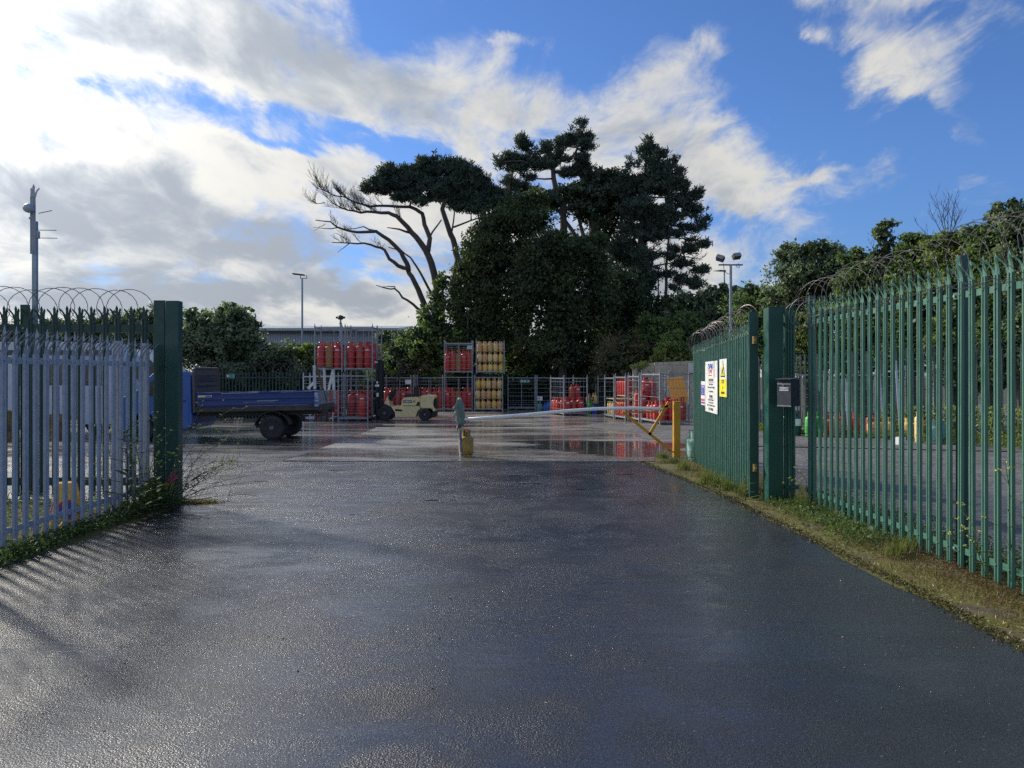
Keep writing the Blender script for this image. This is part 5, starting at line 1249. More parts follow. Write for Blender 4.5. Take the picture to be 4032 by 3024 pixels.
# pole
BR = thing('barrier', 'white swing barrier pole with yellow braced post across the yard entrance', 'barrier', (3.56, Yb, zg(Yb)))
def BL(xf, yf, yv=None): p = P(xf, yf, yv or Yb); return p - Vector(BR.location)
pts = [BL(1829, 1651.5, Yr - .04), BL(1960, 1642, Yr), BL(2100, 1630.5, Yr + .05), BL(2230, 1618, Yr + .1), BL(2353, 1609.5, Yb - .1), BL(2480, 1607.5, Yb), BL(2560, 1608), BL(2608, 1609)]
b = MB(); b.smooth = True; b.tube(pts, .035, 14); pl = b.build('pole', M['pole'], BR)
b = MB(); r_ = random.Random(5)
for i in range(420):
    f = r_.random() ** .7; k = min(6, int((.28 + .72 * f) * 7)); g = r_.random(); p = pts[k].lerp(pts[k + 1] if k < 7 else pts[7], g)
    a = R(-90) + r_.uniform(-.75, .75); q_ = p + Vector((0, math.sin(a) * 0 - math.cos(a) * .0 , 0))
    q_ = p + Vector((0, -math.sin(a + R(90)) * .031, -math.cos(a + R(90)) * .031)); s_ = r_.uniform(.004, .011)
    b.box(q_, (s_ * 1.7, s_, s_), rz=r_.random())
b.build('moss_patches', M['moss'], pl, fix=False)
b = MB(); b.box((0, 0, .60), (.14, .15, 1.20)); b.box((0, 0, 1.207), (.15, .16, .012)); b.build('hinge_post', M['post_yel'], BR, bevel=.006)
b = MB(); b.bar(BL(2634, 1583), BL(2556, 1712), .06, .05, up=(0, 1, 0)); b.bar(BL(2600, 1600), BL(2640, 1600), .05, .05, up=(0, 1, 0)); b.build('upper_brace', M['post_yel'], BR)
b = MB(); b.bar(BL(2451, 1621), BL(2640, 1775), .06, .05, up=(0, 1, 0)); b.build('lower_brace', M['post_yel'], BR)
b = MB(); b.bar(BL(2462, 1622), BL(2590, 1622), .035, .03, up=(0, 1, 0)); b.build('strap', M['rust'], BR)
b = MB()
for k in range(7):
    p = BL(2636, 1772).lerp(BL(2660, 1779), k / 6.0) + Vector((0, -.03, -.02 * math.sin(PI * k / 6.0)))
    b.tube([p + Vector((math.cos(t) * .022, (math.sin(t) * .014 if k % 2 else 0), (0 if k % 2 else math.sin(t) * .014))) for t in [2 * PI * j / 8 for j in range(9)]], .004, 4, cap=False)
b.build('chain', M['chassis'], BR)
gb = GP(1846, 1802)
bottle('yeldirty', 'dirty yellow gas bottle standing behind the peeling barrier rest post', (gb.x - .07, gb.y + .16, zg(gb.y + .16)), R(-10))
# ------------------------------------------------------------------ no-waiting cone behind the grey fence
c_ = GP(262, 2072)
CN = thing('traffic_cone', 'yellow no waiting cone with blue and red roundels behind grey fence', 'cone', (c_.x, c_.y, 0), R(35))
b = MB()
def frus(z0, a0, z1, a1): b.add([(-a0, -a0, z0), (a0, -a0, z0), (a0, a0, z0), (-a0, a0, z0), (-a1, -a1, z1), (a1, -a1, z1), (a1, a1, z1), (-a1, a1, z1)], [(0, 1, 2, 3), (4, 5, 6, 7), (0, 1, 5, 4), (1, 2, 6, 5), (2, 3, 7, 6), (3, 0, 4, 7)])
frus(.0, .21, .03, .21); frus(.03, .17, .48, .095); b.build('body', M['cone'], CN, bevel=.008)
for (ax, s_) in ((0, -1), (1, -1)):
    for (r0, m_, dz) in ((.105, 'conered', .0), (.078, 'coneblue', .002)):
        b = MB(); vs = []
        for k in range(20):
            t = 2 * PI * k / 20; h_ = .20 + math.sin(t) * r0; off_ = .17 - (h_ - .03) * (.075 / .45) + .003 + dz
            vs.append((math.cos(t) * r0, -off_, h_) if ax == 0 else (-off_, math.cos(t) * r0, h_))
        b.add(vs, [tuple(range(20))]); b.build('roundel', M[m_], CN, fix=False)
    b = MB(); a_0 = (-.055, .255); a_1 = (.055, .145)
    def onf(u, v): o_ = .17 - (v - .03) * (.075 / .45) + .0065; return (u, -o_, v) if ax == 0 else (-o_, u, v)
    b.add([onf(-.065, .245), onf(-.045, .265), onf(.065, .155), onf(.045, .135)], [(0, 1, 2, 3)]); b.build('roundel_bar', M['conered'], CN, fix=False)
# ------------------------------------------------------------------ camera pole on the left
px_ = P(138, 1478, 10.35).x
CP = thing('camera_pole', 'tall pole of bolted fence pale with dome camera above left fence', 'camera pole', (px_, 10.35, 0))
ht = zat(727, 10.35)
b = MB(); b.box((0, 0, (ht - .5) / 2), (.062, .05, ht - .5)); b.build('pole', M['galvpole'], CP, bevel=.004)
pm = pale_mesh(.95, .04, M['galv'], splay=.6); o = link('pale_extension', pm, CP); o.location = (0.0, -.045, ht - .95)
b = MB(); zc = zat(822, 10.35)
b.lathe([(.02, -.16), (.075, -.15), (.10, -.10), (.105, -.04), (.09, .02), (.03, .04)], 16, axis='X', c=(0, 0, 0)); cm = b.build('camera_housing', M['camw'], CP); cm.location = (.008, -.085, zc); cm.rotation_euler = (0, R(-14), 0); cm.scale = (.62, .62, .62)
b = MB(); b.lathe([(.055, -.165), (.062, -.155)], 14, axis='X'); ln = b.build('lens', M['lamp'], cm)
b = MB()
for (ya, yb, x1) in ((840, 829, 205), (906, 907, 222), (937, 938, 226)): b.bar(P(152, ya, 10.33) - Vector((px_, 10.35, 0)), P(x1, yb, 10.33) - Vector((px_, 10.35, 0)), .008, .008, up=(0, 1, 0))
b.build('side_rods', M['chassis'], CP)
b = MB(); b.box((.045, -.01, zat(925, 10.35)), (.03, .05, .10)); b.build('junction_box', M['camw'], CP)
b = MB(); b.box((-.05, -.01, zat(860, 10.35)), (.04, .03, .03)); b.build('cable_gland', M['camw'], CP)
# ------------------------------------------------------------------ lamp posts
def lamp_post(label, xf, ytop, yv, kind):
    z0 = zg(yv); zt = zat(ytop, yv); x = (xf - 2016) / FPX * yv
    r = thing('lamp_post', label, 'lamp post', (x, yv, z0)); h = zt - z0
    b = MB(); b.tube([(0, 0, 0), (0, 0, h)], [.075, .055], 10); b.build('pole', M['galvpole'], r)
    if kind == 'flat':
        b = MB(); b.box((-.22, 0, h + .24), (.72, .40, .07), ry=R(6)); b.build('lamp_head', M['lamp'], r, bevel=.01)
        b = MB(); b.box((.10, 0, h + .0), (.42, .05, .03)); b.box((.28, 0, h + .1), (.03, .05, .2)); b.box((-.1, 0, h + .1), (.03, .05, .2)); b.build('bracket', M['lamp'], r)
    if kind == 'end':
        b = MB(); b.box((0, -.1, h + .05), (.22, .5, .09)); b.build('lamp_head', M['camw'], r, bevel=.02)
    if kind == 'arm':
        b = MB(); b.prism([(.12, -.04), (.12, .04), (-.3, .07), (-.85, .0), (-.3, -.04)], .24, lambda u, v, w_: (u, w_ - .12, v + h + .02)); b.build('lamp_head', M['lamp'], r, bevel=.01)
    if kind == 'flood':
        b = MB(); b.box((0, 0, h), (.95, .06, .05)); b.build('crossarm', M['lamp'], r)
        for (s_, dx, az) in ((-1, -.42, -28), (1, .22, 12)):
            b = MB(); w2 = .26; b.prism([(-.17, -.12), (.17, -.17), (.17, .17), (-.17, .12)], .50, lambda u, v, w_: (w_ - .25, u, v)); hd = b.build('floodlight', M['lamp'], r, bevel=.01); hd.location = (dx, -.05, h + .26 + (.08 if s_ > 0 else 0)); hd.scale = (.62, .62, .62); hd.rotation_euler = (R(-28), R(-8 if s_ > 0 else 20), R(az))
            b = MB(); b.box((0, -.182, 0), (.42, .012, .26)); b.build('glass', M['cage'], hd)
        b = MB(); b.tube([(-.30, -.03, h + .05), (-.26, -.03, h - .25), (-.12, -.02, h - .36), (-.03, 0, h - .34)], .012, 5); b.tube([(.3, -.03, h + .05), (.34, -.03, h - .12), (.24, -.03, h - .1), (.22, -.02, h)], .012, 5); b.build('cable', M['black'], r)
    if kind == 'dome':
        b = MB(); b.lathe([(.10, h - .25), (.10, h - .22), (.04, h - .2), (.04, h - .02), (.14, h), (.20, h + .10), (.16, h + .22), (.02, h + .28)], 12); b.box((0, 0, h + .12), (.56, .12, .12)); b.build('camera_head', M['lamp'], r)
    return r
lamp_post('tall galvanised lamp post with flat square head beside the warehouse', 1190, 1096, 47, 'flat')
lamp_post('galvanised pole with small camera head above the stacked cages', 1341, 1258, 47, 'dome')
lamp_post('thin lamp post seen against the dark trees behind central cages', 1842, 1224, 51, 'end')
lamp_post('tall slim pole carrying two floodlights above the right hedge', 2877, 1043, 30, 'flood')
lamp_post('distant lamp post with one flat arm beside the floodlight pole', 2852, 1068, 58, 'arm')
# ------------------------------------------------------------------ warehouse
WH = thing('warehouse', 'long grey clad warehouse with pale roof edge behind the cages', 'building', (-27, 66, zg(66)))
def WL(xf, yf, yv=66): p = P(xf, yf, yv); return (p.x + 27, p.y - 66, p.z - zg(66))
x0 = WL(960, 0)[0]; x1 = WL(1545, 0)[0]; zt = WL(0, 1302)[2]; zm = WL(0, 1358)[2]
b = MB(); n_ = 60
for k in range(n_):
    xa = x0 + (x1 - x0) * k / n_; xb = x0 + (x1 - x0) * (k + 1) / n_; wx = xb - xa
    b.box(((xa + xb) / 2 - .03, .05, (zt + zm) / 2), (wx - .06, .10, zt - zm)); b.box((xb - .03, .06, (zt + zm) / 2), (.06, .05, zt - zm))
b.box(((x0 + x1) / 2, 9, zt / 2), (x1 - x0, 17.8, zt - .02)); b.build('upper_cladding', M['panel'], WH)
b = MB(); b.box(((x0 + x1) / 2, .09, zm / 2 - .02), (x1 - x0 - .1, .03, zm)); b.build('dark_lower_wall', M['paneld'], WH)
b = MB(); b.prism([(-.5, zt - .02), (-.5, zt + .20), (9, zt + 1.0), (18.5, zt + .2), (18.5, zt - .02)], x1 - x0 + 1.2, lambda u, v, w_: (x0 - .6 + w_, u, v)); b.build('roof', M['roof'], WH)
b = MB(); b.box(((x0 + x1) / 2, -.40, zt - .10), (x1 - x0, .12, .22)); b.build('gutter', M['paneld'], WH)
b = MB(); xg = x1; b.prism([(0, 0), (0, zt - .3), (2.2, zt + .25), (4.6, zt - .6), (4.6, 0)], 12, lambda u, v, w_: (xg + u, 2 + w_, v)); b.build('side_bay', M['panel'], WH)
# ------------------------------------------------------------------ block wall at the right
def wall(label, xa, ya_, xb, yb_, Yw, nm='block_wall'):
    p0 = P(xa, ya_, Yw); p1 = P(xb, yb_, Yw); z0 = zg(Yw); r = thing(nm, label, 'wall', (p0.x, Yw, z0))
    b = MB(); L = p1.x - p0.x; b.add([(0, 0, 0), (L, 0, 0), (L, .22, 0), (0, .22, 0), (0, 0, p0.z - z0), (L, 0, p1.z - z0), (L, .22, p1.z - z0), (0, .22, p0.z - z0)], [(0, 3, 2, 1), (4, 5, 6, 7), (0, 1, 5, 4), (1, 2, 6, 5), (2, 3, 7, 6), (3, 0, 4, 7)])
    b.build('masonry', M['block'], r); return r
w1 = wall('left bay of the stained grey block wall behind the right cages', 2493, 1443, 2579, 1428, 39.8)
w2 = wall('right bay of the stained grey block wall, slightly higher', 2578, 1427, 2900, 1413, 39.2)
def flat_sign(name, label, xa, ya_, xb, yb_, Yv, mat, th=.02, frame=None):
    p0 = P(xa, ya_, Yv); p1 = P(xb, yb_, Yv); c = (p0 + p1) / 2; r = thing(name, label, 'sign', c)
    w_, h_ = abs(p1.x - p0.x), abs(p1.z - p0.z); b = MB(); b.box((0, 0, 0), (w_, th, h_)); b.build('panel', mat, r)
    if frame: b = MB(); [b.box(q_, s_) for q_, s_ in (((0, -th * .6, h_ / 2), (w_ + .05, th, .05)), ((0, -th * .6, -h_ / 2), (w_ + .05, th, .05)), ((w_ / 2, -th * .6, 0), (.05, th, h_ - .05)), ((-w_ / 2, -th * .6, 0), (.05, th, h_ - .05)))]; b.build('frame', frame, r)
    return r, w_, h_
flat_sign('wall_notice', 'blank white board fixed high on the block wall', 2710, 1429, 2734, 1468, 39.1, M['white'])
flat_sign('wall_notice', 'tiny pale plate low on the block wall by the gate edge', 2725, 1543, 2731, 1562, 39.1, M['sign'])
def arrow(r, s, x, s_, y=-.02, mat=None):
    b = MB(); b.prism([(-.5, 0), (-.1, .42), (.12, .42), (-.14, .12), (.5, .12), (.5, -.12), (-.14, -.12), (.12, -.42), (-.1, -.42)], .004, lambda u, v, w_: (x + u * s * s_, y + w_, v * s)); b.build('arrow', mat or M['sign'], r)
r, w_, h_ = flat_sign('exit_sign', 'faded green exit arrow sign on the fence behind the truck', 891, 1471, 925, 1490, 38.4, M['signgreen']); arrow(r, .16, -w_ * .28, 1); b = MB(); b.box((w_ * .02, -.014, 0), (w_ * .14, .004, h_ * .6)); b.box((w_ * .32, -.014, 0), (w_ * .3, .004, h_ * .75)); b.build('figure', M['teal'], r)
r, w_, h_ = flat_sign('exit_sign', 'wide green sign with right arrow on the empty centre cage', 2047, 1494, 2086, 1508, 47.6, M['signgreen']); arrow(r, .13, w_ * .33, -1); b = MB(); b.box((-w_ * .28, -.014, .03), (w_ * .3, .004, .03)); b.box((-w_ * .28, -.014, -.03), (w_ * .3, .004, .03)); b.box((w_ * .03, -.014, 0), (w_ * .12, .004, .12)); b.build('lettering', M['sign'], r)
r, w_, h_ = flat_sign('cage_notice', 'white notice above the teal bottle', 2115, 1561, 2136, 1577, 47.9, M['white']); me = text_mesh('GA', .14, 'lettering', .001, .002); me.materials.append(M['ink']); o = link('lettering', me, r); o.location = (-w_ * .25, -.013, 0); o.rotation_euler = (R(90), 0, 0)
flat_sign('cage_notice', 'grey notice with a thick black frame near yellow bottles', 2322, 1563, 2337, 1576, 42.1, M['cage'], frame=M['black'])
flat_sign('cage_notice', 'pale notice sheet on the cage seen through the forklift guard', 1596, 1495, 1617, 1512, 46.9, M['sign'])
flat_sign('cage_notice', 'pale notice sheet at the top right of the red central cage', 1839, 1360, 1858, 1375, 46.9, M['cage_new'])
# ------------------------------------------------------------------ white lorry and drum behind the left fences
LY = 24.8
def LX(xf): return (xf - 2016) / FPX * LY
WL_ = thing('lorry', 'white lorry with dark cab windows seen through the left fences', 'lorry', (LX(440), LY, zg(LY)))
def wx(xf): return LX(xf) - LX(440)
def wz(yf): return zat(yf, LY) - zg(LY)
b = MB(); b.box(((wx(-160) + wx(285)) / 2, 1.1, (wz(1346) + wz(1640)) / 2), (wx(285) - wx(-160), 2.2, wz(1346) - wz(1640))); b.build('cargo_box', M['vanw'], WL_, bevel=.02)
b = MB(); b.prism([(wx(300), wz(1672)), (wx(300), wz(1352)), (wx(400), wz(1350)), (wx(432), wz(1420)), (wx(438), wz(1520)), (wx(440), wz(1672))], 2.1, lambda u, v, w__: (u, .05 + w__, v)); b.build('cab', M['vanw'], WL_, bevel=.02)
b = MB(); b.box(((wx(318) + wx(422)) / 2, .045, (wz(1428) + wz(1518)) / 2), (wx(422) - wx(318), .02, wz(1428) - wz(1518))); b.build('window', M['glass'], WL_)
for (xa, xb) in ((60, 150), (165, 270)):
    b = MB(); b.box(((wx(xa) + wx(xb)) / 2, -.01, (wz(1418) + wz(1516)) / 2), (wx(xb) - wx(xa), .02, wz(1418) - wz(1516))); b.build('window', M['glass'], WL_)
b = MB(); b.box(((wx(-160) + wx(440)) / 2, -.014, wz(1388)), (wx(440) - wx(-160), .02, .16)); b.build('stripe', M['headb'], WL_)
b = MB(); b.box(((wx(-150) + wx(430)) / 2, 1.1, .62), (wx(430) - wx(-150), 1.8, .28)); b.build('chassis', M['chassis'], WL_)
for xf in (20, 375): wheel(WL_, (wx(xf), .2, .42), .42, .24, -1, rimr=.5); wheel(WL_, (wx(xf), 2.0, .42), .42, .24, 1)
# second white panel: roof strip of a parked van beyond
VN = thing('van', 'white van roof and dark windows between the left gate posts', 'van', ((470 - 2016) / FPX * 27.5, 27.5, zg(27.5)))
def vx(xf): return (xf - 470) / FPX * 27.5
def vz(yf): return zat(yf, 27.5) - zg(27.5)
b = MB(); b.prism([(vx(462), vz(1660)), (vx(462), vz(1372)), (vx(600), vz(1378)), (vx(650), vz(1470)), (vx(690), vz(1540)), (vx(696), vz(1660))], 1.9, lambda u, v, w__: (u, w__, v)); b.build('body', M['vanw'], VN, bevel=.03)
b = MB(); b.box(((vx(480) + vx(590)) / 2, -.006, (vz(1440) + vz(1520)) / 2), (vx(590) - vx(480), .02, vz(1440) - vz(1520))); b.build('window', M['glass'], VN)
for xf in (500, 650): wheel(VN, (vx(xf), .15, .33), .33, .2, -1)
def drum(label, xf, yv, w__, h__):
    r = thing('drum', label, 'drum', ((xf - 2016) / FPX * yv, yv, zg(yv))); b = MB()
    b.lathe([(w__, 0), (w__, h__ * .32), (w__ * 1.03, h__ * .33), (w__ * 1.03, h__ * .36), (w__, h__ * .37), (w__, h__ * .65), (w__ * 1.03, h__ * .66), (w__ * 1.03, h__ * .69), (w__, h__ * .7), (w__, h__), (w__ * .95, h__), (w__ * .95, h__ - .03)], 20); b.build('shell', M['drumy'], r)
drum('rusty yellow drum at the foot of the pale post behind left fence', 216, 22.6, .36, .72); drum('rusty yellow drum at far left behind the fences', 2, 22.2, .38, .85)
r = thing('post', 'thick rust streaked pale post rising from the yellow drum', 'post', ((216 - 2016) / FPX * 22.7, 22.75, zg(22.7))); b = MB(); b.tube([(0, 0, 0), (0, 0, zat(1338, 22.7) - zg(22.7))], .095, 12); b.build('shaft', M['rustpost'], r)
# ------------------------------------------------------------------ vegetation
NR = np.random.default_rng(11)
def cull(c, cell, frac, rep=1):
    """drop whole cells of points so that a crown has gaps"""
    k = np.floor(c / cell).astype(np.int64); h = (k[:, 0] * 73856093) ^ (k[:, 1] * 19349663) ^ (k[:, 2] * 83492791)
    h = (h * 2654435761) & 0xffffffff
    return c[(h % 1000) >= frac * 1000]
def leaf_quads(c, size, aspect=0.55, up=None, upw=0.0, droop=0.0):
    """one diamond leaf per centre c (n,3); random orientation"""
    n = len(c)
    a = NR.normal(size=(n, 3))
    if up is not None: a = a * (1 - upw) + np.asarray(up) * upw * (1 if not hasattr(up, 'ndim') else 1)
    a /= np.linalg.norm(a, axis=1, keepdims=True) + 1e-9
    b_ = np.cross(a, NR.normal(size=(n, 3))); b_ /= np.linalg.norm(b_, axis=1, keepdims=True) + 1e-9
    s = (size * NR.uniform(.6, 1.35, n))[:, None]
    v = np.stack([c - a * s * .5, c + b_ * s * aspect * .5 + a * s * .05, c + a * s * .5, c - b_ * s * aspect * .5 + a * s * .05], 1).reshape(-1, 3)
    f = np.arange(4 * n).reshape(n, 4)
    return v, f
def crown_points(blobs, n, shell=.6, clump=.16, per=26):
    """blobs: (cx,cy,cz,rx,ry,rz[,weight]); leaves gathered into twigs clumps"""
    w = np.array([(b_[3] * b_[4] * b_[5]) ** (2 / 3.) * (b_[6] if len(b_) > 6 else 1) for b_ in blobs]); w /= w.sum()
    out = []
    for b_, wi in zip(blobs, w):
        m = max(1, int(n * wi / per))
        d = NR.normal(size=(m, 3)); d /= np.linalg.norm(d, axis=1, keepdims=True)
        r_ = shell + (1.04 - shell) * NR.uniform(0, 1, m) ** .6
        r_ *= NR.uniform(.80, 1.22, m)
        cc = np.array(b_[:3]) + d * r_[:, None] * np.array(b_[3:6])
        R_ = (b_[3] * b_[4] * b_[5]) ** (1 / 3.)
        pts = np.repeat(cc, per, 0) + NR.normal(size=(m * per, 3)) * np.array([1, 1, .75]) * max(.05, clump * R_ ** .5)
        out.append(pts)
    return np.concatenate(out)
def pxblob(x, y, a, b_, Yv, dep=None, w=1.0):
    p = P(x, y, Yv); k = Yv / FPX
    return (p.x, p.y, p.z, a * k, (dep if dep is not None else (a + b_) * .5 * k), b_ * k, w)
def tree(name, label, cat, blobs, n, size, mats, base=None, limbs=(), bark=None, group=None, core=0.35, coremat=None, shell=.55, clump=.16, per=26, aspect=.55, twigs=None):
    """thing > trunk (all limbs one continuous wooden structure), crown"""
    if base is None:
        b0 = blobs[0]; base = (b0[0], b0[1], zg(b0[1]))
    r = thing(name, label, cat, base, 0, group)
    B = np.array(base)
    pts = cull(crown_points(blobs, n, shell, clump, per), 2.6 * size ** .5, .16)
    v, f = leaf_quads(pts, size, aspect)
    V_ = [v]; F_ = [f]; MI = [np.zeros(len(f), int)]
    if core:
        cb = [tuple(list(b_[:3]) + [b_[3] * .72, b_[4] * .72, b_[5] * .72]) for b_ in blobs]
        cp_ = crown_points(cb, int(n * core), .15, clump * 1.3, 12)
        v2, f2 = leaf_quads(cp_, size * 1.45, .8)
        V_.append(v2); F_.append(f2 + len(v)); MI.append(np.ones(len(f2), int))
    V_ = np.concatenate(V_) - B; F_ = np.concatenate(F_); MI = np.concatenate(MI)
    keep = V_[F_].reshape(len(F_), 4, 3)[:, :, 2].min(1) > -.1
    F_ = F_[keep]; MI = MI[keep]
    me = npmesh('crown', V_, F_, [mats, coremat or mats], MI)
    link('crown', me, r)
    b = MB(base)
    if limbs:
        for pts_, r0, r1 in limbs:
            k = len(pts_); b.tube(pts_, [r0 + (r1 - r0) * i / (k - 1) for i in range(k)], 8)
    else:
        cz = sum(b_[2] for b_ in blobs) / len(blobs); cx = sum(b_[0] for b_ in blobs) / len(blobs); cy = sum(b_[1] for b_ in blobs) / len(blobs)
        R0 = max(.05, (cz - base[2]) * .035)
        b.tube([(base[0], base[1], base[2] - .1), (base[0] * .6 + cx * .4, base[1] * .6 + cy * .4, base[2] + (cz - base[2]) * .5), (cx, cy, cz)], [R0, R0 * .8, R0 * .45], 7)
        for bb_ in blobs[:10]:
            st = Vector((base[0], base[1], base[2])).lerp(Vector((cx, cy, cz)), .55 + .3 * rnd.random()); en = Vector(bb_[:3])
            mid = st.lerp(en, .5) + Vector((rnd.uniform(-.3, .3), 0, rnd.uniform(0, .4)))
            b.tube([st, mid, en], [R0 * .5, R0 * .3, R0 * .12], 5)
    b.smooth = True
    b.build('trunk', bark or M['bark2'], r, fix=False)
    return r
# ---- pines ----------------------------------------------------------------
def needle_tufts(centres, rad, nper=9, nl=.24, nw=.035, upb=.35):
    """upright tufts of needles: thin quads radiating from each centre"""
    n = len(centres); c = np.repeat(centres, nper, 0); m = len(c)
    d = NR.normal(size=(m, 3)); d[:, 2] = np.abs(d[:, 2]) * .8 + upb; d /= np.linalg.norm(d, axis=1, keepdims=True)
    L = nl * NR.uniform(.6, 1.25, m)[:, None]
    s = np.cross(d, NR.normal(size=(m, 3))); s /= np.linalg.norm(s, axis=1, keepdims=True)
    st = c + NR.normal(size=(m, 3)) * rad
    e = st + d * L
    v = np.stack([st - s * nw, st + s * nw, e + s * nw * .8, e - s * nw * .8], 1).reshape(-1, 3)
    return v, np.arange(4 * m).reshape(m, 4)
def pine(name, label, base, limbs, pads, Yv, ntuft, crop, twigs=(), dep=1.5, per=1.0, needle_len=.26, shell=.35, thin=.62):
    ox, oy, s = crop
    def cv(x, y, dy=0.0): return P(ox + x * s, oy + y * s, Yv + dy)
    r = thing(name, label, 'pine tree', base)
    b = MB(base); b.smooth = True
    allp = []
    for li in limbs:
        pts, r0, r1 = li[:3]; dy = li[3] if len(li) > 3 else 0.0
        r0 *= thin; r1 *= thin
        k = len(pts); W_ = []
        for i, (x, y) in enumerate(pts): W_.append(cv(x, y, dy * i / (k - 1)))
        # subdivide with a little irregularity
        Q = []; RR = []
        for i in range(k - 1):
            for t in (0, .5):
                p = W_[i].lerp(W_[i + 1], t)
                if t: p += Vector((rnd.uniform(-.05, .05), rnd.uniform(-.05, .05), rnd.uniform(-.05, .05)))
                Q.append(p); RR.append(r0 + (r1 - r0) * (i + t) / (k - 1))
        Q.append(W_[-1]); RR.append(r1)
        b.tube(Q, RR, 8); allp.append((Q, RR))
    def twig(p, d, L, r0, depth):
        k = 4; pts = [p]
        for i in range(k):
            d = (d + Vector((rnd.uniform(-.22, .22), rnd.uniform(-.2, .2), rnd.uniform(-.05, .22)))).normalized(); pts.append(pts[-1] + d * (L / k))
        b.tube(pts, [r0 * (1 - .75 * i / k) for i in range(k + 1)], 4)
        if depth > 0:
            for i in range(1, k + 1):
                for _ in range(2):
                    nd = (d + Vector((rnd.uniform(-1, 1), rnd.uniform(-.6, .6), rnd.uniform(-.3, 1.0)))).normalized(); twig(pts[i], nd, L * rnd.uniform(.35, .6), r0 * .5, depth - 1)
    for (li, i0, nn, L, up_) in twigs:
        Q, RR = allp[li]
        for _ in range(nn):
            f = i0 + (1 - i0) * rnd.random(); i = min(len(Q) - 2, int(f * (len(Q) - 1))); p = Q[i].lerp(Q[i + 1], rnd.random())
            d0 = (Q[i + 1] - Q[i]).normalized(); d = (d0 * .7 + Vector((rnd.uniform(-.5, .3), rnd.uniform(-.6, .6), up_ + rnd.uniform(-.4, .5)))).normalized()
            twig(p, d, L * rnd.uniform(.5, 1.1), .022, 2)
    # limbs reaching each pad
    pb = []
    for (x, y, a, b_) in pads:
        c = cv(x, y, rnd.uniform(-.8, .8) * dep * .5); k = Yv / FPX * s
        pb.append((c.x, c.y, c.z, a * k * 1.06, max(dep * .5, a * k * .7), b_ * k * 1.22))
        if limbs:
            Q, RR = min(allp, key=lambda qr: min((q_ - c).length for q_ in qr[0])); q_ = min(Q, key=lambda v_: (v_ - c).length)
            m_ = q_.lerp(c, .5) + Vector((0, 0, -.12)); b.tube([q_, m_, c], [.07, .05, .02], 5)
            for _ in range(3):
                e = c + Vector((rnd.uniform(-1, 1) * a * k * .8, rnd.uniform(-.6, .6), rnd.uniform(-.3, .7) * b_ * k)); b.tube([m_.lerp(c, .5), e], [.03, .012], 4)
    b.build('trunk', M['bark'], r, fix=False)
    w = np.array([x[3] * x[5] for x in pb]); w /= w.sum(); cs = []
    for x, wi in zip(pb, w):
        m = max(3, int(ntuft * wi)); d = NR.normal(size=(m, 3)); d /= np.linalg.norm(d, axis=1, keepdims=True)
        rr_ = (shell + (1 - shell) * NR.uniform(0, 1, m) ** .7) * NR.uniform(.75, 1.28, m)
        cs.append(np.array(x[:3]) + d * rr_[:, None] * np.array(x[3:6]))
    cs = cull(cull(np.concatenate(cs), .55, .30), 1.2, .12)
    v, f = needle_tufts(cs, .085, 13, needle_len * 1.15, .030)
    me = npmesh('crown', v - np.array(base), f, M['needle']); link('crown', me, r)
    return r
YT = 54.0; gT = zg(YT)
c5 = (1150, 450, .5425); c6 = (1900, 450, .6329)
bx = P(1760, 1478, YT).x
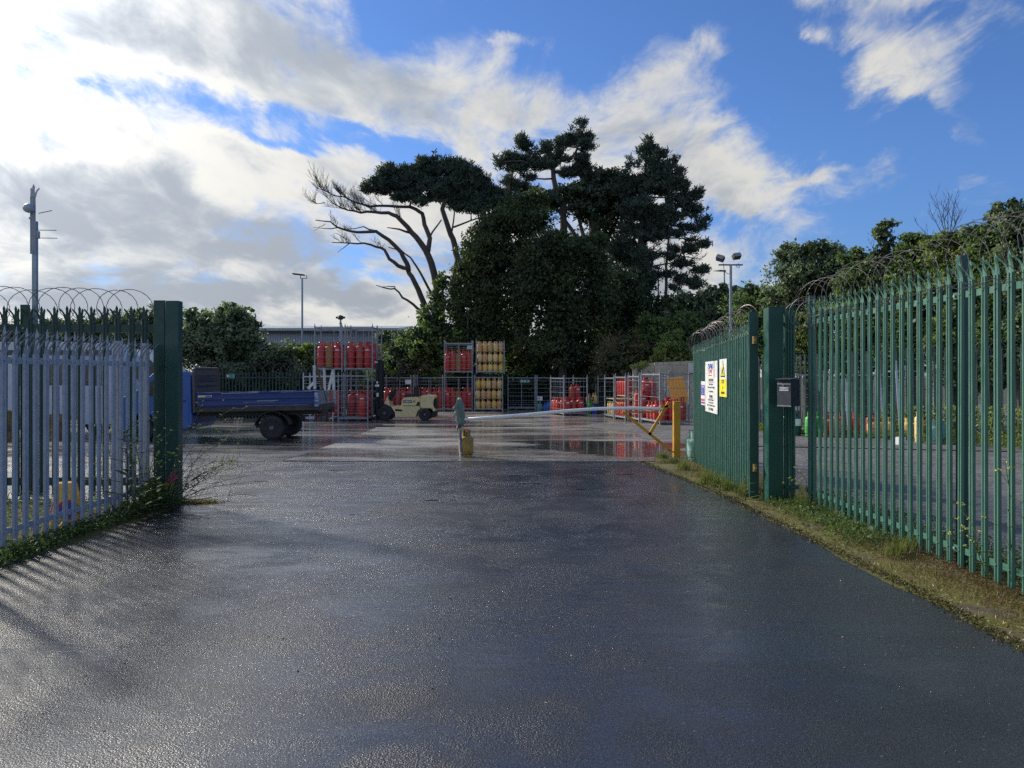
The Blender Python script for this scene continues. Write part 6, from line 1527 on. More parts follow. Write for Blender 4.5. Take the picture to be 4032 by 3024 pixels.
pine('pine_tree', 'leaning multi-stemmed pine with bare dead branches on its left side', (bx, YT, gT),
     [([(1085, 1950), (1060, 1700), (1000, 1500), (960, 1380), (915, 1270), (870, 1180), (835, 1120), (770, 1100), (705, 1050), (672, 985), (610, 962), (520, 935), (420, 935), (290, 930)], .42, .05),
      ([(845, 1140), (832, 1080), (790, 1000), (700, 910), (610, 850), (520, 855), (430, 850), (330, 820), (280, 780), (170, 768)], .30, .05, -.8),
      ([(1120, 1950), (1080, 1500), (1050, 1250), (1010, 1080), (968, 985), (900, 890), (840, 820), (760, 740), (700, 715), (600, 710), (500, 715), (400, 695), (300, 650)], .50, .05),
      ([(985, 1000), (1000, 900), (960, 800), (945, 720), (900, 690), (850, 672), (700, 665), (560, 670), (460, 640), (380, 600), (300, 590), (210, 545)], .30, .04, .8),
      ([(1000, 890), (1045, 820), (1085, 765)], .12, .08), ([(1250, 1950), (1240, 1610), (1200, 1450), (1172, 1300), (1190, 1150), (1205, 1060), (1180, 950), (1150, 870), (1120, 780), (1090, 690), (1110, 630), (1170, 580)], .48, .22),
      ([(1020, 1500), (940, 1430), (880, 1380), (800, 1330), (745, 1265), (680, 1262), (610, 1240)], .20, .04, -.6), ([(745, 1270), (745, 1250), (700, 1248), (650, 1252)], .09, .03), ([(1010, 1300), (955, 1195), (900, 1100), (860, 1040), (790, 985), (700, 965)], .16, .05),
      ([(860, 860), (780, 835), (690, 822)], .16, .05), ([(420, 935), (380, 965), (330, 1005)], .06, .02), ([(330, 822), (250, 830), (155, 820)], .07, .02), ([(240, 795), (200, 815), (160, 843)], .04, .02), ([(400, 912), (350, 880), (310, 862)], .06, .02),
      ([(600, 845), (520, 815), (410, 832)], .10, .03), ([(240, 640), (180, 650), (110, 622)], .05, .02), ([(1170, 820), (1300, 770), (1430, 720), (1520, 700)], .12, .03), ([(850, 670), (860, 640), (850, 632)], .14, .08), ([(1160, 850), (1180, 700), (1165, 690)], .10, .05), ([(1100, 620), (1000, 620), (900, 590), (760, 560), (650, 560)], .22, .06), ([(1130, 600), (1250, 590), (1400, 560)], .16, .05), ([(1100, 640), (1080, 520), (1050, 400)], .16, .06)],
     [(1300, 705, 110, 20), (1080, 600, 120, 34), (1420, 665, 80, 20), (950, 640, 90, 16), (1490, 590, 40, 40), (1440, 540, 60, 30), (540, 545, 40, 26), (860, 395, 40, 34), (940, 372, 50, 36), (1150, 372, 50, 36), (1240, 400, 44, 36), (715, 410, 40, 34), (1330, 440, 44, 34), (600, 515, 60, 35), (680, 455, 90, 50), (800, 435, 90, 50), (740, 525, 160, 45), (900, 500, 120, 60), (990, 385, 100, 60), (1055, 345, 60, 50), (1120, 430, 150, 70), (1200, 405, 100, 60), (1290, 470, 90, 50), (1360, 520, 100, 50),
      (1180, 520, 180, 50), (1000, 545, 140, 45), (1420, 590, 110, 45), (1320, 620, 130, 35), (1180, 635, 55, 35), (880, 600, 110, 28), (640, 550, 80, 25), (1490, 640, 45, 30), (940, 440, 80, 45), (1350, 660, 140, 22), (1230, 680, 90, 18), (760, 610, 70, 18)],
     YT, 5200, c5, twigs=[(2, .62, 18, 1.25, .25), (3, .58, 26, 1.25, .35), (1, .6, 5, .7, .3), (0, .7, 8, .8, .5), (16, .3, 8, 1.5, .6), (2, .5, 6, 1.2, .2), (15, .2, 3, .9, .4)])
pine('pine_tree', 'tall open-crowned pine rising highest above the dark evergreen mass', (P(2220, 1478, YT).x, YT + 1.5, gT),
     [([(510, 1800), (505, 1300), (505, 700), (505, 560), (462, 480), (442, 400), (436, 320), (485, 290), (560, 262), (592, 205), (620, 120)], .52, .07), ([(436, 325), (340, 322), (250, 292), (150, 295), (100, 300)], .20, .04, -1.), ([(455, 475), (330, 482), (180, 505), (150, 520)], .17, .03, .8),
      ([(450, 362), (550, 360), (660, 405)], .16, .04), ([(470, 430), (510, 445), (545, 488)], .12, .04), ([(508, 600), (600, 550), (700, 528), (780, 520)], .24, .08), ([(440, 400), (330, 400), (230, 440)], .12, .04, -.6), ([(592, 215), (650, 205), (700, 212)], .10, .03), ([(420, 318), (350, 250), (240, 190)], .12, .04)],
     [(600, 75, 40, 34), (635, 140, 58, 40), (560, 155, 50, 38), (495, 180, 60, 32), (645, 195, 55, 24), (240, 175, 30, 28), (310, 210, 80, 30), (400, 220, 60, 30), (170, 280, 80, 30), (105, 300, 35, 28), (280, 290, 100, 32), (350, 325, 90, 26),
      (220, 345, 70, 20), (540, 300, 100, 28), (640, 288, 60, 28), (600, 345, 90, 28), (520, 375, 55, 20), (175, 420, 55, 28), (240, 465, 75, 26), (330, 488, 55, 14), (655, 395, 45, 22), (300, 395, 50, 14), (430, 275, 50, 26), (150, 500, 30, 16), (480, 250, 50, 25)],
     YT + 1.5, 3000, c6, twigs=[(1, .3, 5, .8, .0), (6, .2, 6, .8, -.2), (3, .3, 4, .7, -.1), (2, .3, 6, .8, -.1)], shell=.2)
pine('pine_tree', 'dense conical pine at the right end of the tree group', (P(2525, 1478, YT).x, YT - 1.0, gT),
     [([(985, 1800), (980, 1280), (985, 900), (995, 600), (1010, 380), (1030, 185)], .60, .06), ([(1125, 1800), (1135, 1200), (1142, 950), (1158, 760)], .24, .10), ([(1145, 980), (1190, 950), (1212, 895)], .10, .05), ([(1000, 700), (1150, 690), (1330, 700)], .13, .03), ([(990, 860), (1150, 870), (1360, 900)], .13, .03), ([(1160, 1060), (1270, 1060), (1380, 1090)], .10, .03), ([(1135, 1200), (1200, 1100), (1230, 1000)], .10, .04),
      ([(1010, 420), (1120, 400), (1230, 350)], .10, .03), ([(1005, 520), (1150, 520), (1300, 490)], .12, .03), ([(1000, 620), (1180, 620), (1370, 640)], .12, .03), ([(990, 760), (1200, 770), (1370, 790)], .12, .03), ([(985, 960), (1200, 920), (1400, 975)], .11, .03), ([(1010, 440), (950, 400), (900, 320)], .10, .03), ([(1090, 1800), (1100, 1250), (1095, 950)], .14, .06)],
     [(900, 1000, 100, 60), (960, 1060, 120, 60), (880, 830, 90, 50), (1050, 980, 80, 50), (930, 900, 90, 50), (1032, 160, 20, 22), (1033, 195, 34, 30), (1030, 235, 70, 30), (1065, 265, 85, 26), (935, 305, 50, 30), (1190, 298, 30, 22), (1000, 330, 120, 40), (1120, 345, 80, 32), (1215, 365, 42, 26), (950, 390, 110, 48), (1100, 420, 130, 48), (1235, 455, 60, 30), (1340, 490, 26, 20),
      (890, 460, 100, 50), (1050, 510, 150, 50), (1290, 515, 70, 30), (1190, 560, 120, 32), (1000, 590, 140, 50), (1300, 600, 80, 30), (1360, 655, 45, 26), (1150, 640, 120, 36), (1270, 715, 90, 24), (1370, 700, 34, 18), (1170, 750, 90, 24), (1365, 825, 60, 18), (1250, 840, 110, 20),
      (1040, 760, 110, 40), (1170, 890, 90, 18), (1350, 970, 60, 18), (1250, 935, 80, 16), (1270, 1035, 80, 26), (1390, 975, 26, 16), (1330, 1070, 60, 16), (1140, 1000, 60, 16), (1010, 890, 90, 40), (1320, 780, 60, 16), (1390, 820, 30, 14), (960, 690, 110, 50), (1200, 1080, 40, 16), (1080, 680, 90, 30)],
     YT - 1.0, 6000, c6, twigs=[(4, .5, 5, .8, -.1), (5, .4, 5, .8, -.5), (6, .2, 5, .7, .2), (1, .4, 8, .9, .3)])
def cb6(lst, Yv, dep=2.2): return [pxblob(1900 + x * .6329, 450 + y * .6329, a * .6329, b_ * .6329, Yv + dy, dep) for (x, y, a, b_, dy) in lst]
GT_ = 'evergreen trees massed behind the yard'
def base_at(xf, Yv): return ((xf - 2016) / FPX * Yv, Yv, zg(Yv))
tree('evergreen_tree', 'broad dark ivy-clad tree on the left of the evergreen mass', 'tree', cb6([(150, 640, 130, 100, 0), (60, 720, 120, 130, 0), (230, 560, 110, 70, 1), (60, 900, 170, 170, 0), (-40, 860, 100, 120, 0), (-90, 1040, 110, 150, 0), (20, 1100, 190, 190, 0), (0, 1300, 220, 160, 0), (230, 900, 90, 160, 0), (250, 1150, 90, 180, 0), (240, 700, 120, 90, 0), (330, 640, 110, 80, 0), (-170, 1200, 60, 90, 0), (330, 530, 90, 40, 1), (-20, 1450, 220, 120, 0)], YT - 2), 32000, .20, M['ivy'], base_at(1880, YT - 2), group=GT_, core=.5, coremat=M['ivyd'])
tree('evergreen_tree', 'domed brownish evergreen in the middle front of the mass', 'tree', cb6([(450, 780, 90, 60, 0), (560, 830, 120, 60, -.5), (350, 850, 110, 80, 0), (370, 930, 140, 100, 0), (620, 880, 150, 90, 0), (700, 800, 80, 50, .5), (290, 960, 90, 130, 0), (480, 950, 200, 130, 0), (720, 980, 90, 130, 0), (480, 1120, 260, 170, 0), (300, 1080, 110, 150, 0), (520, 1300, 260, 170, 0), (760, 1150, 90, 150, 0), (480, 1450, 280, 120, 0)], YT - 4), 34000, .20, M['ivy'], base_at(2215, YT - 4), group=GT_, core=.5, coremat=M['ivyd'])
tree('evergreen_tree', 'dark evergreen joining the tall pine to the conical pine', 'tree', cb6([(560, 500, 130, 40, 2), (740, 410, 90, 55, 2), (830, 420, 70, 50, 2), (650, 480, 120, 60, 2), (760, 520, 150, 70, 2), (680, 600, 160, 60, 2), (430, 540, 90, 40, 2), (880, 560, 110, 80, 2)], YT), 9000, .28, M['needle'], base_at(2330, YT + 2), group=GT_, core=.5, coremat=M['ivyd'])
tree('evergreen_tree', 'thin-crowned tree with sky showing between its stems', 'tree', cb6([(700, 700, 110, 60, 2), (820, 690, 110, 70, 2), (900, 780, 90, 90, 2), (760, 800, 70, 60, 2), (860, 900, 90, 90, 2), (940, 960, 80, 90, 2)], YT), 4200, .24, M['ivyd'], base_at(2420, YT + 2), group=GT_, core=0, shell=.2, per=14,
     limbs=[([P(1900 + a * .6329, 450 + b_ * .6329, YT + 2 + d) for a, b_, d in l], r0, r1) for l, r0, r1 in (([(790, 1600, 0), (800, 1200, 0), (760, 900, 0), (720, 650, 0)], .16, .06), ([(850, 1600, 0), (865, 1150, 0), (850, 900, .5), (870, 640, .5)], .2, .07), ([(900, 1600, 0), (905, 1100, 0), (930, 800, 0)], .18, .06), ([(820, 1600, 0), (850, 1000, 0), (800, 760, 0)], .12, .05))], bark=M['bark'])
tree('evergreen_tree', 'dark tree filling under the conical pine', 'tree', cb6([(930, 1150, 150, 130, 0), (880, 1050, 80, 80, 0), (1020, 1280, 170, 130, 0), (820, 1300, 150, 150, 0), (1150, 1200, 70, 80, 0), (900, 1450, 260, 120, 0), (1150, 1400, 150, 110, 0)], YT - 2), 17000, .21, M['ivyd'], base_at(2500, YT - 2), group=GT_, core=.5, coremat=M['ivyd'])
# bushes and lower trees
GB_ = 'bushes behind the yard fences'
def bush(label, lst, Yv, n, size, mat, core=.4, dep=None, coremat=None, name='bush', cat='bush', **k):
    bl = [pxblob(x, y, a, b_, Yv, dep) for (x, y, a, b_) in lst]; cx = sum(x[0] for x in lst) / len(lst)
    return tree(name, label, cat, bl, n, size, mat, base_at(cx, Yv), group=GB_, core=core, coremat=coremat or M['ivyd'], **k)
bush('leafy green bush climbing round the foot of the leaning pine', [(1700, 1250, 60, 60), (1730, 1180, 40, 60), (1680, 1340, 90, 80), (1760, 1330, 90, 90), (1800, 1400, 120, 100), (1740, 1120, 25, 50)], 51.5, 7000, .24, M['leafm'])
for (xa, lab_) in ((1500, 'dark undergrowth behind the fence left of the forklift cab'), (1760, 'dark undergrowth behind the fence at the central stack'), (2020, 'dark undergrowth behind the empty centre cages'), (2280, 'dark undergrowth behind the angled cage'), (2540, 'dark undergrowth behind the right row of cages')):
    bush(lab_, [(xa, 1530, 150, 50), (xa + 80, 1500, 130, 60), (xa - 60, 1580, 130, 40), (xa + 90, 1580, 140, 40)], 55.0, 4200, .34, M['ivyd'], core=.6)
for (xa, lab_) in ((830, 'dark undergrowth behind the truck headboard fence'), (1050, 'dark undergrowth behind the truck bed'), (1260, 'dark undergrowth right of the truck bed'), (560, 'dark undergrowth behind the left gate post'), (300, 'dark undergrowth beyond the white lorry')):
    bush(lab_, [(xa, 1510, 130, 60), (xa + 70, 1480, 100, 60), (xa - 60, 1570, 120, 40), (xa + 60, 1570, 120, 40)], 42.5, 3000, .28, M['ivyd'], core=.6)
bush('dark bush filling the gap between the two broad evergreens', [(2010, 1330, 80, 60), (2060, 1400, 110, 80), (1980, 1450, 120, 70), (2040, 1260, 60, 60)], 56, 9000, .24, M['ivyd'])
bush('low weeds under the distant fence behind the truck', [(820, 1610, 110, 34), (960, 1610, 110, 34), (1080, 1610, 80, 34), (700, 1620, 100, 34)], 40.2, 2600, .22, M['ivy'])
bush('rounded green bush behind the forklift guard', [(1610, 1340, 60, 45), (1570, 1390, 70, 60), (1640, 1400, 90, 70), (1560, 1450, 100, 60), (1680, 1450, 100, 60)], 53, 6500, .24, M['leafg'], coremat=M['ivy'])
bush('small bush in front of the warehouse end', [(1520, 1330, 35, 35), (1530, 1390, 50, 60), (1510, 1450, 60, 60)], 54, 2600, .22, M['leafg'])
bush('low hedge of bright leaves behind the single cages', [(1560, 1465, 110, 26), (1700, 1470, 100, 26), (1830, 1480, 100, 30)], 52.6, 4200, .20, M['leafm'])
bush('mixed green bush low in front of the central trees', [(2080, 1420, 110, 80), (2200, 1390, 90, 70), (2290, 1440, 100, 70), (2150, 1480, 160, 60), (2020, 1500, 120, 60)], 53.0, 8500, .24, M['leafm'], coremat=M['ivy'])
bush('lighter green shrub catching light in the centre', [(2195, 1362, 45, 35), (2150, 1395, 50, 35), (2230, 1400, 50, 40)], 52.6, 1800, .22, M['leafl'], core=.2)
bush('brown twiggy scrub behind the block wall', [(2480, 1370, 110, 60), (2420, 1420, 90, 70), (2540, 1410, 90, 60), (2480, 1460, 140, 70), (2380, 1480, 70, 60)], 46, 9000, .22, M['brownb'], coremat=M['ivyd'], aspect=.16)
bush('light green shrub above the block wall', [(2650, 1330, 35, 30), (2640, 1370, 45, 40), (2620, 1410, 50, 40), (2680, 1400, 50, 45)], 43, 3600, .20, M['leafl'], core=.3, coremat=M['leafm'])
bush('mid green shrub between the scrub and the open gate', [(2560, 1280, 60, 40), (2600, 1320, 70, 60), (2700, 1300, 80, 70), (2740, 1400, 80, 70), (2780, 1330, 70, 70), (2560, 1350, 50, 40)], 46, 8000, .22, M['leafm'])
bush('dark small trees right of the conical pine', [(2690, 1190, 40, 40), (2700, 1240, 80, 50), (2780, 1200, 70, 50), (2830, 1160, 60, 40), (2760, 1270, 110, 60), (2880, 1190, 80, 60), (2900, 1270, 100, 80), (2850, 1350, 120, 90)], 47, 11000, .24, M['leafg'])
bush('trailing plant on top of the left wall bay', [(2500, 1441, 22, 6), (2528, 1436, 26, 6)], 39.7, 500, .10, M['leafl'], core=0)
bush('dark rounded bush at the left behind the truck headboard', [(770, 1260, 70, 45), (830, 1300, 100, 60), (770, 1370, 120, 80), (880, 1400, 120, 90)], 41.5, 9000, .20, M['leafg'])
bush('tall feathery bush left of the warehouse', [(900, 1222, 50, 26), (930, 1250, 80, 45), (980, 1285, 50, 40), (935, 1340, 110, 70), (1035, 1395, 55, 45), (1000, 1430, 130, 80), (1110, 1410, 60, 60), (1130, 1470, 60, 60)], 41.0, 12000, .20, M['leafg'])
bush('small yellow green shrub at the foot of the left lamp post', [(1150, 1385, 22, 26), (1200, 1400, 30, 40), (1225, 1380, 22, 26), (1210, 1440, 45, 45), (1165, 1440, 34, 45)], 42.5, 2600, .18, M['leafl'], core=.3, coremat=M['leafm'])
bush('long low bush seen over the left green fence', [(630, 1250, 60, 40), (540, 1262, 70, 35), (440, 1275, 80, 35), (330, 1290, 80, 35), (220, 1290, 80, 35), (560, 1330, 140, 70), (300, 1340, 200, 60), (60, 1330, 120, 50)], 42, 11000, .20, M['leafg'])
# wooded bank on the right
def RY(x): return 30.5 - (x - 3200) / 800.0 * 5.5
def bank_tree(label, lst, n, size, mat, dy=0.0, core=.4, **k):
    bl = []
    for (x, y, a, b_) in lst: bl.append(pxblob(x, y, a, b_, RY(x) + dy, None))
    cx = sum(x[0] for x in lst) / len(lst)
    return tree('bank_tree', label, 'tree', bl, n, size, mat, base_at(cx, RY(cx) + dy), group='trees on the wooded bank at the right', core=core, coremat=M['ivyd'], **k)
bank_tree('low green tree just right of the floodlight pole', [(2960, 1160, 60, 45), (2930, 1220, 80, 60), (3010, 1200, 80, 70), (2980, 1300, 120, 80), (3050, 1330, 100, 80), (2960, 1390, 110, 60)], 9000, .15, M['leafm'], 5)
bank_tree('rounded dark green tree forming the first hump of the bank', [(3090, 1000, 45, 35), (3160, 990, 60, 40), (3230, 985, 70, 42), (3290, 1030, 80, 50), (3150, 1070, 110, 60), (3250, 1110, 120, 70), (3120, 1170, 110, 80), (3280, 1210, 120, 80)], 14000, .15, M['leafg'], 4)
bank_tree('pale leaved shrub low on the bank behind the letterbox', [(3100, 1290, 80, 60), (3180, 1320, 90, 80), (3230, 1260, 80, 60), (3120, 1400, 90, 80), (3230, 1420, 100, 80)], 10000, .13, M['leafl'], 1.5)
bank_tree('mid green tree left of the feathery sapling', [(3370, 1020, 60, 35), (3420, 1060, 70, 50), (3380, 1130, 100, 70), (3450, 1180, 100, 90), (3400, 1290, 110, 100), (3360, 1400, 100, 80)], 13000, .14, M['leafm'], 1.5)
bank_tree('feathery ash sapling standing proud of the bank', [(3470, 900, 26, 18), (3495, 885, 26, 14), (3480, 930, 36, 22), (3500, 955, 34, 24), (3475, 990, 48, 30), (3520, 1010, 34, 30), (3470, 1050, 60, 40)], 3400, .15, M['leafg'], 1.0, core=.15, shell=.2)
bank_tree('bushy tree right of the feathery sapling', [(3590, 945, 45, 30), (3570, 1000, 60, 45), (3640, 1000, 60, 50), (3600, 1080, 90, 70), (3560, 1180, 100, 90), (3600, 1300, 110, 110), (3560, 1410, 110, 80)], 14000, .13, M['leafm'], 1.0)
bank_tree('tree of glossy light leaves behind the wide fence post', [(3700, 960, 70, 30), (3760, 940, 60, 30), (3720, 1020, 80, 50), (3790, 1040, 80, 60), (3740, 1140, 90, 80), (3800, 1250, 100, 90), (3730, 1360, 100, 90)], 14000, .13, M['leafl'], .5)
bank_tree('dense bush between the bare sapling and the frame edge', [(3850, 925, 60, 30), (3900, 950, 70, 45), (3860, 1030, 80, 60), (3930, 1090, 90, 80), (3880, 1190, 100, 90), (3930, 1320, 110, 110)], 13000, .12, M['leafm'], 0)
bank_tree('tall pointed leafy tree at the right frame edge', [(3925, 820, 22, 18), (3930, 860, 44, 30), (3990, 800, 20, 22), (3995, 850, 44, 36), (4050, 850, 50, 50), (4000, 920, 80, 50), (4090, 960, 80, 70), (4010, 1020, 90, 70), (4090, 1130, 100, 100), (4060, 1300, 110, 130)], 16000, .12, M['leafg'], 0)
bank_tree('dark bush at the foot of the right bank', [(4050, 1420, 120, 110), (3930, 1450, 110, 90), (4180, 1300, 120, 160), (4200, 1050, 120, 120), (3800, 1480, 110, 70)], 10000, .13, M['ivy'], .3)
# bare sapling
r = thing('bare_sapling', 'leafless sapling sticking up out of the right hedge', 'sapling', base_at(3740, RY(3740) + 1.2))
b = MB(r.location); Ys = RY(3740) + 1.2
def sp(x, y, d=0): return P(3000 + x * .4665, 650 + y * .4665, Ys + d)
def spray(p, q_, r0, n, L, up_=.8):
    k = 6; pts = [p.lerp(q_, i / k) + Vector((rnd.uniform(-.02, .02), rnd.uniform(-.02, .02), 0)) for i in range(k + 1)]; b.tube(pts, [r0 * (1 - .8 * i / k) for i in range(k + 1)], 5)
    for i in range(n):
        f = .3 + .65 * rnd.random(); s_ = p.lerp(q_, f); d = ((q_ - p).normalized() * .6 + Vector((rnd.choice((-1, 1)) * rnd.uniform(.3, .8), rnd.uniform(-.4, .4), rnd.uniform(.2, up_)))).normalized(); Lr = L * rnd.uniform(.4, 1)
        m_ = s_ + d * Lr * .5; e = m_ + (d + Vector((0, 0, .5))).normalized() * Lr * .5; b.tube([s_, m_, e], [.007, .005, .002], 4)
        for _ in range(2): b.tube([m_, m_ + (d + Vector((rnd.uniform(-.7, .7), 0, .4))).normalized() * Lr * .3], [.004, .002], 4)
for (x0_, y0_, x1_, y1_) in ((1560, 700, 1580, 230), (1560, 640, 1460, 240), (1580, 620, 1690, 360), (1540, 640, 1420, 380), (1580, 600, 1630, 270), (1550, 620, 1530, 330), (1570, 640, 1660, 420)): spray(sp(x0_, y0_), sp(x1_, y1_, rnd.uniform(-.5, .5)), .022, 8, .7)
spray(sp(1480, 680), sp(1310, 500), .014, 6, .5); spray(sp(1920, 480), sp(1922, 390), .01, 0, .1); spray(sp(960, 740), sp(910, 650), .012, 4, .4); spray(sp(1790, 560), sp(1798, 470), .01, 4, .25)
b.tube([Vector(r.location), sp(1560, 1600), sp(1565, 650)], [.06, .05, .03], 6)
b.build('branches', M['bark2'], r, fix=False)
# ---- verge grass, ground cover and weeds ---------------------------------
def blades(n, posfn, h, w, lean=.5):
    V_ = np.zeros((n, 6, 3)); 
    for i in range(n):
        x, y, s = posfn(); z = zg(y); a = rnd.uniform(0, 6.28); hh = h * s * rnd.uniform(.5, 1.3); ww = w * rnd.uniform(.6, 1.2)
        dx, dy = math.cos(a), math.sin(a); px_, py_ = -dy * ww, dx * ww; l_ = lean * hh * rnd.uniform(.1, 1)
        V_[i] = [(x - px_, y - py_, z - .01), (x + px_, y + py_, z - .01), (x + dx * l_ * .35 + px_ * .7, y + dy * l_ * .35 + py_ * .7, z + hh * .6), (x + dx * l_ * .35 - px_ * .7, y + dy * l_ * .35 - py_ * .7, z + hh * .6), (x + dx * l_ + px_ * .1, y + dy * l_ + py_ * .1, z + hh), (x + dx * l_ - px_ * .1, y + dy * l_ - py_ * .1, z + hh)]
    b_ = np.arange(n)[:, None] * 6
    F_ = np.concatenate([b_ + np.array([0, 1, 2, 3]), b_ + np.array([3, 2, 4, 5])], 0)
    return V_.reshape(-1, 3), F_
tufts_r = []
for _ in range(420):
    y = rnd.uniform(4.2, 15.6); e = 3.0 if y < 10 else 3.0 - (y - 10) * .06
    x = rnd.triangular(e + .05, 4.0, 3.8 if y < 10.2 else e + .45); tufts_r.append((x, y, rnd.uniform(.2, .7) if y < 9.5 else rnd.uniform(.5, 1.5)))
for (xf, yf, s) in ((3300, 2030, 1.2), (3520, 2190, 1.2), (3560, 2170, 1.3), (3170, 2000, 1.5), (2780, 1905, 1.8), (2820, 1915, 1.8), (2860, 1930, 1.6), (2690, 1850, 1.6), (2650, 1822, 1.3), (2600, 1806, 1.4), (2930, 1950, 1.8), (2610, 1805, 1.3)):
    g = GP(xf, yf); tufts_r += [(g.x + rnd.uniform(-.06, .06), g.y + rnd.uniform(-.06, .06), s) for _ in range(5)]
def pr():
    x, y, s = rnd.choice(tufts_r); return x + rnd.gauss(0, .05), y + rnd.gauss(0, .07), s
v, f = blades(8000, pr, .065, .003, .9); o = link('verge_grass', npmesh('verge_grass', v, f, M['grass'])); tag(o, 'dry and green grass tufts along the right fence', 'grass', kind='stuff')
def pr2():
    x, y, s = tufts_r[rnd.randrange(len(tufts_r) - 60, len(tufts_r))] if rnd.random() < .7 else rnd.choice(tufts_r); return x + rnd.gauss(0, .045), y + rnd.gauss(0, .05), s
v, f = blades(2200, pr2, .11, .0035, .7); o = link('green_grass', npmesh('green_grass', v, f, M['grassg'])); tag(o, 'fresh green grass clumps at the foot of the right fence', 'grass', kind='stuff')
def scatter(n, fn, size, mats, name, label, zr=(.0, .05), aspect=.6, kind='stuff', cat='ground cover', flat=.5):
    c = np.array([fn() for _ in range(n)]); c[:, 2] += NR.uniform(zr[0], zr[1], n)
    v, f = leaf_quads(c, size, aspect); o = link(name, npmesh(name, v, f, mats)); return tag(o, label, cat, kind=kind)
def fr1():
    y = rnd.uniform(7.2, 9.9); x = 3.0 + rnd.triangular(.12, .95, .6); return (x, y, zg(y))
scatter(2600, fr1, .035, M['weed'], 'ground_cover', 'low leafy ground cover round the right gate post', (.0, .09))
def fr2():
    y = rnd.uniform(4.0, 7.6); x = 3.05 + rnd.triangular(.15, 1.0, .75); return (x, y, zg(y))
scatter(7000, fr2, .022, M['redweed'], 'ground_cover', 'reddish creeping stems beside the nearest right fence', (-.005, .06), .3)
def fr3():
    y = rnd.uniform(4.0, 15.4); x = 3.02 + rnd.triangular(.0, .8, .2) - max(0, (y - 10)) * .05; return (x, y, zg(y))
def fr7():
    y = 3.6 + 11.8 * rnd.random() ** 1.2; e = 3.04 if y < 6 else (3.04 - (y - 6) * .045 if y < 10 else 2.92 - (y - 10) * .06); return (e + rnd.gauss(.06, .05), y, zg(y))
scatter(8000, fr7, .015, M['mosscl'], 'moss_edge', 'crumbled moss and soil along the driveway edge', (-.002, .012), .8)
scatter(900, fr3, .03, M['pallet'], 'dead_stems', 'pale dead stems and litter on the mossy verge', (.0, .015), .12)
# strip behind the right fence
def fr4():
    y = rnd.uniform(5, 10); x = 3.86 + abs(rnd.gauss(0, .28)); return (x, y, zg(y))
scatter(5200, fr4, .035, M['weed'], 'weed_strip', 'weedy strip behind the right fence', (.0, .22), .4)
def fr5():
    t = rnd.random(); x = 9.0 + 7.4 * t; y = 29.9 - 12.7 * t; n = rnd.uniform(-.4, 2.3) * (1.25 if t > .6 else 1.0); return (x - .864 * n + rnd.gauss(0, .1), y - .503 * n, zg(y - .5 * n))
scatter(15000, fr5, .10, M['grassg'], 'rough_grass', 'rough grass and weeds at the foot of the back right fence', (.0, .22), .25)
def fr6():
    t = rnd.random(); x = 12.2 + 4.2 * t; y = 24.4 - 7.2 * t; n = rnd.uniform(-.3, .9); return (x - .864 * n, y - .503 * n, zg(y))
scatter(5000, fr6, .10, M['leafl'], 'brambles', 'bramble leaves growing against the back right fence', (.0, 1.0), .5)
# left verge
def fl1():
    y = rnd.uniform(5.0, 9.9); x = -4.50 - abs(rnd.gauss(0, .10)) + (.10 if rnd.random() < .3 else 0); return (x + rnd.uniform(0, .12), y, 0.0)
scatter(3400, fl1, .045, M['weed'], 'ground_cover', 'green weeds along the foot of the grey fence', (.0, .12), .5)
def fl2():
    y = rnd.uniform(5.0, 10.1); x = rnd.uniform(-7.5, -4.7); return (x, y, 0.0)
scatter(7000, fl2, .045, M['leafg'], 'ground_cover', 'low weeds between the grey and the green left fences', (.0, .16), .4)
scatter(1300, lambda: (rnd.uniform(-4.62, -4.34), rnd.gauss(9.7, .22), 0), .05, M['weed'], 'ground_cover', 'weed foliage heaped round the left gate post', (.0, .28), .6)
# stones on the tarmac
b = MB()
for _ in range(150):
    y = 2.4 + 12 * rnd.random() ** 1.5; x = rnd.uniform(-4.3, 3.0); s = rnd.uniform(.003, .008)
    b.box((x, y, zg(y) + s * .3), (s * 1.4, s, s * .8), rz=rnd.uniform(0, 3), rx=rnd.uniform(-.4, .4))
tag(b.build('pebbles', M['bark2'], fix=False), 'small dark stones scattered over the wet driveway', 'pebbles', kind='stuff')
b = MB()
for _ in range(120):
    y = 2.4 + 12 * rnd.random() ** 1.3; x = rnd.uniform(-3.8, 3.3); s = rnd.uniform(.003, .007)
    b.box((x, y, zg(y) + s * .3), (s * 1.6, s, s * .7), rz=rnd.uniform(0, 3), rx=rnd.uniform(-.4, .4))
tag(b.build('chippings', M['pallet'], fix=False), 'pale stone chips scattered over the driveway', 'pebbles', kind='stuff')
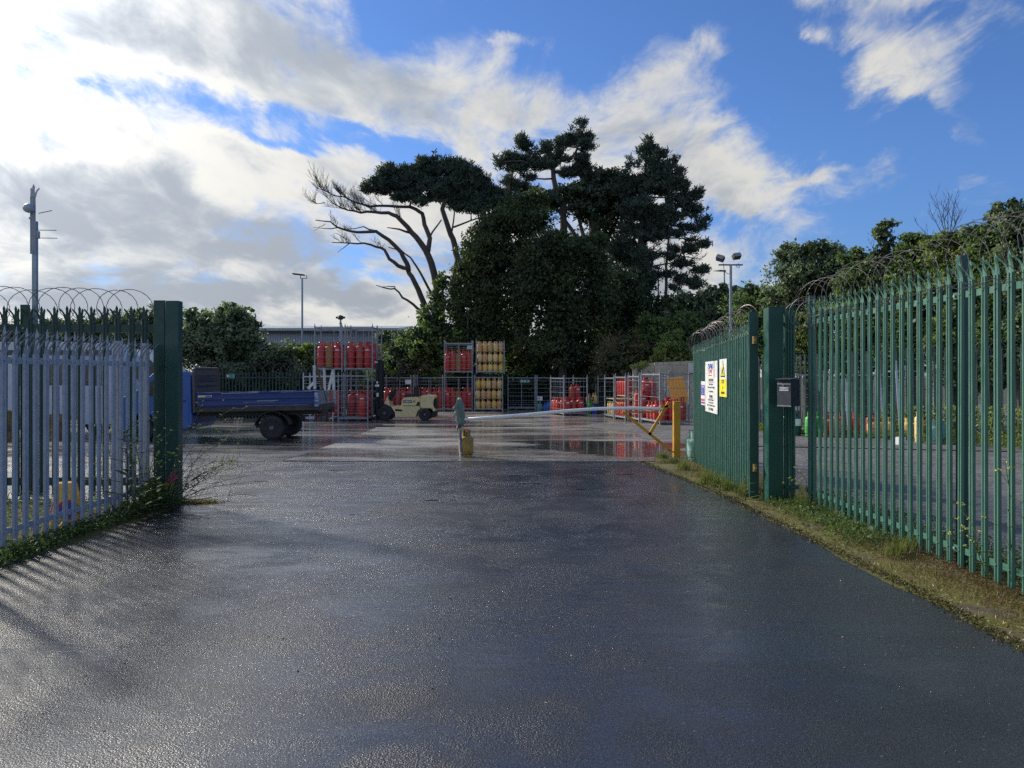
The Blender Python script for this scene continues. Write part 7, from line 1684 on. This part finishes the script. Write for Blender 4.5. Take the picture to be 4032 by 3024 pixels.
# ---- individual weeds -----------------------------------------------------
def leaf_shape(b, p, d, L, w):
    d = Vector(d).normalized(); s_ = d.cross(Vector((0, 0, 1)))
    if s_.length < .1: s_ = Vector((1, 0, 0))
    s_.normalize(); n_ = s_.cross(d); pts = []
    for f_, wd in ((0, .12), (.25, .8), (.5, 1.0), (.75, .7), (1.0, .03)):
        c_ = Vector(p) + d * (L * f_) - n_ * (L * .22 * f_ * f_); pts += [c_ - s_ * (w * wd * .5) + n_ * .006, c_, c_ + s_ * (w * wd * .5) + n_ * .006]
    b.add(pts, [(3 * i + j, 3 * i + j + 1, 3 * i + 4 + j, 3 * i + 3 + j) for i in range(4) for j in range(2)])
def flower_weed(label, base, n, seed, to, spread, hgt, stem='stem', flowers=True, sub=5):
    r_ = random.Random(seed); r = thing('flowering_weed', label, 'weed', base)
    bs = MB(); bf = MB(); bl = MB()
    def fl(p):
        for _ in range(6):
            q_ = p + Vector((r_.uniform(-.012, .012), r_.uniform(-.012, .012), r_.uniform(-.006, .01))); bf.box(q_, (.008, .006, .005), rz=r_.random() * 3, rx=r_.random())
    for i in range(n):
        L = hgt * r_.uniform(.55, 1.1); tx = to[0] * r_.uniform(.3, 1.15) + r_.uniform(-spread, spread); ty = to[1] + r_.uniform(-.25, .25)
        p0 = Vector((r_.uniform(-.1, .1), r_.uniform(-.05, .05), 0)); p3 = Vector((tx, ty, L * r_.uniform(.55, 1)))
        m1 = Vector((p0.x + (tx - p0.x) * .25, p0.y + ty * .2, p3.z * .55)); m2 = Vector((p0.x + (tx - p0.x) * .62, ty * .6, p3.z * .86))
        pts = [p0, m1, m2, p3]; Q = []
        for k in range(9):
            t = k / 8.; Q.append(((1 - t) ** 3) * p0 + 3 * t * (1 - t) ** 2 * m1 + 3 * t * t * (1 - t) * m2 + t ** 3 * p3 + Vector((r_.uniform(-.008, .008), 0, r_.uniform(-.008, .008))))
        bs.tube(Q, [.0042 - .0003 * k for k in range(9)], 4)
        if flowers: fl(Q[-1])
        for _ in range(sub):
            k = r_.randint(3, 8); d = Vector((r_.uniform(-.2, 1) * (1 if to[0] > 0 else -1), r_.uniform(-.4, .4), r_.uniform(-.3, .9))).normalized(); l_ = r_.uniform(.05, .22); e1 = Q[k] + d * l_ * .6; e2 = e1 + (d + Vector((0, 0, .6))).normalized() * l_ * .4
            bs.tube([Q[k], e1, e2], [.0026, .002, .0014], 3)
            if flowers: fl(e2)
        for k in (1, 2, 3, 4):
            leaf_shape(bl, Q[k], (r_.uniform(-1, 1), r_.uniform(-1, .3), r_.uniform(-.2, .5)), r_.uniform(.04, .10), .02)
    bs.build('stems', M[stem], r, fix=False); bl.build('leaves', M['weed'], r, fix=False)
    if flowers: bf.build('flowers', M['flower'], r, fix=False)['kind'] = 'stuff'
    return r
flower_weed('tall yellow-flowered weed arching right across the left gate post', (-4.30, 9.55, 0), 9, 3, (.95, -.1), .25, 1.38, sub=7)
flower_weed('yellow-flowered weed in front of the grey fence end post', (-4.58, 9.35, 0), 12, 5, (.10, -.1), .30, 1.30, sub=6)
flower_weed('lower yellow-flowered weed leaning far right at knee height', (-4.28, 9.6, 0), 6, 8, (1.15, -.05), .2, .85, sub=8)
flower_weed('dry dark seed stalks sprawling over the wet tarmac', (-4.2, 9.4, 0), 6, 9, (1.1, -.3), .3, .45, stem='stemd', flowers=False, sub=7)
flower_weed('thin yellow-flowered weed between the left fences', (-5.1, 9.7, 0), 8, 12, (-.15, .05), .35, 1.1, sub=5)
flower_weed('spindly flowering stalk against the nearest right fence', (3.72, 5.85, 0), 3, 15, (-.45, -.1), .15, .95, sub=6)
flower_weed('thin stalk growing at the letterbox post foot', (3.58, 9.3, 0), 2, 17, (-.1, 0), .06, .62, sub=4)
def leafy(label, base, n, hgt, L, w, seed, stem='stemd', mat='weed', name='broadleaf_weed'):
    r_ = random.Random(seed); r = thing(name, label, 'weed', base); bs = MB(); bl = MB()
    bs.tube([(0, 0, 0), (.01, 0, hgt * .5), (-.005, 0, hgt)], [.007, .006, .003], 5)
    for i in range(n):
        f_ = i / max(1, n - 1); z = hgt * (.05 + .92 * f_); a = i * 2.4 + r_.uniform(-.3, .3); l_ = L * (1.1 - .75 * f_)
        leaf_shape(bl, (0, 0, z), (math.cos(a), math.sin(a), .55), l_ * r_.uniform(.8, 1.2), w * (1.1 - .6 * f_))
    bs.build('stem', M[stem], r, fix=False); bl.build('leaves', M[mat], r, fix=False); return r
g = GP(500, 2046); leafy('dark-stemmed broadleaf weed standing in front of the grey fence', (g.x, g.y, 0), 20, 1.02, .30, .085, 2)
g = GP(560, 2030); leafy('second broadleaf weed right of the dark-stemmed one', (g.x, g.y, 0), 12, .35, .30, .10, 3)
g = GP(610, 2010); leafy('large-leaved weed heaped at the foot of the left gate post', (g.x, g.y, 0), 16, .5, .26, .11, 4)
g = GP(50, 2195); leafy('small yellow green rosette weed at the lower left fence foot', (g.x, g.y, 0), 14, .16, .13, .035, 5, mat='leafl')
g = GP(112, 2180); leafy('second rosette weed beside the lower left one', (g.x, g.y, 0), 14, .17, .13, .035, 6, mat='leafl')
g = GP(225, 2110); leafy('yellowing weed before the no waiting cone', (g.x, g.y, 0), 12, .14, .18, .05, 7, mat='leafl')
g = GP(2835, 1955); leafy('pale spiky plant at the middle of the gate leaf foot', (g.x, g.y, zg(g.y)), 12, .22, .22, .03, 9, mat='grassg')
g = GP(2935, 1975); leafy('upright plant beside the gate hinge stile', (g.x, g.y, zg(g.y)), 9, .34, .20, .04, 10, mat='grassg')
r = thing('pink_flower', 'pink flower head leaning on the left gate post', 'flower', (-4.25, 9.5, 0)); b = MB(); b.tube([(0, 0, 0), (.04, -.02, .2), (.03, -.05, .38)], [.004, .003, .003], 5); b.build('stem', M['stem'], r)
b = MB(); [b.box((.03 + rnd.gauss(0, .022), -.05 + rnd.gauss(0, .015), .39 + rnd.gauss(0, .016)), (.016, .012, .010), rz=rnd.random() * 3, rx=rnd.random()) for _ in range(46)]; [b.box((.0 + rnd.gauss(0, .018), -.05 + rnd.gauss(0, .012), .335 + rnd.gauss(0, .014)), (.014, .012, .010), rz=rnd.random() * 3) for _ in range(26)]; b.build('petals', M['pink'], r, fix=False)['kind'] = 'stuff'
# moss and dry tuft at the foot of the left gate post
def tl(): return -4.05 + rnd.gauss(0, .13), 9.85 + rnd.gauss(0, .07), .5
v, f = blades(900, tl, .09, .004, 1.2); tag(link('dry_grass', npmesh('dry_grass', v, f, M['grass'])), 'dry grass tuft right of the left gate post foot', 'grass', kind='stuff')
# ------------------------------------------------------------------ drop prototypes that were never placed
for k_, o_ in P_.items():
    if k_ not in USED:
        for c1 in kids(o_):
            bpy.data.objects.remove(c1)
        bpy.data.objects.remove(o_)
for o_ in list(bpy.data.objects):
    if 'group' in o_.keys() and not o_['group']: del o_['group']
